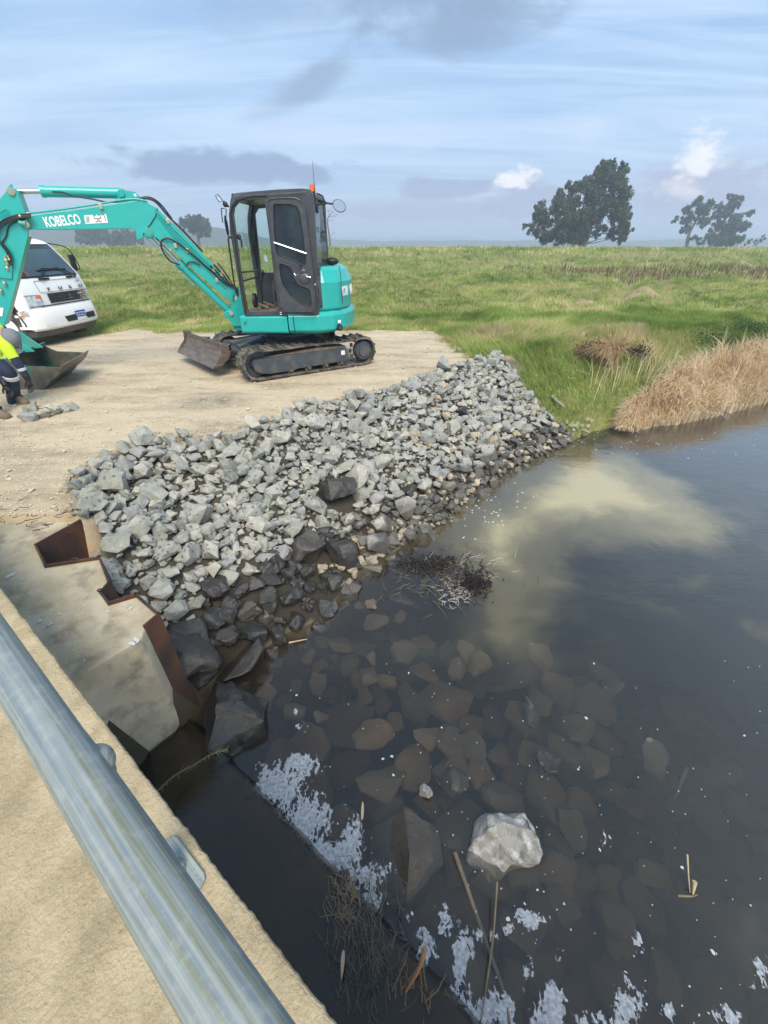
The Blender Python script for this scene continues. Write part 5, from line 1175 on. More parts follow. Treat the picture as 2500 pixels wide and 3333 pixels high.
for s in (-1, 1):
    hl_ = patch(s*.85, s*.53, .80, .985, .012, M['lamp'], 'headlamp', truck, 5, 4); patch(s*.66, s*.54, .93, .98, .017, M['orange'], 'indicator_lens', hl_, 3, 2)
    MB().tube([surf(s*.875, .79, .014), surf(s*.57, .79, .014), surf(s*.56, .99, .014), surf(s*.875, 1.0, .014)], .005, 6).build('lamp_trim', M['grey'], hl_)
# bonnet seam lines
MB().tube([surf(-.50, z, .006) for z in (1.22, 1.12, 1.03)]+[surf(l, 1.025, .008) for l in (-.44, -.2, .1, .4, .78)]+[surf(.80, 1.23, .008)]+[surf(l, 1.235, .008) for l in (.4, 0, -.5)], .0035, 5).tube([T(-.28, -.903, z) for z in (.62, .9, 1.25)]+[T(-.62, -.86, 1.7)], .004, 5).build('panel_gap', M['interior'], truck)
for k, ch in enumerate('FUSO'):
    o_ = surf(-.30+.30*k, 1.05, .012); text_obj('badge_letter', ch, .075, o_, TL, (0, 0, 1), M['grey'], truck, .004, .003, 1.9)
text_obj('model_badge', 'C160', .05, surf(.60, 1.16, .012), TL, (0, 0, 1), M['interior'], truck, .002)
text_obj('grille_badge', 'Transporter', .032, surf(.45, .93, .02), TL, (0, 0, 1), M['whitetext'], truck, .002)
# bumper
def bprof(e): return [(.10-e*.3, .34), (.15-e, .38), (.155-e, .56), (.13-e, .68), (.10-e, .75), (-.02, .765), (-.30, .70), (-.30, .40)]
rings = []
for l in [-.90, -.885, -.84, -.72, -.4, 0, .4, .72, .84, .885, .90]:
    e = .13*abs(l/.90)**6; rings.append([T(f-e if f > 0 else f-.0, l, z) for f, z in bprof(0)])
bu = MB().loft(rings).build('bumper', M['white'], truck, smooth=35, bevel=.01)
for a, b in ((-.24, .10), (.36, .66)):
    MB().plate([T(.158, a, .55), T(.158, b, .56), T(.158, b, .44), T(.158, a+.05, .44)], (), TF*.003).build('air_slot', M['black'], bu)
MB().plate([T(.158, -.80, .40), T(.158, -.50, .40), T(.158, -.50, .46), T(.158, -.80, .46)], (), TF*.003).build('step_recess', M['whitetext'], bu)
npl = MB().plate([T(.165, .08, .50), T(.165, .38, .50), T(.165, .38, .62), T(.165, .08, .62)], (), TF*.006).build('number_plate', mat('plate_blue', (.03, .06, .32), .4), bu)
MB().plate([T(.172, .09, .515), T(.172, .37, .515), T(.172, .37, .59), T(.172, .09, .59)], (), TF*.001).build('plate_field', mat('plate_pale_blue', (.45, .55, .8), .4), npl)
text_obj('plate_number', '1HYM 026', .062, T(.176, .095, .53), TL, (0, 0, 1), mat('plate_ink', (.02, .04, .25), .5), npl, .001, .001, .95)
MB().plate([T(.159, .10, .43), T(.159, .36, .43), T(.159, .36, .49), T(.159, .10, .49)], (), TF*.004).build('plate_bracket', M['whitetext'], bu)
MB().loft([[T(.05-.13*abs(l/.88)**5, l, .34), T(.10-.13*abs(l/.88)**5, l, .335), T(.04-.13*abs(l/.88)**5, l, .22), T(-.3, l, .22), T(-.3, l, .34)] for l in (-.88, -.8, -.6, 0, .6, .8, .88)]).build('lower_valance', M['grey'], truck, smooth=40)
st = MB(); st.box(T(-.16, -.86, .40), (.36, .14, .05)).box(T(-.2, -.86, .62), (.34, .08, .05)); st.build('cab_step', M['white'], truck, bevel=.008)
MB().box(T(-.14, -.905, .72), (.02, .02, .01)).box(T(-.19, -.93, .63), (.09, .01, .03)).build('side_reflector', M['orange'], truck)
p = T(-.30, -.90, .93); MB().ball(p, .07, 16, (1, .35, .42)).build('side_indicator', M['orange'], truck, smooth=60)
def wheel(f, l, nm='wheel'):
    s = -1 if l < 0 else 1; R = .36
    w = MB(); pr = [(.0, .20), (.02, .27), (.0, .33), (.03, .355), (.06, .36), (.17, .36), (.2, .355), (.22, .33), (.22, .2)]
    rr = [[T(f+r*math.cos(t), l-s*d, .375+r*math.sin(t)) for t in [2*PI*k/32 for k in range(32)]] for d, r in pr]
    o_ = w.loft(rr).build(nm, M['rubber'], truck, smooth=35)
    MB().loft([[T(f+r*math.cos(t), l-s*d, .375+r*math.sin(t)) for t in [2*PI*k/28 for k in range(28)]] for d, r in ((-.012, .205), (-.015, .19), (.04, .17), (.05, .10), (-.01, .085), (-.02, .05))]).build('rim', M['white'], o_, smooth=35)
for l in (-.90, .90): wheel(-.62, l); wheel(-3.3, l)
MB().loft([[T(-.62+r*math.cos(t), l, .375+r*math.sin(t)) for t in [PI*k/12 for k in range(13)]]+[T(-.62+(r-.03)*math.cos(t), l, .375+(r-.03)*math.sin(t)) for t in [PI-PI*k/12 for k in range(13)]] for r, l in ((.44, -.91), (.44, -.66))]).build('mudguard', M['black'], truck)
MB().box(T(-3.1, -.36, .55), (4.6, .08, .18)).box(T(-3.1, .36, .55), (4.6, .08, .18)).build('chassis_rail', M['black'], truck)
tr2 = MB().box(T(-4.0, 0, .86), (4.2, 1.9, .12))
for l in (-.95, .95): tr2.box(T(-4.0, l, 1.10), (4.2, .04, .38))
tr2.box(T(-1.92, 0, 1.25), (.05, 1.9, .8)).build('tray', M['grey'], truck, bevel=.01)
for k, l in ((-1, -.5), (1, .55)):
    w = MB(); a = surf(l*.3-.12 if k < 0 else .62, 1.285, .05); b = surf(-.12 if k < 0 else .62, 1.30, .03)
for l0, l1 in ((-.34, .30), (.66, -.02)):
    w = MB(); w.tube([surf(l0, 1.27, .02), surf(l0+.02, 1.29, .05), surf(l0*.6+l1*.4, 1.42, .045), surf(l1, 1.42, .03)], .010, 7).tube([surf(l0*.85+l1*.15, 1.41, .028), surf(l1+(l1-l0)*.1, 1.44, .028)], .013, 6).tube([surf(l0+.08*(1 if l1 > l0 else -1), 1.27, .03), surf(l0*.6+l1*.4, 1.39, .045)], .007, 6).ball(surf(l0, 1.27, .03), .03, 10)
    w.build('wiper', M['black'], truck, smooth=60)
    MB().box(surf(l0+.16*(1 if l1 > l0 else -1), 1.262, .01), (.03, .20, .035)).build('washer_vent', M['black'], truck)
mk = MB().tube(curve_pts([surf(.82, 1.86, -.03), surf(.9, 1.88, -.0)+TL*.05, T(-.30, 1.06, 1.80), T(-.22, 1.12, 1.55), T(-.2, 1.10, 1.38), T(-.30, .9, 1.36)]), .012, 8).build('mirror_arm', M['black'], truck, smooth=60)
MB().box(T(-.26, 1.05, 1.52), (.05, .17, .30)).build('door_mirror', M['black'], mk, bevel=.02, seg=3)

# ------------------------------------------------------------------ worker
def skin(name, joints, edges, parent=None, m=None, sub=2, root=0, slots=None, seg_slot=None):
    names = list(joints); me = bpy.data.meshes.new(name)
    me.from_pydata([tuple(joints[n][0]) for n in names], [(names.index(a), names.index(b)) for a, b in edges], [])
    o = bpy.data.objects.new(name, me); COL.objects.link(o); md = o.modifiers.new('s', 'SKIN'); md.use_smooth_shade = True
    for i, n in enumerate(names):
        sv = me.skin_vertices[0].data[i]; r = joints[n][1]; sv.radius = r if isinstance(r, tuple) else (r, r); sv.use_root = (i == root)
    s2 = o.modifiers.new('u', 'SUBSURF'); s2.levels = sub; s2.render_levels = sub
    dg = bpy.context.evaluated_depsgraph_get(); nm = bpy.data.meshes.new_from_object(o.evaluated_get(dg)); bpy.data.objects.remove(o)
    nm.name = name; nm.materials.clear()
    if slots:
        for s in slots: nm.materials.append(s)
        for p in nm.polygons:
            c = p.center; best = (9, 0)
            for a, b in edges:
                A_, B_2 = Vector(joints[a][0]), Vector(joints[b][0]); d = B_2-A_; t = max(0, min(1, (c-A_).dot(d)/max(d.length_squared, 1e-9))); q = (c-(A_+d*t)).length
                if q < best[0]: best = (q, seg_slot(a, b, t, c))
            p.material_index = best[1]
    else: nm.materials.append(m)
    nm.polygons.foreach_set('use_smooth', [True]*len(nm.polygons))
    return obj(name, nm, parent)
SK = mat('skin', (.50, .27, .19), .55, c2=(.56, .24, .17), nscale=20, amt=.6)
HV = mat('hi_vis_yellow_cloth', (.55, .85, .02), .75, c2=(.42, .68, .02), nscale=14, bump=.4, bscale=18)
NV = mat('navy_cloth', (.012, .022, .055), .8, c2=(.03, .045, .09), nscale=10, bump=.5, bscale=14)
TT = mat('reflective_tape', (.62, .64, .64), .35, .3)
CP_ = mat('grey_cap_cloth', (.19, .20, .22), .85, c2=(.13, .14, .15), nscale=18, bump=.3)
LE = mat('boot_leather', (.16, .11, .07), .8, c2=(.24, .18, .12), nscale=15, bump=.3)
Q = lambda u, v, Y: aty(u, v, Y)
J = {'pelvis': (Q(-88, 1128, 5.72), .155), 'waist': (Q(-55, 1096, 5.70), .145), 'chest': (Q(-20, 1088, 5.64), .165), 'upper': (Q(2, 1096, 5.60), .125), 'neck': (Q(13, 1098, 5.57), .062), 'head0': (Q(22, 1101, 5.55), .072), 'head1': (Q(34, 1104, 5.53), .090), 'brow': (Q(40, 1112, 5.52), .072),
     'shR': (Q(14, 1122, 5.42), .085), 'elR': (Q(62, 1188, 5.40), .056), 'wrR': (Q(90, 1232, 5.42), .034),
     'shL': (Q(-4, 1112, 5.76), .085), 'elL': (Q(-22, 1190, 5.55), .056), 'wrL': (Q(16, 1252, 5.46), .034),
     'hipR': (Q(-70, 1150, 5.58), .125), 'knR': (Q(30, 1208, 5.55), .088), 'shinR': (Q(42, 1250, 5.58), .078), 'anR': (Q(50, 1304, 5.62), .068),
     'hipL': (Q(-84, 1160, 5.52), .120), 'knL': (Q(-40, 1262, 5.20), .086), 'anL': (Q(-18, 1345, 5.06), .066)}
E_ = [('pelvis', 'waist'), ('waist', 'chest'), ('chest', 'upper'), ('upper', 'neck'), ('neck', 'head0'), ('head0', 'head1'), ('head1', 'brow'), ('upper', 'shR'), ('shR', 'elR'), ('elR', 'wrR'), ('upper', 'shL'), ('shL', 'elL'), ('elL', 'wrL'), ('pelvis', 'hipR'), ('hipR', 'knR'), ('knR', 'shinR'), ('shinR', 'anR'), ('pelvis', 'hipL'), ('hipL', 'knL'), ('knL', 'anL')]
def slot(a, b, t, c):
    if b in ('head0', 'head1', 'brow'): return 0
    if b == 'neck': return 0 if t > .5 else 1
    if b in ('shR', 'shL'): return 1
    if b in ('elR', 'elL'): return 1 if t < .72 else 2
    if b in ('wrR', 'wrL'): return 2
    if a in ('waist', 'chest') or (a == 'pelvis' and b == 'waist' and t > .6): return 1
    return 2
person = empty('person', tuple(Vector((*Q(20, 1340, 5.4)[:2], 0))), 'bending worker in yellow and navy hi vis clothes and a grey cap reaching for stones', 'person')
skin('body', J, E_, person, slots=[SK, HV, NV], seg_slot=slot)
def band(a, b, t, r, w, nm, k=1.0, m=TT):
    A_, B_2 = Vector(J[a][0]), Vector(J[b][0]); d = (B_2-A_).normalized(); c = A_.lerp(B_2, t); return MB().cyl(c-d*w/2, c+d*w/2, r*k, r*k*.97, 28, cap=True).build(nm, m, person, smooth=50, bevel=.004)
band('knR', 'shinR', .45, .090, .05, 'reflective_band'); band('shinR', 'anR', .92, .090, .10, 'trouser_cuff', m=NV); band('elR', 'wrR', .30, .050, .035, 'reflective_band'); band('knL', 'anL', .9, .088, .1, 'trouser_cuff', m=NV); band('elL', 'wrL', .45, .048, .03, 'reflective_band')
def hand(wr, to, side, nm='glove'):
    wr, to = Vector(wr), Vector(to); d = (to-wr).normalized(); s = Vector(side).normalized(); n = d.cross(s).normalized(); j = {'w': (wr, .028), 'p1': (wr+d*.05, .036), 'p2': (wr+d*.085, .034)}; e = [('w', 'p1'), ('p1', 'p2')]
    for k, (o_, L1) in enumerate(((-.034, .068), (-.011, .078), (.012, .072), (.033, .056))):
        a = wr+d*.095+s*o_; b = a+d*L1*.45+n*.008; c = b+d*L1*.32+n*.022; g_ = c+d*L1*.16+n*.024
        for q, (pt, r) in enumerate(((a, .0125), (b, .0115), (c, .010), (g_, .0085))): j[f'f{k}{q}'] = (pt, r)
        e += [('p2', f'f{k}0')]+[(f'f{k}{q}', f'f{k}{q+1}') for q in range(3)]
    a = wr+d*.035-s*.036; j['t0'] = (a, .014); j['t1'] = (a+d*.035-s*.022+n*.01, .0125); j['t2'] = (a+d*.062-s*.024+n*.026, .010); e += [('p1', 't0'), ('t0', 't1'), ('t1', 't2')]
    return skin(nm, j, e, person, mat('black_glove', (.018, .02, .024), .6, c2=(.05, .05, .05), nscale=30), sub=1)
wr_ = J['wrR'][0]; hand(wr_, Q(108, 1278, 5.44), (.9, .35, .3)); hand(J['wrL'][0], Q(40, 1292, 5.45), (.8, .5, .2))
for nm, (wj) in (('glove_cuff', 'wrR'), ('glove_cuff', 'wrL')): 
    A_ = Vector(J[wj][0]); B_2 = Vector(J['elR' if wj == 'wrR' else 'elL'][0]); d = (B_2-A_).normalized(); MB().cyl(A_-d*.02, A_+d*.05, .036, .043, 20).build(nm, M['black'], person, smooth=50, bevel=.004)
def boot(an, toe):
    an, toe = Vector(an), Vector(toe); an.z = 0; toe.z = 0; d = (toe-an).normalized(); s = Vector((-d.y, d.x, 0)); rr = []
    for f, w, h in ((-.07, .025, .07), (-.06, .038, .13), (-.02, .044, .16), (.04, .045, .15), (.09, .046, .10), (.15, .052, .075), (.20, .046, .06), (.225, .025, .035)):
        rr.append([an+d*f+s*w*x+Vector((0, 0, .012+h*z)) for x, z in ((-1, 0), (-1.05, .35), (-.8, .8), (-.35, 1), (.35, 1), (.8, .8), (1.05, .35), (1, 0))])
    b_ = MB().loft(rr).build('boot', LE, person, smooth=50); MB().loft([[p+Vector((0, 0, -p.z+.0)) if i in (0, 7) else p+Vector((0, 0, -p.z+.018)) for i, p in enumerate(r)][:1]+[Vector((r[0].x, r[0].y, .02)), Vector((r[7].x, r[7].y, .02)), Vector((r[7].x, r[7].y, 0))] for r in rr]).build('boot_sole', M['black'], b_)
boot(J['anR'][0], Q(95, 1320, 5.55)); boot(J['anL'][0], Q(40, 1372, 5.0))
# head gear: cap with peak pointing down to the right, sunglasses strap, ear
hc = Vector(J['head1'][0]); hf = (Q(52, 1140, 5.46)-hc).normalized(); hup = Vector((.75, -.25, .55)); hup = (hup-hf*hup.dot(hf)).normalized(); hs = hf.cross(hup)
HM = Matrix((hf, hs, hup)).transposed()
cap = MB(); vs = []; ring_n = 24
rings = [[hc+HM @ Vector((.112*math.cos(t)*k, .095*math.sin(t)*k, .02+h)) for t in [2*PI*i/ring_n for i in range(ring_n)]] for k, h in ((1.0, -.035), (1.02, 0), (.97, .04), (.82, .078), (.5, .105), (.1, .115))]
cap.loft(rings); cp_ = cap.build('cap', CP_, person, smooth=60)
pk = [hc+HM @ Vector((.09+.10*math.cos(t)-(0 if abs(t) < 1.2 else .0), .088*math.sin(t), -.012-.03*math.cos(t)**2*.8)) for t in [-PI/2+PI*i/12 for i in range(13)]]
MB().plate(pk, (), HM @ Vector((0, 0, .007))).build('cap_peak', CP_, cp_, smooth=60)
MB().tube([hc+HM @ Vector((.127*math.cos(t), .107*math.sin(t), -.014)) for t in [2*PI*i/24 for i in range(25)]], .006, 6).build('cap_seam', M['black'], cp_)
MB().ball(hc+HM @ Vector((.0, .092, -.06)), .028, 12, (1, .5, 1.3)).build('ear', SK, person, smooth=60); MB().ball(hc+HM @ Vector((.0, -.092, -.06)), .028, 12, (1, .5, 1.3)).build('ear', SK, person, smooth=60)
MB().loft([[hc+HM @ Vector((x, y*w, z)) for y in (-.5, .5)]+[hc+HM @ Vector((x-.03, y*w, z)) for y in (.5, -.5)] for x, z, w in ((.095, -.07, .014), (.118, -.11, .034), (.10, -.118, .026))]).build('nose', SK, person, smooth=60)
MB().tube([hc+HM @ Vector((.103, y, -.145)) for y in (-.025, 0, .025)], .005, 6).build('mouth', mat('lips', (.32, .12, .1), .5), person)
gl2 = MB(); gl2.tube([hc+HM @ Vector((.112, y, -.065)) for y in (-.06, -.03, 0, .03, .06)], .014, 8).tube([hc+HM @ Vector((.10, .07, -.06)), hc+HM @ Vector((-.02, .098, -.05))], .004, 6).tube([hc+HM @ Vector((.10, -.07, -.06)), hc+HM @ Vector((-.02, -.098, -.05))], .004, 6)
gl2.build('sunglasses', M['black'], person, smooth=60)
# braces of tape and collar on the shirt
cl_ = MB(); a_, b_ = Vector(J['shR'][0]), Vector(J['chest'][0])
cl_.tube([Vector(J['neck'][0])+Vector((.06*math.cos(t), .07*math.sin(t), .02*math.sin(t*2)-.01)) for t in [2*PI*i/16 for i in range(17)]], .02, 8); cl_.build('collar', HV, person, smooth=60)
# ------------------------------------------------------------------ vegetation
def leafmat(name, stops, rough=.75, trans=.25, attrn='rnd'):
    m = bpy.data.materials.new(name); m.use_nodes = True; nt = m.node_tree; nt.nodes.clear(); out = N(nt, 'ShaderNodeOutputMaterial')
    a = N(nt, 'ShaderNodeAttribute'); a.attribute_name = attrn; c = ramp(nt, a.outputs['Fac'], stops)
    d = N(nt, 'ShaderNodeBsdfDiffuse'); L(nt, c, d.inputs[0]); t = N(nt, 'ShaderNodeBsdfTranslucent'); L(nt, c, t.inputs[0]); mx = N(nt, 'ShaderNodeMixShader'); mx.inputs[0].default_value = trans
    L(nt, d.outputs[0], mx.inputs[1]); L(nt, t.outputs[0], mx.inputs[2]); L(nt, mx.outputs[0], out.inputs[0]); return m
def blades(name, P, h, w, lean, seed, m, rn, seg=3, curl=1.0, up=1.0, parent=None):
    """grass or reed blades: P (n,3) roots, h heights, w widths, lean (n,2) tip offset as a share of height"""
    n = len(P); r = np.random.default_rng(seed); a = r.uniform(0, 2*np.pi, n); sx, sy = np.cos(a)*w*.5, np.sin(a)*w*.5
    co = np.zeros((n, 2*seg+1, 3))
    for k in range(seg+1):
        t = k/seg; q = t**(1+curl)
        c = np.stack([P[:, 0]+lean[:, 0]*h*q, P[:, 1]+lean[:, 1]*h*q, P[:, 2]+h*up*(t-.35*curl*t**3*np.minimum(1, np.hypot(lean[:, 0], lean[:, 1])))], -1)
        ww = (1-t)**.6
        if k < seg:
            co[:, 2*k] = c-np.stack([sx*ww, sy*ww, 0*sx], -1); co[:, 2*k+1] = c+np.stack([sx*ww, sy*ww, 0*sx], -1)
        else: co[:, 2*seg] = c
    tr = []
    for k in range(seg-1): b = 2*k; tr += [(b, b+1, b+3), (b, b+3, b+2)]
    tr += [(2*seg-2, 2*seg-1, 2*seg)]
    tri = (np.arange(n)[:, None, None]*(2*seg+1)+np.array(tr)[None]).reshape(-1, 3)
    me = bpy.data.meshes.new(name); fill(me, co.reshape(-1, 3), tri); sattr(me, 'rnd', np.repeat(rn, 2*seg+1)); me.materials.append(m); return obj(name, me, parent)
GRM = leafmat('meadow_grass', [(0, (.20, .28, .07)), (.22, (.29, .38, .10)), (.42, (.40, .45, .15)), (.6, (.52, .50, .21)), (.8, (.66, .56, .32)), (1, (.74, .61, .40))], trans=.35)
DRYM = leafmat('dry_reeds', [(0, (.50, .35, .19)), (.3, (.76, .59, .38)), (.7, (.88, .74, .53)), (1, (.92, .84, .68))], trans=.3)
def scatter(n, x0, x1, y0, y1, seed, cond, ypow=1.0):
    r = np.random.default_rng(seed); Y = y0+(y1-y0)*r.random(n)**ypow; X = r.uniform(x0, x1, n)
    k = cond(X, Y); X, Y = X[k], Y[k]; return X, Y, ground_z(X, Y), r
def grass(name, n, x0, x1, y0, y1, seed, hm, wm_, cond, ypow=1.0):
    X, Y, Z, r = scatter(n, x0, x1, y0, y1, seed, cond, ypow); k = len(X)
    dry = fbm(X*.35+3, Y*.5, 41, 4); dry2 = fbm(X*1.3, Y*1.6, 43, 3); wet = fbm(X*.22, Y*.3, 47, 3)
    rn = np.clip(.30+1.5*(dry-.47)+.9*(dry2-.47)-.5*np.clip(wet-.5, 0, 1)+r.normal(0, .13, k), 0, 1)
    tf = fbm(X*2.6, Y*3.4, 91, 2)
    rn = np.clip(rn+.04*(Y < 16)+1.0*(tf-.42), 0, 1)
    rn = np.clip(rn+.22*np.exp(-((segd(X, Y, WL)-.2)/.35)**2)+.14*np.clip((Y-22)/20, 0, 1), 0, 1)
    h = hm*(.35+1.0*fbm(X*.9, Y*1.2, 51, 3)+.5*(tf-.3))*r.uniform(.6, 1.3, k)
    ld = fbm(X*.5, Y*.5, 61)*12; lean = np.stack([np.cos(ld), np.sin(ld)], -1)*r.uniform(.2, .9, k)[:, None]+r.normal(0, .25, (k, 2))
    return tag(blades(name, np.stack([X, Y, Z-.01], -1), h, wm_*r.uniform(.6, 1.4, k), lean, seed, GRM, rn, 3), 'rough green and straw coloured grass of the meadow and bank', 'grass', kind='stuff')
def gcond(X, Y, lim=.5):
    q = pip(X, Y, LAND); q[q] = grassmask(X[q], Y[q]) > .12+.8*np.random.default_rng(3).random(q.sum()); return q & (np.abs(X) < 1.02*Y+1.2)
def barem(X, Y):
    b = np.zeros_like(X)
    for u, v, a, c in ((2130, 975, 1.9, 1.0), (1940, 1015, 1.3, .45), (2230, 985, 1.2, .8)):
        q = P2(u, v, 0); b = np.maximum(b, np.clip(1.4-np.hypot((X-q[0])/a, (Y-q[1])/c), 0, 1))
    rx = X-(9.0+(Y-16)*.55); rut = np.maximum(np.exp(-((rx-.9)/.45)**2), np.exp(-((rx+.9)/.45)**2))*(Y > 15)*(Y < 34)
    return b*(fbm(X*1.5, Y*1.5, 3) > .42), rut
def meadow(X, Y):
    q = gcond(X, Y); b, rut = barem(X, Y); r = np.random.default_rng(5).random(len(X)); return q & (b < .5) & (r > rut*.9)
grass('bank_grass', 120000, .8, 12, 6.3, 13.5, 71, .24, .010, meadow)
grass('bank_grass', 60000, -11, 2, 10.5, 14, 72, .13, .012, meadow)
grass('meadow_grass', 150000, -26, 27, 13, 26, 73, .21, .020, meadow, 1.2)
grass('meadow_grass', 90000, -50, 52, 25, 46, 74, .26, .045, meadow, 1.2)
grass('levee_grass', 50000, -66, 70, 42, 62, 75, .42, .09, lambda X, Y: np.abs(X) < 1.1*Y)
# brown sedge belt on the right below the levee
X, Y, Z, r = scatter(6500, 9, 60, 25, 37, 81, lambda X, Y: (np.abs(X) < 1.05*Y) & (X > 10+(Y-25)*.1+3*np.sin(Y)) & (Y > 25.5+2*fbm(X*.3, Y*.3, 3)))
tag(blades('brown_sedge', np.stack([X, Y, Z], -1), r.uniform(.25, .6, len(X)), r.uniform(.03, .06, len(X)), r.normal(0, .2, (len(X), 2)), 82, leafmat('sedge', [(0, (.11, .065, .045)), (.6, (.20, .13, .09)), (1, (.42, .33, .22))]), np.clip(r.random(len(X))*.8+.3*(fbm(X*.4, Y*.8, 7)-.4), 0, 1)), 'purplish brown sedge in front of the far bank on the right', 'sedge', kind='stuff')
# dry reed stand along the right bank
wl = np.array([P2(u, v, WZ) for u, v in [(2020, 1398), (2060, 1400), (2110, 1385), (2200, 1378), (2260, 1364), (2330, 1350), (2411, 1328), (2500, 1305), (2600, 1280), (2720, 1250)]])
nR = 13000; r = np.random.default_rng(91); t = r.random(nR)*(len(wl)-1.001); i = t.astype(int); f = (t-i)[:, None]; base = wl[i]*(1-f)+wl[i+1]*f
fr_ = t/(len(wl)-1); off = r.random(nR)**.8*(.22+.95*np.clip(fr_*1.4, 0, 1))-.10; X, Y = base[:, 0]-.45*off+.0, base[:, 1]+.9*off
Z = ground_z(X, Y); Z = np.maximum(Z, WZ-.05); cl2 = fbm(X*3.1, Y*3.1, 13)
h = (.26+.42*np.clip(fr_*1.9, 0, 1))*(.55+.75*cl2)*r.uniform(.7, 1.25, nR)
ld = np.stack([-.35+.5*(fbm(X*2.1, Y*2.1, 17)-.5)*2, -.28+.4*(fbm(X*2.4, Y*2.4, 19)-.5)*2], -1)+r.normal(0, .28, (nR, 2))
rd = blades('dry_reeds', np.stack([X, Y, Z-.02], -1), h, r.uniform(.009, .026, nR), ld, 92, DRYM, np.clip(.45+.8*(cl2-.5)+r.normal(0, .22, nR), 0, 1), 5, 1.5)
tag(rd, 'tall dry straw coloured reed stand hanging over the right waterline', 'reeds', kind='stuff')
nR = 110; t = r.random(nR); X = P2(1960, 1330, -.7)[0]+t*2.3+r.normal(0, .1, nR); Y = P2(1960, 1330, -.7)[1]+.3+t*1.0+r.random(nR)*.5; Z = ground_z(X, Y)
tag(blades('dry_reeds', np.stack([X, Y, Z], -1), r.uniform(.35, .8, nR), r.uniform(.005, .011, nR), r.normal(0, .25, (nR, 2))+np.array([.1, 0]), 93, DRYM, np.clip(r.normal(.55, .25, nR), 0, 1), 5, 1.4), 'thin pale reed stalks standing in green grass behind the reed stand', 'reeds', kind='stuff')
# brown tussock with torn black roots
def gh(u, v, h=0):
    z = -.3
    for _ in range(12): p = atz(u, v, z); z = .5*z+.5*(slopez(p.x, p.y)+h)
    return p
tc_ = gh(1975, 1185); n = 900; a = r.uniform(0, 6.28, n); q = r.random(n)**.5*.16; X, Y = tc_.x+np.cos(a)*q*1.3, tc_.y+np.sin(a)*q
tus = empty('tussock', tuple(tc_), 'brown dead grass tussock drooping between two lumps of black peat on the bank', 'tussock')
blades('dead_blades', np.stack([X, Y, np.full(n, tc_.z+.02)], -1), r.uniform(.5, .85, n), r.uniform(.008, .016, n), np.stack([np.cos(a)*.6-.35, np.sin(a)*.5-.2], -1)+r.normal(0, .25, (n, 2)), 94, leafmat('dead_tussock', [(0, (.34, .21, .11)), (.5, (.56, .40, .23)), (1, (.74, .58, .38))]), np.clip(r.normal(.5, .25, n), 0, 1), 5, 2.0, parent=tus)
PEAT = mat('black_peat', (.012, .009, .010), .9, c2=(.05, .035, .03), nscale=30, bump=1, bscale=40)
for k, (u, v, lab) in enumerate(((1905, 1140, 'clump of black peat and torn roots left of the brown tussock'), (2065, 1145, 'ragged black root clod right of the brown tussock'))):
    c = gh(u, v+25); mb = MB(); rg = random.Random(k)
    for _ in range(420):
        d = Vector((rg.gauss(0, .12), rg.gauss(0, .07), abs(rg.gauss(.12, .09)))); p = c+d; e_ = p+Vector((rg.gauss(0, .04), rg.gauss(0, .04), rg.gauss(.01, .035)))
        mb.tube([p, (p+e_)/2+Vector((rg.gauss(0, .012), 0, rg.gauss(0, .012))), e_], .006, 4, rs=[.008, .006, .002])
    o = mb.build('peat_clod', PEAT); tag(o, lab, 'peat clod')
# broadleaf weed
def leafclump(name, pts, size, m, rng, parent=None, asp=.45):
    n = len(pts); P = np.array(pts); a = rng.normal(0, 1, (n, 3)); a /= np.linalg.norm(a, axis=1)[:, None]; b = rng.normal(0, 1, (n, 3)); b -= (b*a).sum(1)[:, None]*a; b /= np.linalg.norm(b, axis=1)[:, None]
    s = size*rng.uniform(.6, 1.4, n)[:, None]; co = np.stack([P-a*s*.5, P+b*s*asp*.5, P+a*s*.5, P-b*s*asp*.5], 1).reshape(-1, 3)
    q = np.arange(4*n).reshape(n, 4); me = bpy.data.meshes.new(name); fill(me, co, q); me.materials.append(m); return me, n
WEED = leafmat('weed_leaf', [(0, (.03, .07, .03)), (.6, (.06, .12, .05)), (1, (.16, .20, .10))])
for k, (u, v, sz_, lab) in enumerate(((2340, 1135, .42, 'dark green leafy weed growing in the grass above the reeds'), (2420, 1085, .30, 'small grey leaved weed behind the larger one'))):
    c = gh(u, v); rgn = np.random.default_rng(k); pts = rgn.normal(0, 1, (900, 3))*np.array([sz_*.9, sz_*.5, sz_*.25])+np.array([c.x, c.y, c.z+sz_*.45]); pts = pts[pts[:, 2] > c.z]
    wd = empty('weed', tuple(c), lab, 'weed'); me, n_ = leafclump('leaves', pts, .05, WEED, rgn); sattr(me, 'rnd', np.repeat(rgn.random(n_), 4)); obj('leaves', me, wd)
    mb = MB()
    for j in range(14): a = j*.9; mb.tube([c, c+Vector((math.cos(a)*sz_*.5, math.sin(a)*sz_*.3, sz_*.7))], .004, 4)
    mb.build('stem', WEED, wd)
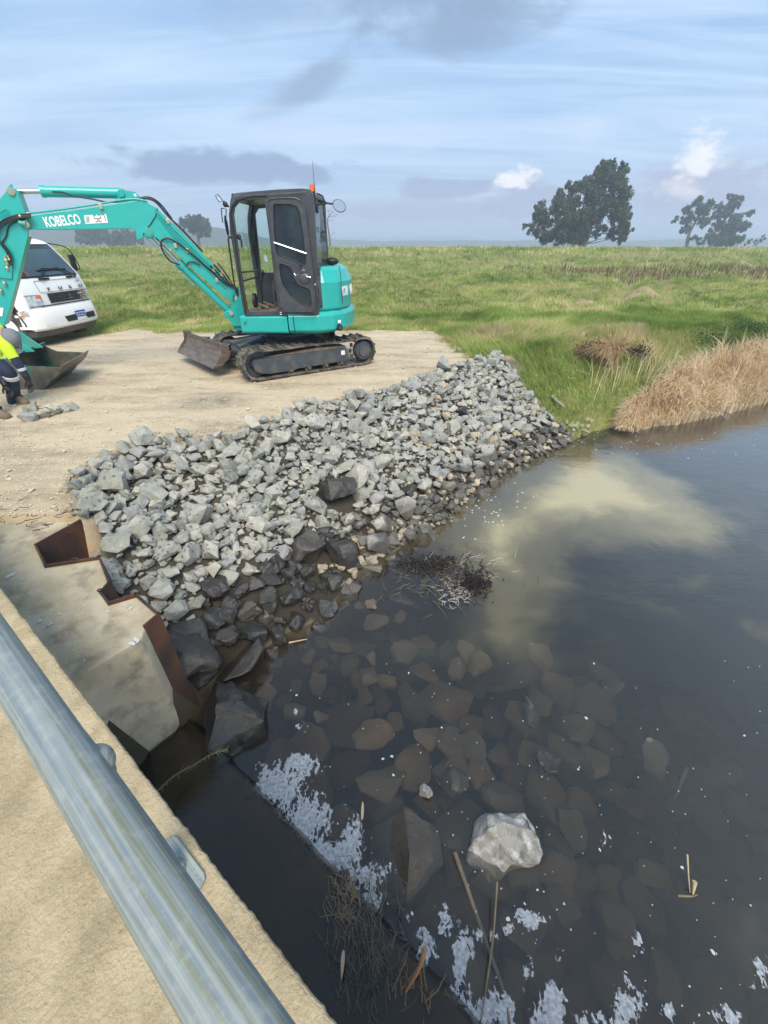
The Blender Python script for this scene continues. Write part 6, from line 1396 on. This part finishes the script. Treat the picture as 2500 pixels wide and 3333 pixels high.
# trees
BARK = mat('tree_bark', (.12, .10, .085), .9, c2=(.20, .17, .14), nscale=8)
TL_ = leafmat('gum_leaves', [(0, (.045, .068, .038)), (.5, (.095, .125, .065)), (1, (.19, .21, .13))], trans=.3)
def tree(name, Y, trunk, lobes, seed, label, cat, leaf=.4, dens=1.0, trunk_r=.4, lm=None, depth=.7, bare=False):
    """trunk: (u, v) points from the ground up; lobes: (u, v, radius) foliage masses, all read at distance Y"""
    rg = random.Random(seed); rgn = np.random.default_rng(seed); base = aty(trunk[0][0], trunk[0][1], Y); gz = float(ground_z(np.array([base.x]), np.array([Y]))[0]); base.z = gz-.1
    tr_ = empty(name, (base.x, Y, gz), label, cat); mb = MB(); pts = [base]+[aty(u, v, Y) for u, v in trunk[1:]]
    tp_ = curve_pts(pts, 5); n = len(tp_); mb.tube(tp_, trunk_r, 9, rs=[trunk_r*(1.25-.85*k/n) for k in range(n)]); sc_ = Y*cP/FPX; leaves = []
    def limb(a, b, r, wob):
        m1 = a.lerp(b, .35)+Vector((rg.gauss(0, wob), rg.gauss(0, wob), rg.uniform(0, wob))); m2 = a.lerp(b, .7)+Vector((rg.gauss(0, wob), rg.gauss(0, wob), rg.uniform(0, wob)))
        p = curve_pts([a, m1, m2, b], 3); k_ = len(p); mb.tube(p, r, 6, rs=[r*(1-.75*k/k_) for k in range(k_)], cap=False); return p
    for u, v, rr in lobes:
        c = aty(u, v, Y); R = rr*sc_*1.12; c.y += rg.uniform(-1, 1)*R*depth*1.5
        st = min(tp_[2:] or tp_, key=lambda q: (q-c).length+max(0, q.z-c.z)*3); ln = (c-st).length; lp = limb(st, c, trunk_r*.34*min(1, .35+R/4), ln*.07)
        ncl = max(5, int(16*dens*(R/2.2)**1.5)); 
        for k in range(ncl):
            d = Vector((rg.gauss(0, 1), rg.gauss(0, 1), rg.gauss(0, 1))).normalized()*R*rg.random()**.45; d.y *= .9; d.z *= .85; e = c+d; limb(lp[rg.randrange(len(lp)//2, len(lp))], e, trunk_r*.075, R*.08)
            if bare:
                for _ in range(4): limb(e, e+Vector((rg.gauss(0, R*.35), rg.gauss(0, R*.3), rg.uniform(-.05, .45)*R)), trunk_r*.03, R*.05)
                continue
            q = R*rg.uniform(.20, .36); m_ = int(95*dens*(q/.75)**1.1*(.42/leaf)**1.5)+8; w = rgn.normal(0, 1, (m_, 3)); w *= (q*rgn.random((m_, 1))**.4/np.linalg.norm(w, axis=1)[:, None]); w[:, 2] -= np.abs(rgn.normal(0, q*.45, m_)); leaves.append(w+np.array(e[:]))
    mb.build('trunk', BARK, tr_, smooth=60)
    if not bare:
        P = np.concatenate(leaves); P = P[P[:, 2] > gz+.05]; me, n_ = leafclump('crown', P, leaf, lm or TL_, rgn, asp=.4); sattr(me, 'rnd', np.repeat(np.clip(.5+.3*rgn.normal(0, 1, n_), 0, 1), 4)); obj('crown', me, tr_)
    return tr_
g1 = lambda x, y: (1700+.2411*x, 500+.2411*y)
LB = [(1080, 150, 95), (1200, 200, 110), (1350, 190, 70), (1370, 290, 80), (900, 400, 110), (1050, 330, 110), (1200, 400, 130), (640, 460, 100), (520, 520, 75), (780, 430, 90), (1400, 440, 70), (1050, 560, 150), (1250, 620, 140), (900, 560, 110), (650, 640, 110), (460, 730, 120), (290, 760, 110), (200, 740, 60), (620, 820, 150), (820, 800, 140), (1020, 800, 130), (1230, 820, 140), (1390, 790, 85), (1440, 850, 50), (300, 920, 110), (140, 980, 80), (60, 970, 50), (470, 980, 130), (680, 1000, 140), (860, 1000, 120), (1010, 1010, 80), (280, 1080, 100), (460, 1130, 110), (650, 1150, 110), (800, 1150, 90), (1340, 1020, 110), (1250, 1060, 80), (1420, 1030, 60), (1240, 1150, 40), (1360, 1150, 55), (1010, 1130, 35)]
tree('gum_tree', 88, [(1904, 800), (1906, 745), (1925, 690), (1960, 620), (1990, 570)], [(*g1(x, y), r*.2411) for x, y, r in LB], 5, 'large spreading gum tree with dense dark crown on the right behind the levee', 'tree', .34, 1.6, .42)
g2 = lambda x, y: (2150+.211*x, 600+.211*y)
tree('gum_tree', 150, [g2(420, 950), g2(430, 800), g2(500, 650), g2(600, 480)], [(*g2(x, y), r*.211) for x, y, r in [(560, 290, 80), (680, 330, 90), (400, 370, 60), (460, 400, 60), (760, 290, 50), (620, 430, 90), (430, 510, 70), (260, 530, 50), (340, 540, 50), (620, 590, 80), (420, 660, 60), (330, 710, 55), (500, 520, 70), (520, 820, 50), (440, 850, 40)]], 9, 'slender leaning gum tree left of a rounder one on the far right', 'tree', .6, 1.35, .45)
tree('gum_tree', 155, [g2(940, 950), g2(950, 750), g2(990, 550), g2(1060, 350)], [(*g2(x, y), r*.211) for x, y, r in [(1030, 190, 50), (1150, 230, 70), (1080, 290, 60), (900, 340, 70), (1210, 320, 50), (1110, 420, 80), (950, 460, 80), (860, 480, 60), (1230, 480, 90), (1350, 460, 60), (1400, 450, 40), (900, 620, 90), (1050, 600, 100), (1200, 620, 90), (1270, 680, 50), (960, 750, 110), (800, 780, 80), (1080, 800, 90), (720, 850, 80), (880, 870, 100), (1000, 880, 80), (1240, 720, 30), (640, 870, 50)]], 14, 'rounder hazy gum tree beside the slender leaning one on the far right', 'tree', .6, 1.35, .55)
tree('bush', 120, [(2402, 800), (2402, 785)], [(2390, 780, 14), (2405, 774, 16), (2420, 780, 15), (2380, 788, 10), (2432, 788, 9)], 21, 'bright green round bush below the far right gum trees', 'bush', .35, 1.2, .1, leafmat('bush_leaves', [(0, (.05, .10, .02)), (1, (.14, .22, .06))]))
tree('bush', 175, [(2466, 800), (2466, 788)], [(2450, 783, 9), (2460, 785, 10), (2475, 776, 10), (2482, 786, 7)], 22, 'small dark bush at the far right end of the horizon', 'bush', .5, 1.0, .1)
tree('gum_tree', 170, [(648, 812), (646, 780), (640, 755), (634, 735)], [(603, 722, 14), (622, 716, 17), (645, 714, 18), (664, 725, 15), (672, 742, 14), (655, 742, 16), (630, 745, 14), (612, 738, 13), (672, 760, 11), (655, 768, 10), (640, 722, 14)], 31, 'hazy round crowned gum tree seen under the excavator boom next to the cab', 'tree', .6, 1.35, .5)
tree('gum_tree', 200, [(300, 812), (300, 785), (300, 765)], [(256, 757, 12), (275, 752, 15), (300, 750, 16), (322, 752, 15), (345, 758, 14), (280, 772, 18), (310, 775, 18), (338, 778, 13), (265, 780, 12)], 33, 'hazy blue gum tree right of the white truck cab', 'tree', .8, 1.3, .6)
tree('gum_tree', 200, [(410, 812), (410, 790), (410, 770)], [(370, 780, 14), (385, 762, 15), (405, 756, 14), (425, 766, 15), (445, 776, 15), (400, 785, 20), (430, 792, 16), (360, 792, 12), (460, 788, 10)], 35, 'low wide hazy tree under the middle of the boom', 'tree', .8, 1.3, .6)
tree('dead_tree', 95, [(1076, 805), (1072, 770), (1066, 720), (1072, 700)], [(1085, 690, 18), (1068, 685, 12), (1098, 705, 14), (1085, 718, 12), (1086, 760, 8)], 41, 'bare dead tree with crooked branches right behind the cab', 'dead tree', .4, .6, .16, bare=True)
tree('dead_tree', 150, [(552, 812), (550, 770), (545, 730)], [(545, 712, 14), (532, 722, 10), (558, 725, 10)], 43, 'thin bare treetop showing just above the bend of the boom', 'dead tree', .4, .6, .2, bare=True)
# hills
def hillstrip(x0, x1, Y, h0, h1, seed, dep, m, step, env=None):
    xs = np.arange(x0, x1, step); hs = h0+(h1-h0)*fbm(xs*.006+seed, xs*0+seed, seed, 5)+.35*(h1-h0)*(fbm(xs*.05, xs*0, seed+2, 3)-.5)
    if env is not None: hs = hs*env(xs)
    co = []; 
    for k, (yy, f) in enumerate(((Y-dep, 0), (Y-dep*.4, .7), (Y, 1), (Y+dep, 0))): co.append(np.stack([xs, np.full_like(xs, yy)+f*10*np.sin(xs*.02), hs*f-1.0*(f == 0)], -1))
    n = len(xs); i = np.arange(4*n).reshape(4, n); q = np.stack([i[:-1, :-1], i[:-1, 1:], i[1:, 1:], i[1:, :-1]], -1).reshape(-1, 4); me = bpy.data.meshes.new('hills'); fill(me, np.concatenate(co), q); me.materials.append(m)
    tag(obj('hills', me), kind='structure')
HM_ = mat('wooded_hill', (.045, .06, .03), .95, c2=(.08, .09, .05), nscale=.05)
hillstrip(-1500, 2600, 1500, 12, 27, 3, 120, HM_, 9)
hillstrip(-1200, 1900, 700, 5, 12, 8, 60, HM_, 4)
hillstrip(-580, -70, 400, 9, 24, 5, 40, HM_, 1.6, lambda x: np.clip((-75-x)/110, 0, 1)**.6)
# floating and stranded plant matter, foam
STK = mat('wet_stick', (.13, .10, .065), .6, c2=(.25, .2, .13), nscale=20); PST = mat('pale_stick', (.50, .40, .26), .7, c2=(.36, .28, .18), nscale=20)
def stick(pts, r, m, name, lab, cat, zs=None):
    p = [atz(u, v, z) for u, v, z in pts]; return tag(MB().tube(curve_pts(p, 4), r, 7, rs=[r*(1-.6*k/(4*(len(p)-1))) for k in range(4*(len(p)-1)+1)]).build(name, m, smooth=60), lab, cat)
stick([(1480, 2775, WZ+.02), (1520, 2890, WZ+.005), (1580, 3060, WZ-.02), (1640, 3230, WZ-.01), (1660, 3333, WZ+.01)], .014, STK, 'branch', 'long brown branch lying in the water below the pale rock', 'branch')
stick([(1618, 2870, -.93), (1605, 3050, -.98), (1580, 3230, -1.02), (1565, 3330, -1.04)], .006, STK, 'stalk', 'thin dark stalk slanting across the long branch', 'stalk')
stick([(2237, 2782, -.86), (2241, 2850, -.96), (2246, 2905, WZ)], .005, PST, 'reed_stub', 'pale upright reed stub sticking out of the open water', 'reed')
stick([(2262, 2870, -.99), (2255, 2910, WZ)], .012, PST, 'reed_stub', 'short thick broken reed beside the taller stub', 'reed')
stick([(2205, 2915, WZ), (2250, 2917, WZ+.005), (2270, 2912, WZ)], .007, STK, 'twig', 'dark floating twig at the foot of the reed stubs', 'twig')
stick([(2235, 2500, WZ-.03), (2195, 2600, WZ-.06)], .014, STK, 'sunken_branch', 'brown sunken branch towards the right of the pool', 'branch')
stick([(1796, 1290, -.50), (1812, 1305, -.52), (1838, 1325, -.58)], .035, mat('weathered_log', (.33, .29, .23), .8, c2=(.22, .19, .15), nscale=12), 'log', 'short weathered log where the stones meet the grass', 'log')
stick([(940, 2092, WZ+.03), (1000, 2080, WZ+.02)], .008, PST, 'stick', 'short pale stick floating by the dark boulders', 'stick')
def twigs(name, cu, cv, su, sv, n, z, m, lab, cat, seed, ln=.25, up=.06, r0=.003, az=None, kind=None):
    rg = random.Random(seed); mb = MB()
    for _ in range(n):
        c = atz(cu+rg.gauss(0, su), cv+rg.gauss(0, sv), z+rg.uniform(0, up*.5)); a = rg.uniform(0, 6.28) if az is None else rg.gauss(az, .5); l = ln*rg.uniform(.3, 1.2); d = Vector((math.cos(a), math.sin(a), rg.gauss(0, up/ln*.6)))
        mb.tube([c, c+d*l*.5+Vector((rg.gauss(0, .02), rg.gauss(0, .02), 0)), c+d*l], r0, 5, rs=[r0, r0*.8, r0*.3])
    o = mb.build(name, m); return tag(o, lab, cat, kind='stuff' if kind else None)
twigs('driftwood', 1430, 1880, 95, 42, 170, WZ, STK, 'raft of dark twigs and rotten stems floating off the stone slope', 'debris', 1, .2, .03, .0025, None, 1)
twigs('driftwood', 1560, 1830, 50, 25, 26, WZ, mat('foamy_twig', (.40, .38, .36), .7), 'pale froth covered twigs at the outer end of the raft', 'debris', 2, .2, .02, .0025, .4, 1)
twigs('driftwood', 1400, 1835, 50, 15, 260, WZ+.01, PEAT, 'black rotten plant matter in the middle of the raft', 'debris', 3, .05, .05, .006, None, 1)
twigs('driftwood', 1545, 1895, 28, 20, 260, WZ+.01, PEAT, 'black weed ball at the tip of the raft', 'debris', 4, .045, .06, .006, None, 1)
twigs('flotsam', 1480, 1930, 30, 20, 80, WZ+.005, mat('froth_debris', (.30, .27, .25), .8), 'pale scum and leaf scraps beside the black weed ball', 'debris', 6, .06, .02, .005, None, 1)
twigs('flotsam', 1130, 2960, 28, 70, 110, -.955, STK, 'tangled dead reed stems caught on the crest of the weir', 'debris', 5, .10, .03, .0028, 1.9, 1)
twigs('flotsam', 1200, 3150, 50, 95, 190, -.955, mat('dark_reed', (.05, .045, .035), .6, c2=(.20, .16, .10), nscale=25), 'dark matted reeds over the near end of the weir', 'debris', 7, .14, .03, .003, 1.7, 1)
twigs('flotsam', 1340, 3260, 45, 45, 14, -.95, mat('rust_reed', (.16, .09, .045), .6), 'rust brown reed pieces at the near end of the weir crest', 'debris', 8, .13, .03, .004, 1.1, 1)
stick([(1383, 3085, -.80), (1365, 3150, -.86), (1320, 3230, -.93)], .013, mat('cut_reed', (.34, .19, .08), .7, c2=(.22, .12, .06), nscale=30), 'reed_stub', 'thick rust brown cut reed leaning over the weir crest', 'reed')
lf = MB(); c = atz(1115, 3140, -.90); lf.plate([c+Vector((.012*math.sin(t)*math.sin(t/2), -.05*math.cos(t), .01*math.cos(t))) for t in [2*PI*k/12 for k in range(12)]], (), (0, 0, .0015)); tag(lf.build('fallen_leaf', mat('pink_leaf', (.50, .33, .24), .6)), 'pinkish fallen leaf resting on the reeds over the weir', 'leaf')
lf = MB(); c = atz(1180, 2640, WZ+.01); lf.plate([c+Vector((.008*math.sin(t), -.05*math.cos(t), .004)) for t in [2*PI*k/12 for k in range(12)]], (), (0, 0, .0015)); tag(lf.build('fallen_leaf', mat('tan_leaf', (.46, .34, .2), .6)), 'narrow tan leaf floating on the foam', 'leaf')
# green sprig over the weir
sp_ = MB(); stem = curve_pts([atz(497, 2590, -.80), atz(560, 2530, -.84), atz(630, 2490, -.86), atz(690, 2455, -.86), atz(738, 2440, -.87)], 8); sp_.tube(stem, .002, 5); rg = random.Random(3)
for p in stem[::1]:
    for s in (-1, 1):
        d = Vector((rg.uniform(.2, 1), s*rg.uniform(.4, 1), rg.uniform(-.1, .5))).normalized()*rg.uniform(.02, .05); w_ = d.cross(Vector((0, 0, 1))).normalized()*.0022; sp_.add([p-w_, p+w_, p+d], [(0, 1, 2)])
tag(sp_.build('grass_sprig', leafmat('sprig', [(0, (.28, .30, .14)), (1, (.30, .34, .18))])), 'thin runner of couch grass hanging over the weir beside the concrete wall', 'grass')
twigs('vine', 70, 1690, 60, 25, 26, ABZ+.09, mat('purple_twig', (.05, .03, .035), .8), 'dark creeping twigs lying on the gravel at the left edge', 'twigs', 11, .10, .02, .0035, 0.1, 1)
twigs('dead_stalks', 1830, 1180, 45, 22, 34, -.22, PST, 'pale dry stalks lying in the grass next to the stones', 'stalks', 12, .34, .16, .004, .5, 1)
# foam
fo = bpy.data.materials.new('river_foam'); fo.use_nodes = True; nt = fo.node_tree; nt.nodes.clear(); out = N(nt, 'ShaderNodeOutputMaterial'); tc = N(nt, 'ShaderNodeTexCoord')
at = N(nt, 'ShaderNodeAttribute'); at.attribute_name = 'foam'
nA = N(nt, 'ShaderNodeTexNoise', i={'Scale': 9, 'Detail': 10, 'Roughness': .68, 'Distortion': 1.4}); L(nt, tc.outputs['Object'], nA.inputs[0])
vB = N(nt, 'ShaderNodeTexVoronoi', i={'Scale': 22}); vB.feature = 'DISTANCE_TO_EDGE'; L(nt, tc.outputs['Object'], vB.inputs[0])
nC = N(nt, 'ShaderNodeTexNoise', i={'Scale': 60, 'Detail': 4, 'Roughness': .7}); L(nt, tc.outputs['Object'], nC.inputs[0])
fmp = N(nt, 'ShaderNodeMapping'); fmp.inputs['Rotation'].default_value = (0, 0, -math.atan2(cd.y, cd.x)); fmp.inputs['Scale'].default_value = (1.35, .85, 1); L(nt, tc.outputs['Object'], fmp.inputs[0])
L(nt, fmp.outputs[0], nA.inputs[0])
nD = N(nt, 'ShaderNodeTexNoise', i={'Scale': 5, 'Detail': 5, 'Roughness': .6, 'Distortion': 1.3}); L(nt, fmp.outputs[0], nD.inputs[0])
wv = N(nt, 'ShaderNodeVectorMath'); wv.operation = 'MULTIPLY_ADD'; L(nt, nA.outputs['Color'], wv.inputs[0]); wv.inputs[1].default_value = (.14, .14, 0); L(nt, fmp.outputs[0], wv.inputs[2])
vC = N(nt, 'ShaderNodeTexVoronoi', i={'Scale': 34}); L(nt, wv.outputs[0], vC.inputs[0])
v_ = math_(nt, 'ADD', math_(nt, 'MULTIPLY', at.outputs['Fac'], 1.1), math_(nt, 'MULTIPLY', math_(nt, 'SUBTRACT', nD.outputs[0], .5), 2.3))
v_ = math_(nt, 'ADD', math_(nt, 'MINIMUM', v_, .93), math_(nt, 'ADD', vC.outputs['Distance'], math_(nt, 'MULTIPLY', math_(nt, 'SUBTRACT', nC.outputs[0], .5), .5)))
al = math_(nt, 'MULTIPLY', ramp(nt, v_, [(.98, 0), (1.5, 1)]), ramp(nt, at.outputs['Fac'], [(0, 0), (.1, 1)]))
df = N(nt, 'ShaderNodeBsdfDiffuse'); L(nt, ramp(nt, nC.outputs[0], [(.35, (.26, .30, .34)), (.65, (.58, .62, .68))]), df.inputs[0]); tr = N(nt, 'ShaderNodeBsdfTransparent'); mx = N(nt, 'ShaderNodeMixShader'); L(nt, math_(nt, 'MULTIPLY', al, .68), mx.inputs[0]); L(nt, tr.outputs[0], mx.inputs[1]); L(nt, df.outputs[0], mx.inputs[2]); L(nt, mx.outputs[0], out.inputs[0])
FB = [(900, 2560, 110, 80, .9), (980, 2500, 70, 50, .75), (1000, 2680, 80, 110, .8), (1060, 2790, 90, 60, 1.0), (1150, 2730, 40, 90, .75), (900, 2660, 40, 100, .75), (840, 2560, 60, 60, .6), (1190, 2860, 60, 50, .6), (1250, 2830, 40, 30, .5), (1200, 2930, 60, 40, .55), (1390, 3080, 35, 70, .5), (1450, 3010, 40, 60, .6), (1500, 3120, 40, 110, .85), (1560, 3050, 60, 35, .6), (1460, 3250, 110, 50, .9), (1600, 3290, 80, 70, .85), (1730, 2990, 60, 35, .7), (1790, 3290, 55, 90, .85), (2040, 3280, 60, 90, .9), (1920, 3330, 60, 50, .6), (2360, 3310, 50, 40, .6), (1970, 2730, 22, 30, .5), (2080, 3060, 18, 45, .5), (2470, 3170, 40, 60, .5), (2180, 3290, 30, 40, .6), (1660, 3020, 25, 25, .5), (1720, 3160, 20, 60, .5), (1830, 3100, 18, 40, .5), (980, 2370, 25, 15, .4), (960, 2320, 12, 14, .5), (1330, 2990, 18, 25, .5)]
xs, ys = np.arange(-1.2, 3.4, .02), np.arange(-.3, 2.0, .02); Xf, Yf = np.meshgrid(xs, ys); F_ = np.zeros_like(Xf)
d0 = Yf*cP-(WZ-CAMZ)*sP; Uf = 1250+FPX*Xf/d0; Vf = 1666.5-FPX*(Yf*sP+(WZ-CAMZ)*cP)/d0
for u, v, a, b, s in FB: F_ = np.maximum(F_, s*np.clip(1.25-np.hypot((Uf-u)/a, (Vf-v)/b), 0, 1))
F_ *= ((Uf-700)*1.07 > (Vf-2440)*1.0-6)
me, _, _, _ = grid_mesh('foam', xs, ys, lambda X, Y: np.full_like(X, WZ+.004), fo); sattr(me, 'foam', F_); tag(obj('foam', me), 'white lacy foam below the weir crest and trailing down the pool', 'foam', kind='stuff')
fb = MB(); rg = random.Random(17); fmw = mat('foam_flecks', (.48, .52, .57), .9)
for _ in range(210):
    if rg.random() < .62: u, v = rg.uniform(800, 2480), rg.uniform(2150, 3320)
    else: t = rg.random(); u, v = 1250+t*1150+rg.gauss(0, 90), 2500+t*700+rg.gauss(0, 160)
    if (u-700)*1.03 < (v-2440)+30: continue
    p = atz(u, v, WZ+.003); r_ = rg.uniform(.002, .0055)*(2.4 if rg.random() < .10 else 1); splat(fb, p.x, p.y, WZ+.002, r_, rg, 8, .7, .004)
for _ in range(110):
    u, v = (rg.gauss(1590, 75), rg.gauss(1640, 50)) if rg.random() < .55 else (rg.uniform(1750, 2480), rg.gauss(1440, 28)-(0))
    p = atz(u, v, WZ+.003); splat(fb, p.x, p.y, WZ+.002, rg.uniform(.008, .022), rg, 9, .5, .004)
tag(fb.build('foam_flecks', fmw), 'small white foam flecks scattered over the pool', 'foam', kind='stuff')
# ------------------------------------------------------------------ haze
hz = bpy.data.materials.new('haze'); hz.use_nodes = True; nt = hz.node_tree; nt.nodes.clear(); out = N(nt, 'ShaderNodeOutputMaterial')
pv = N(nt, 'ShaderNodeVolumePrincipled'); pv.inputs['Color'].default_value = (.70, .81, 1.0, 1); pv.inputs['Density'].default_value = .0018; pv.inputs['Anisotropy'].default_value = .2; L(nt, pv.outputs[0], out.inputs['Volume'])
hb = MB().box((0, 1650, 12), (7600, 4400, 32)).build('haze', hz); tag(hb, kind='stuff')
hb['label'] = 'thin bluish smoke haze over the far trees and hills'
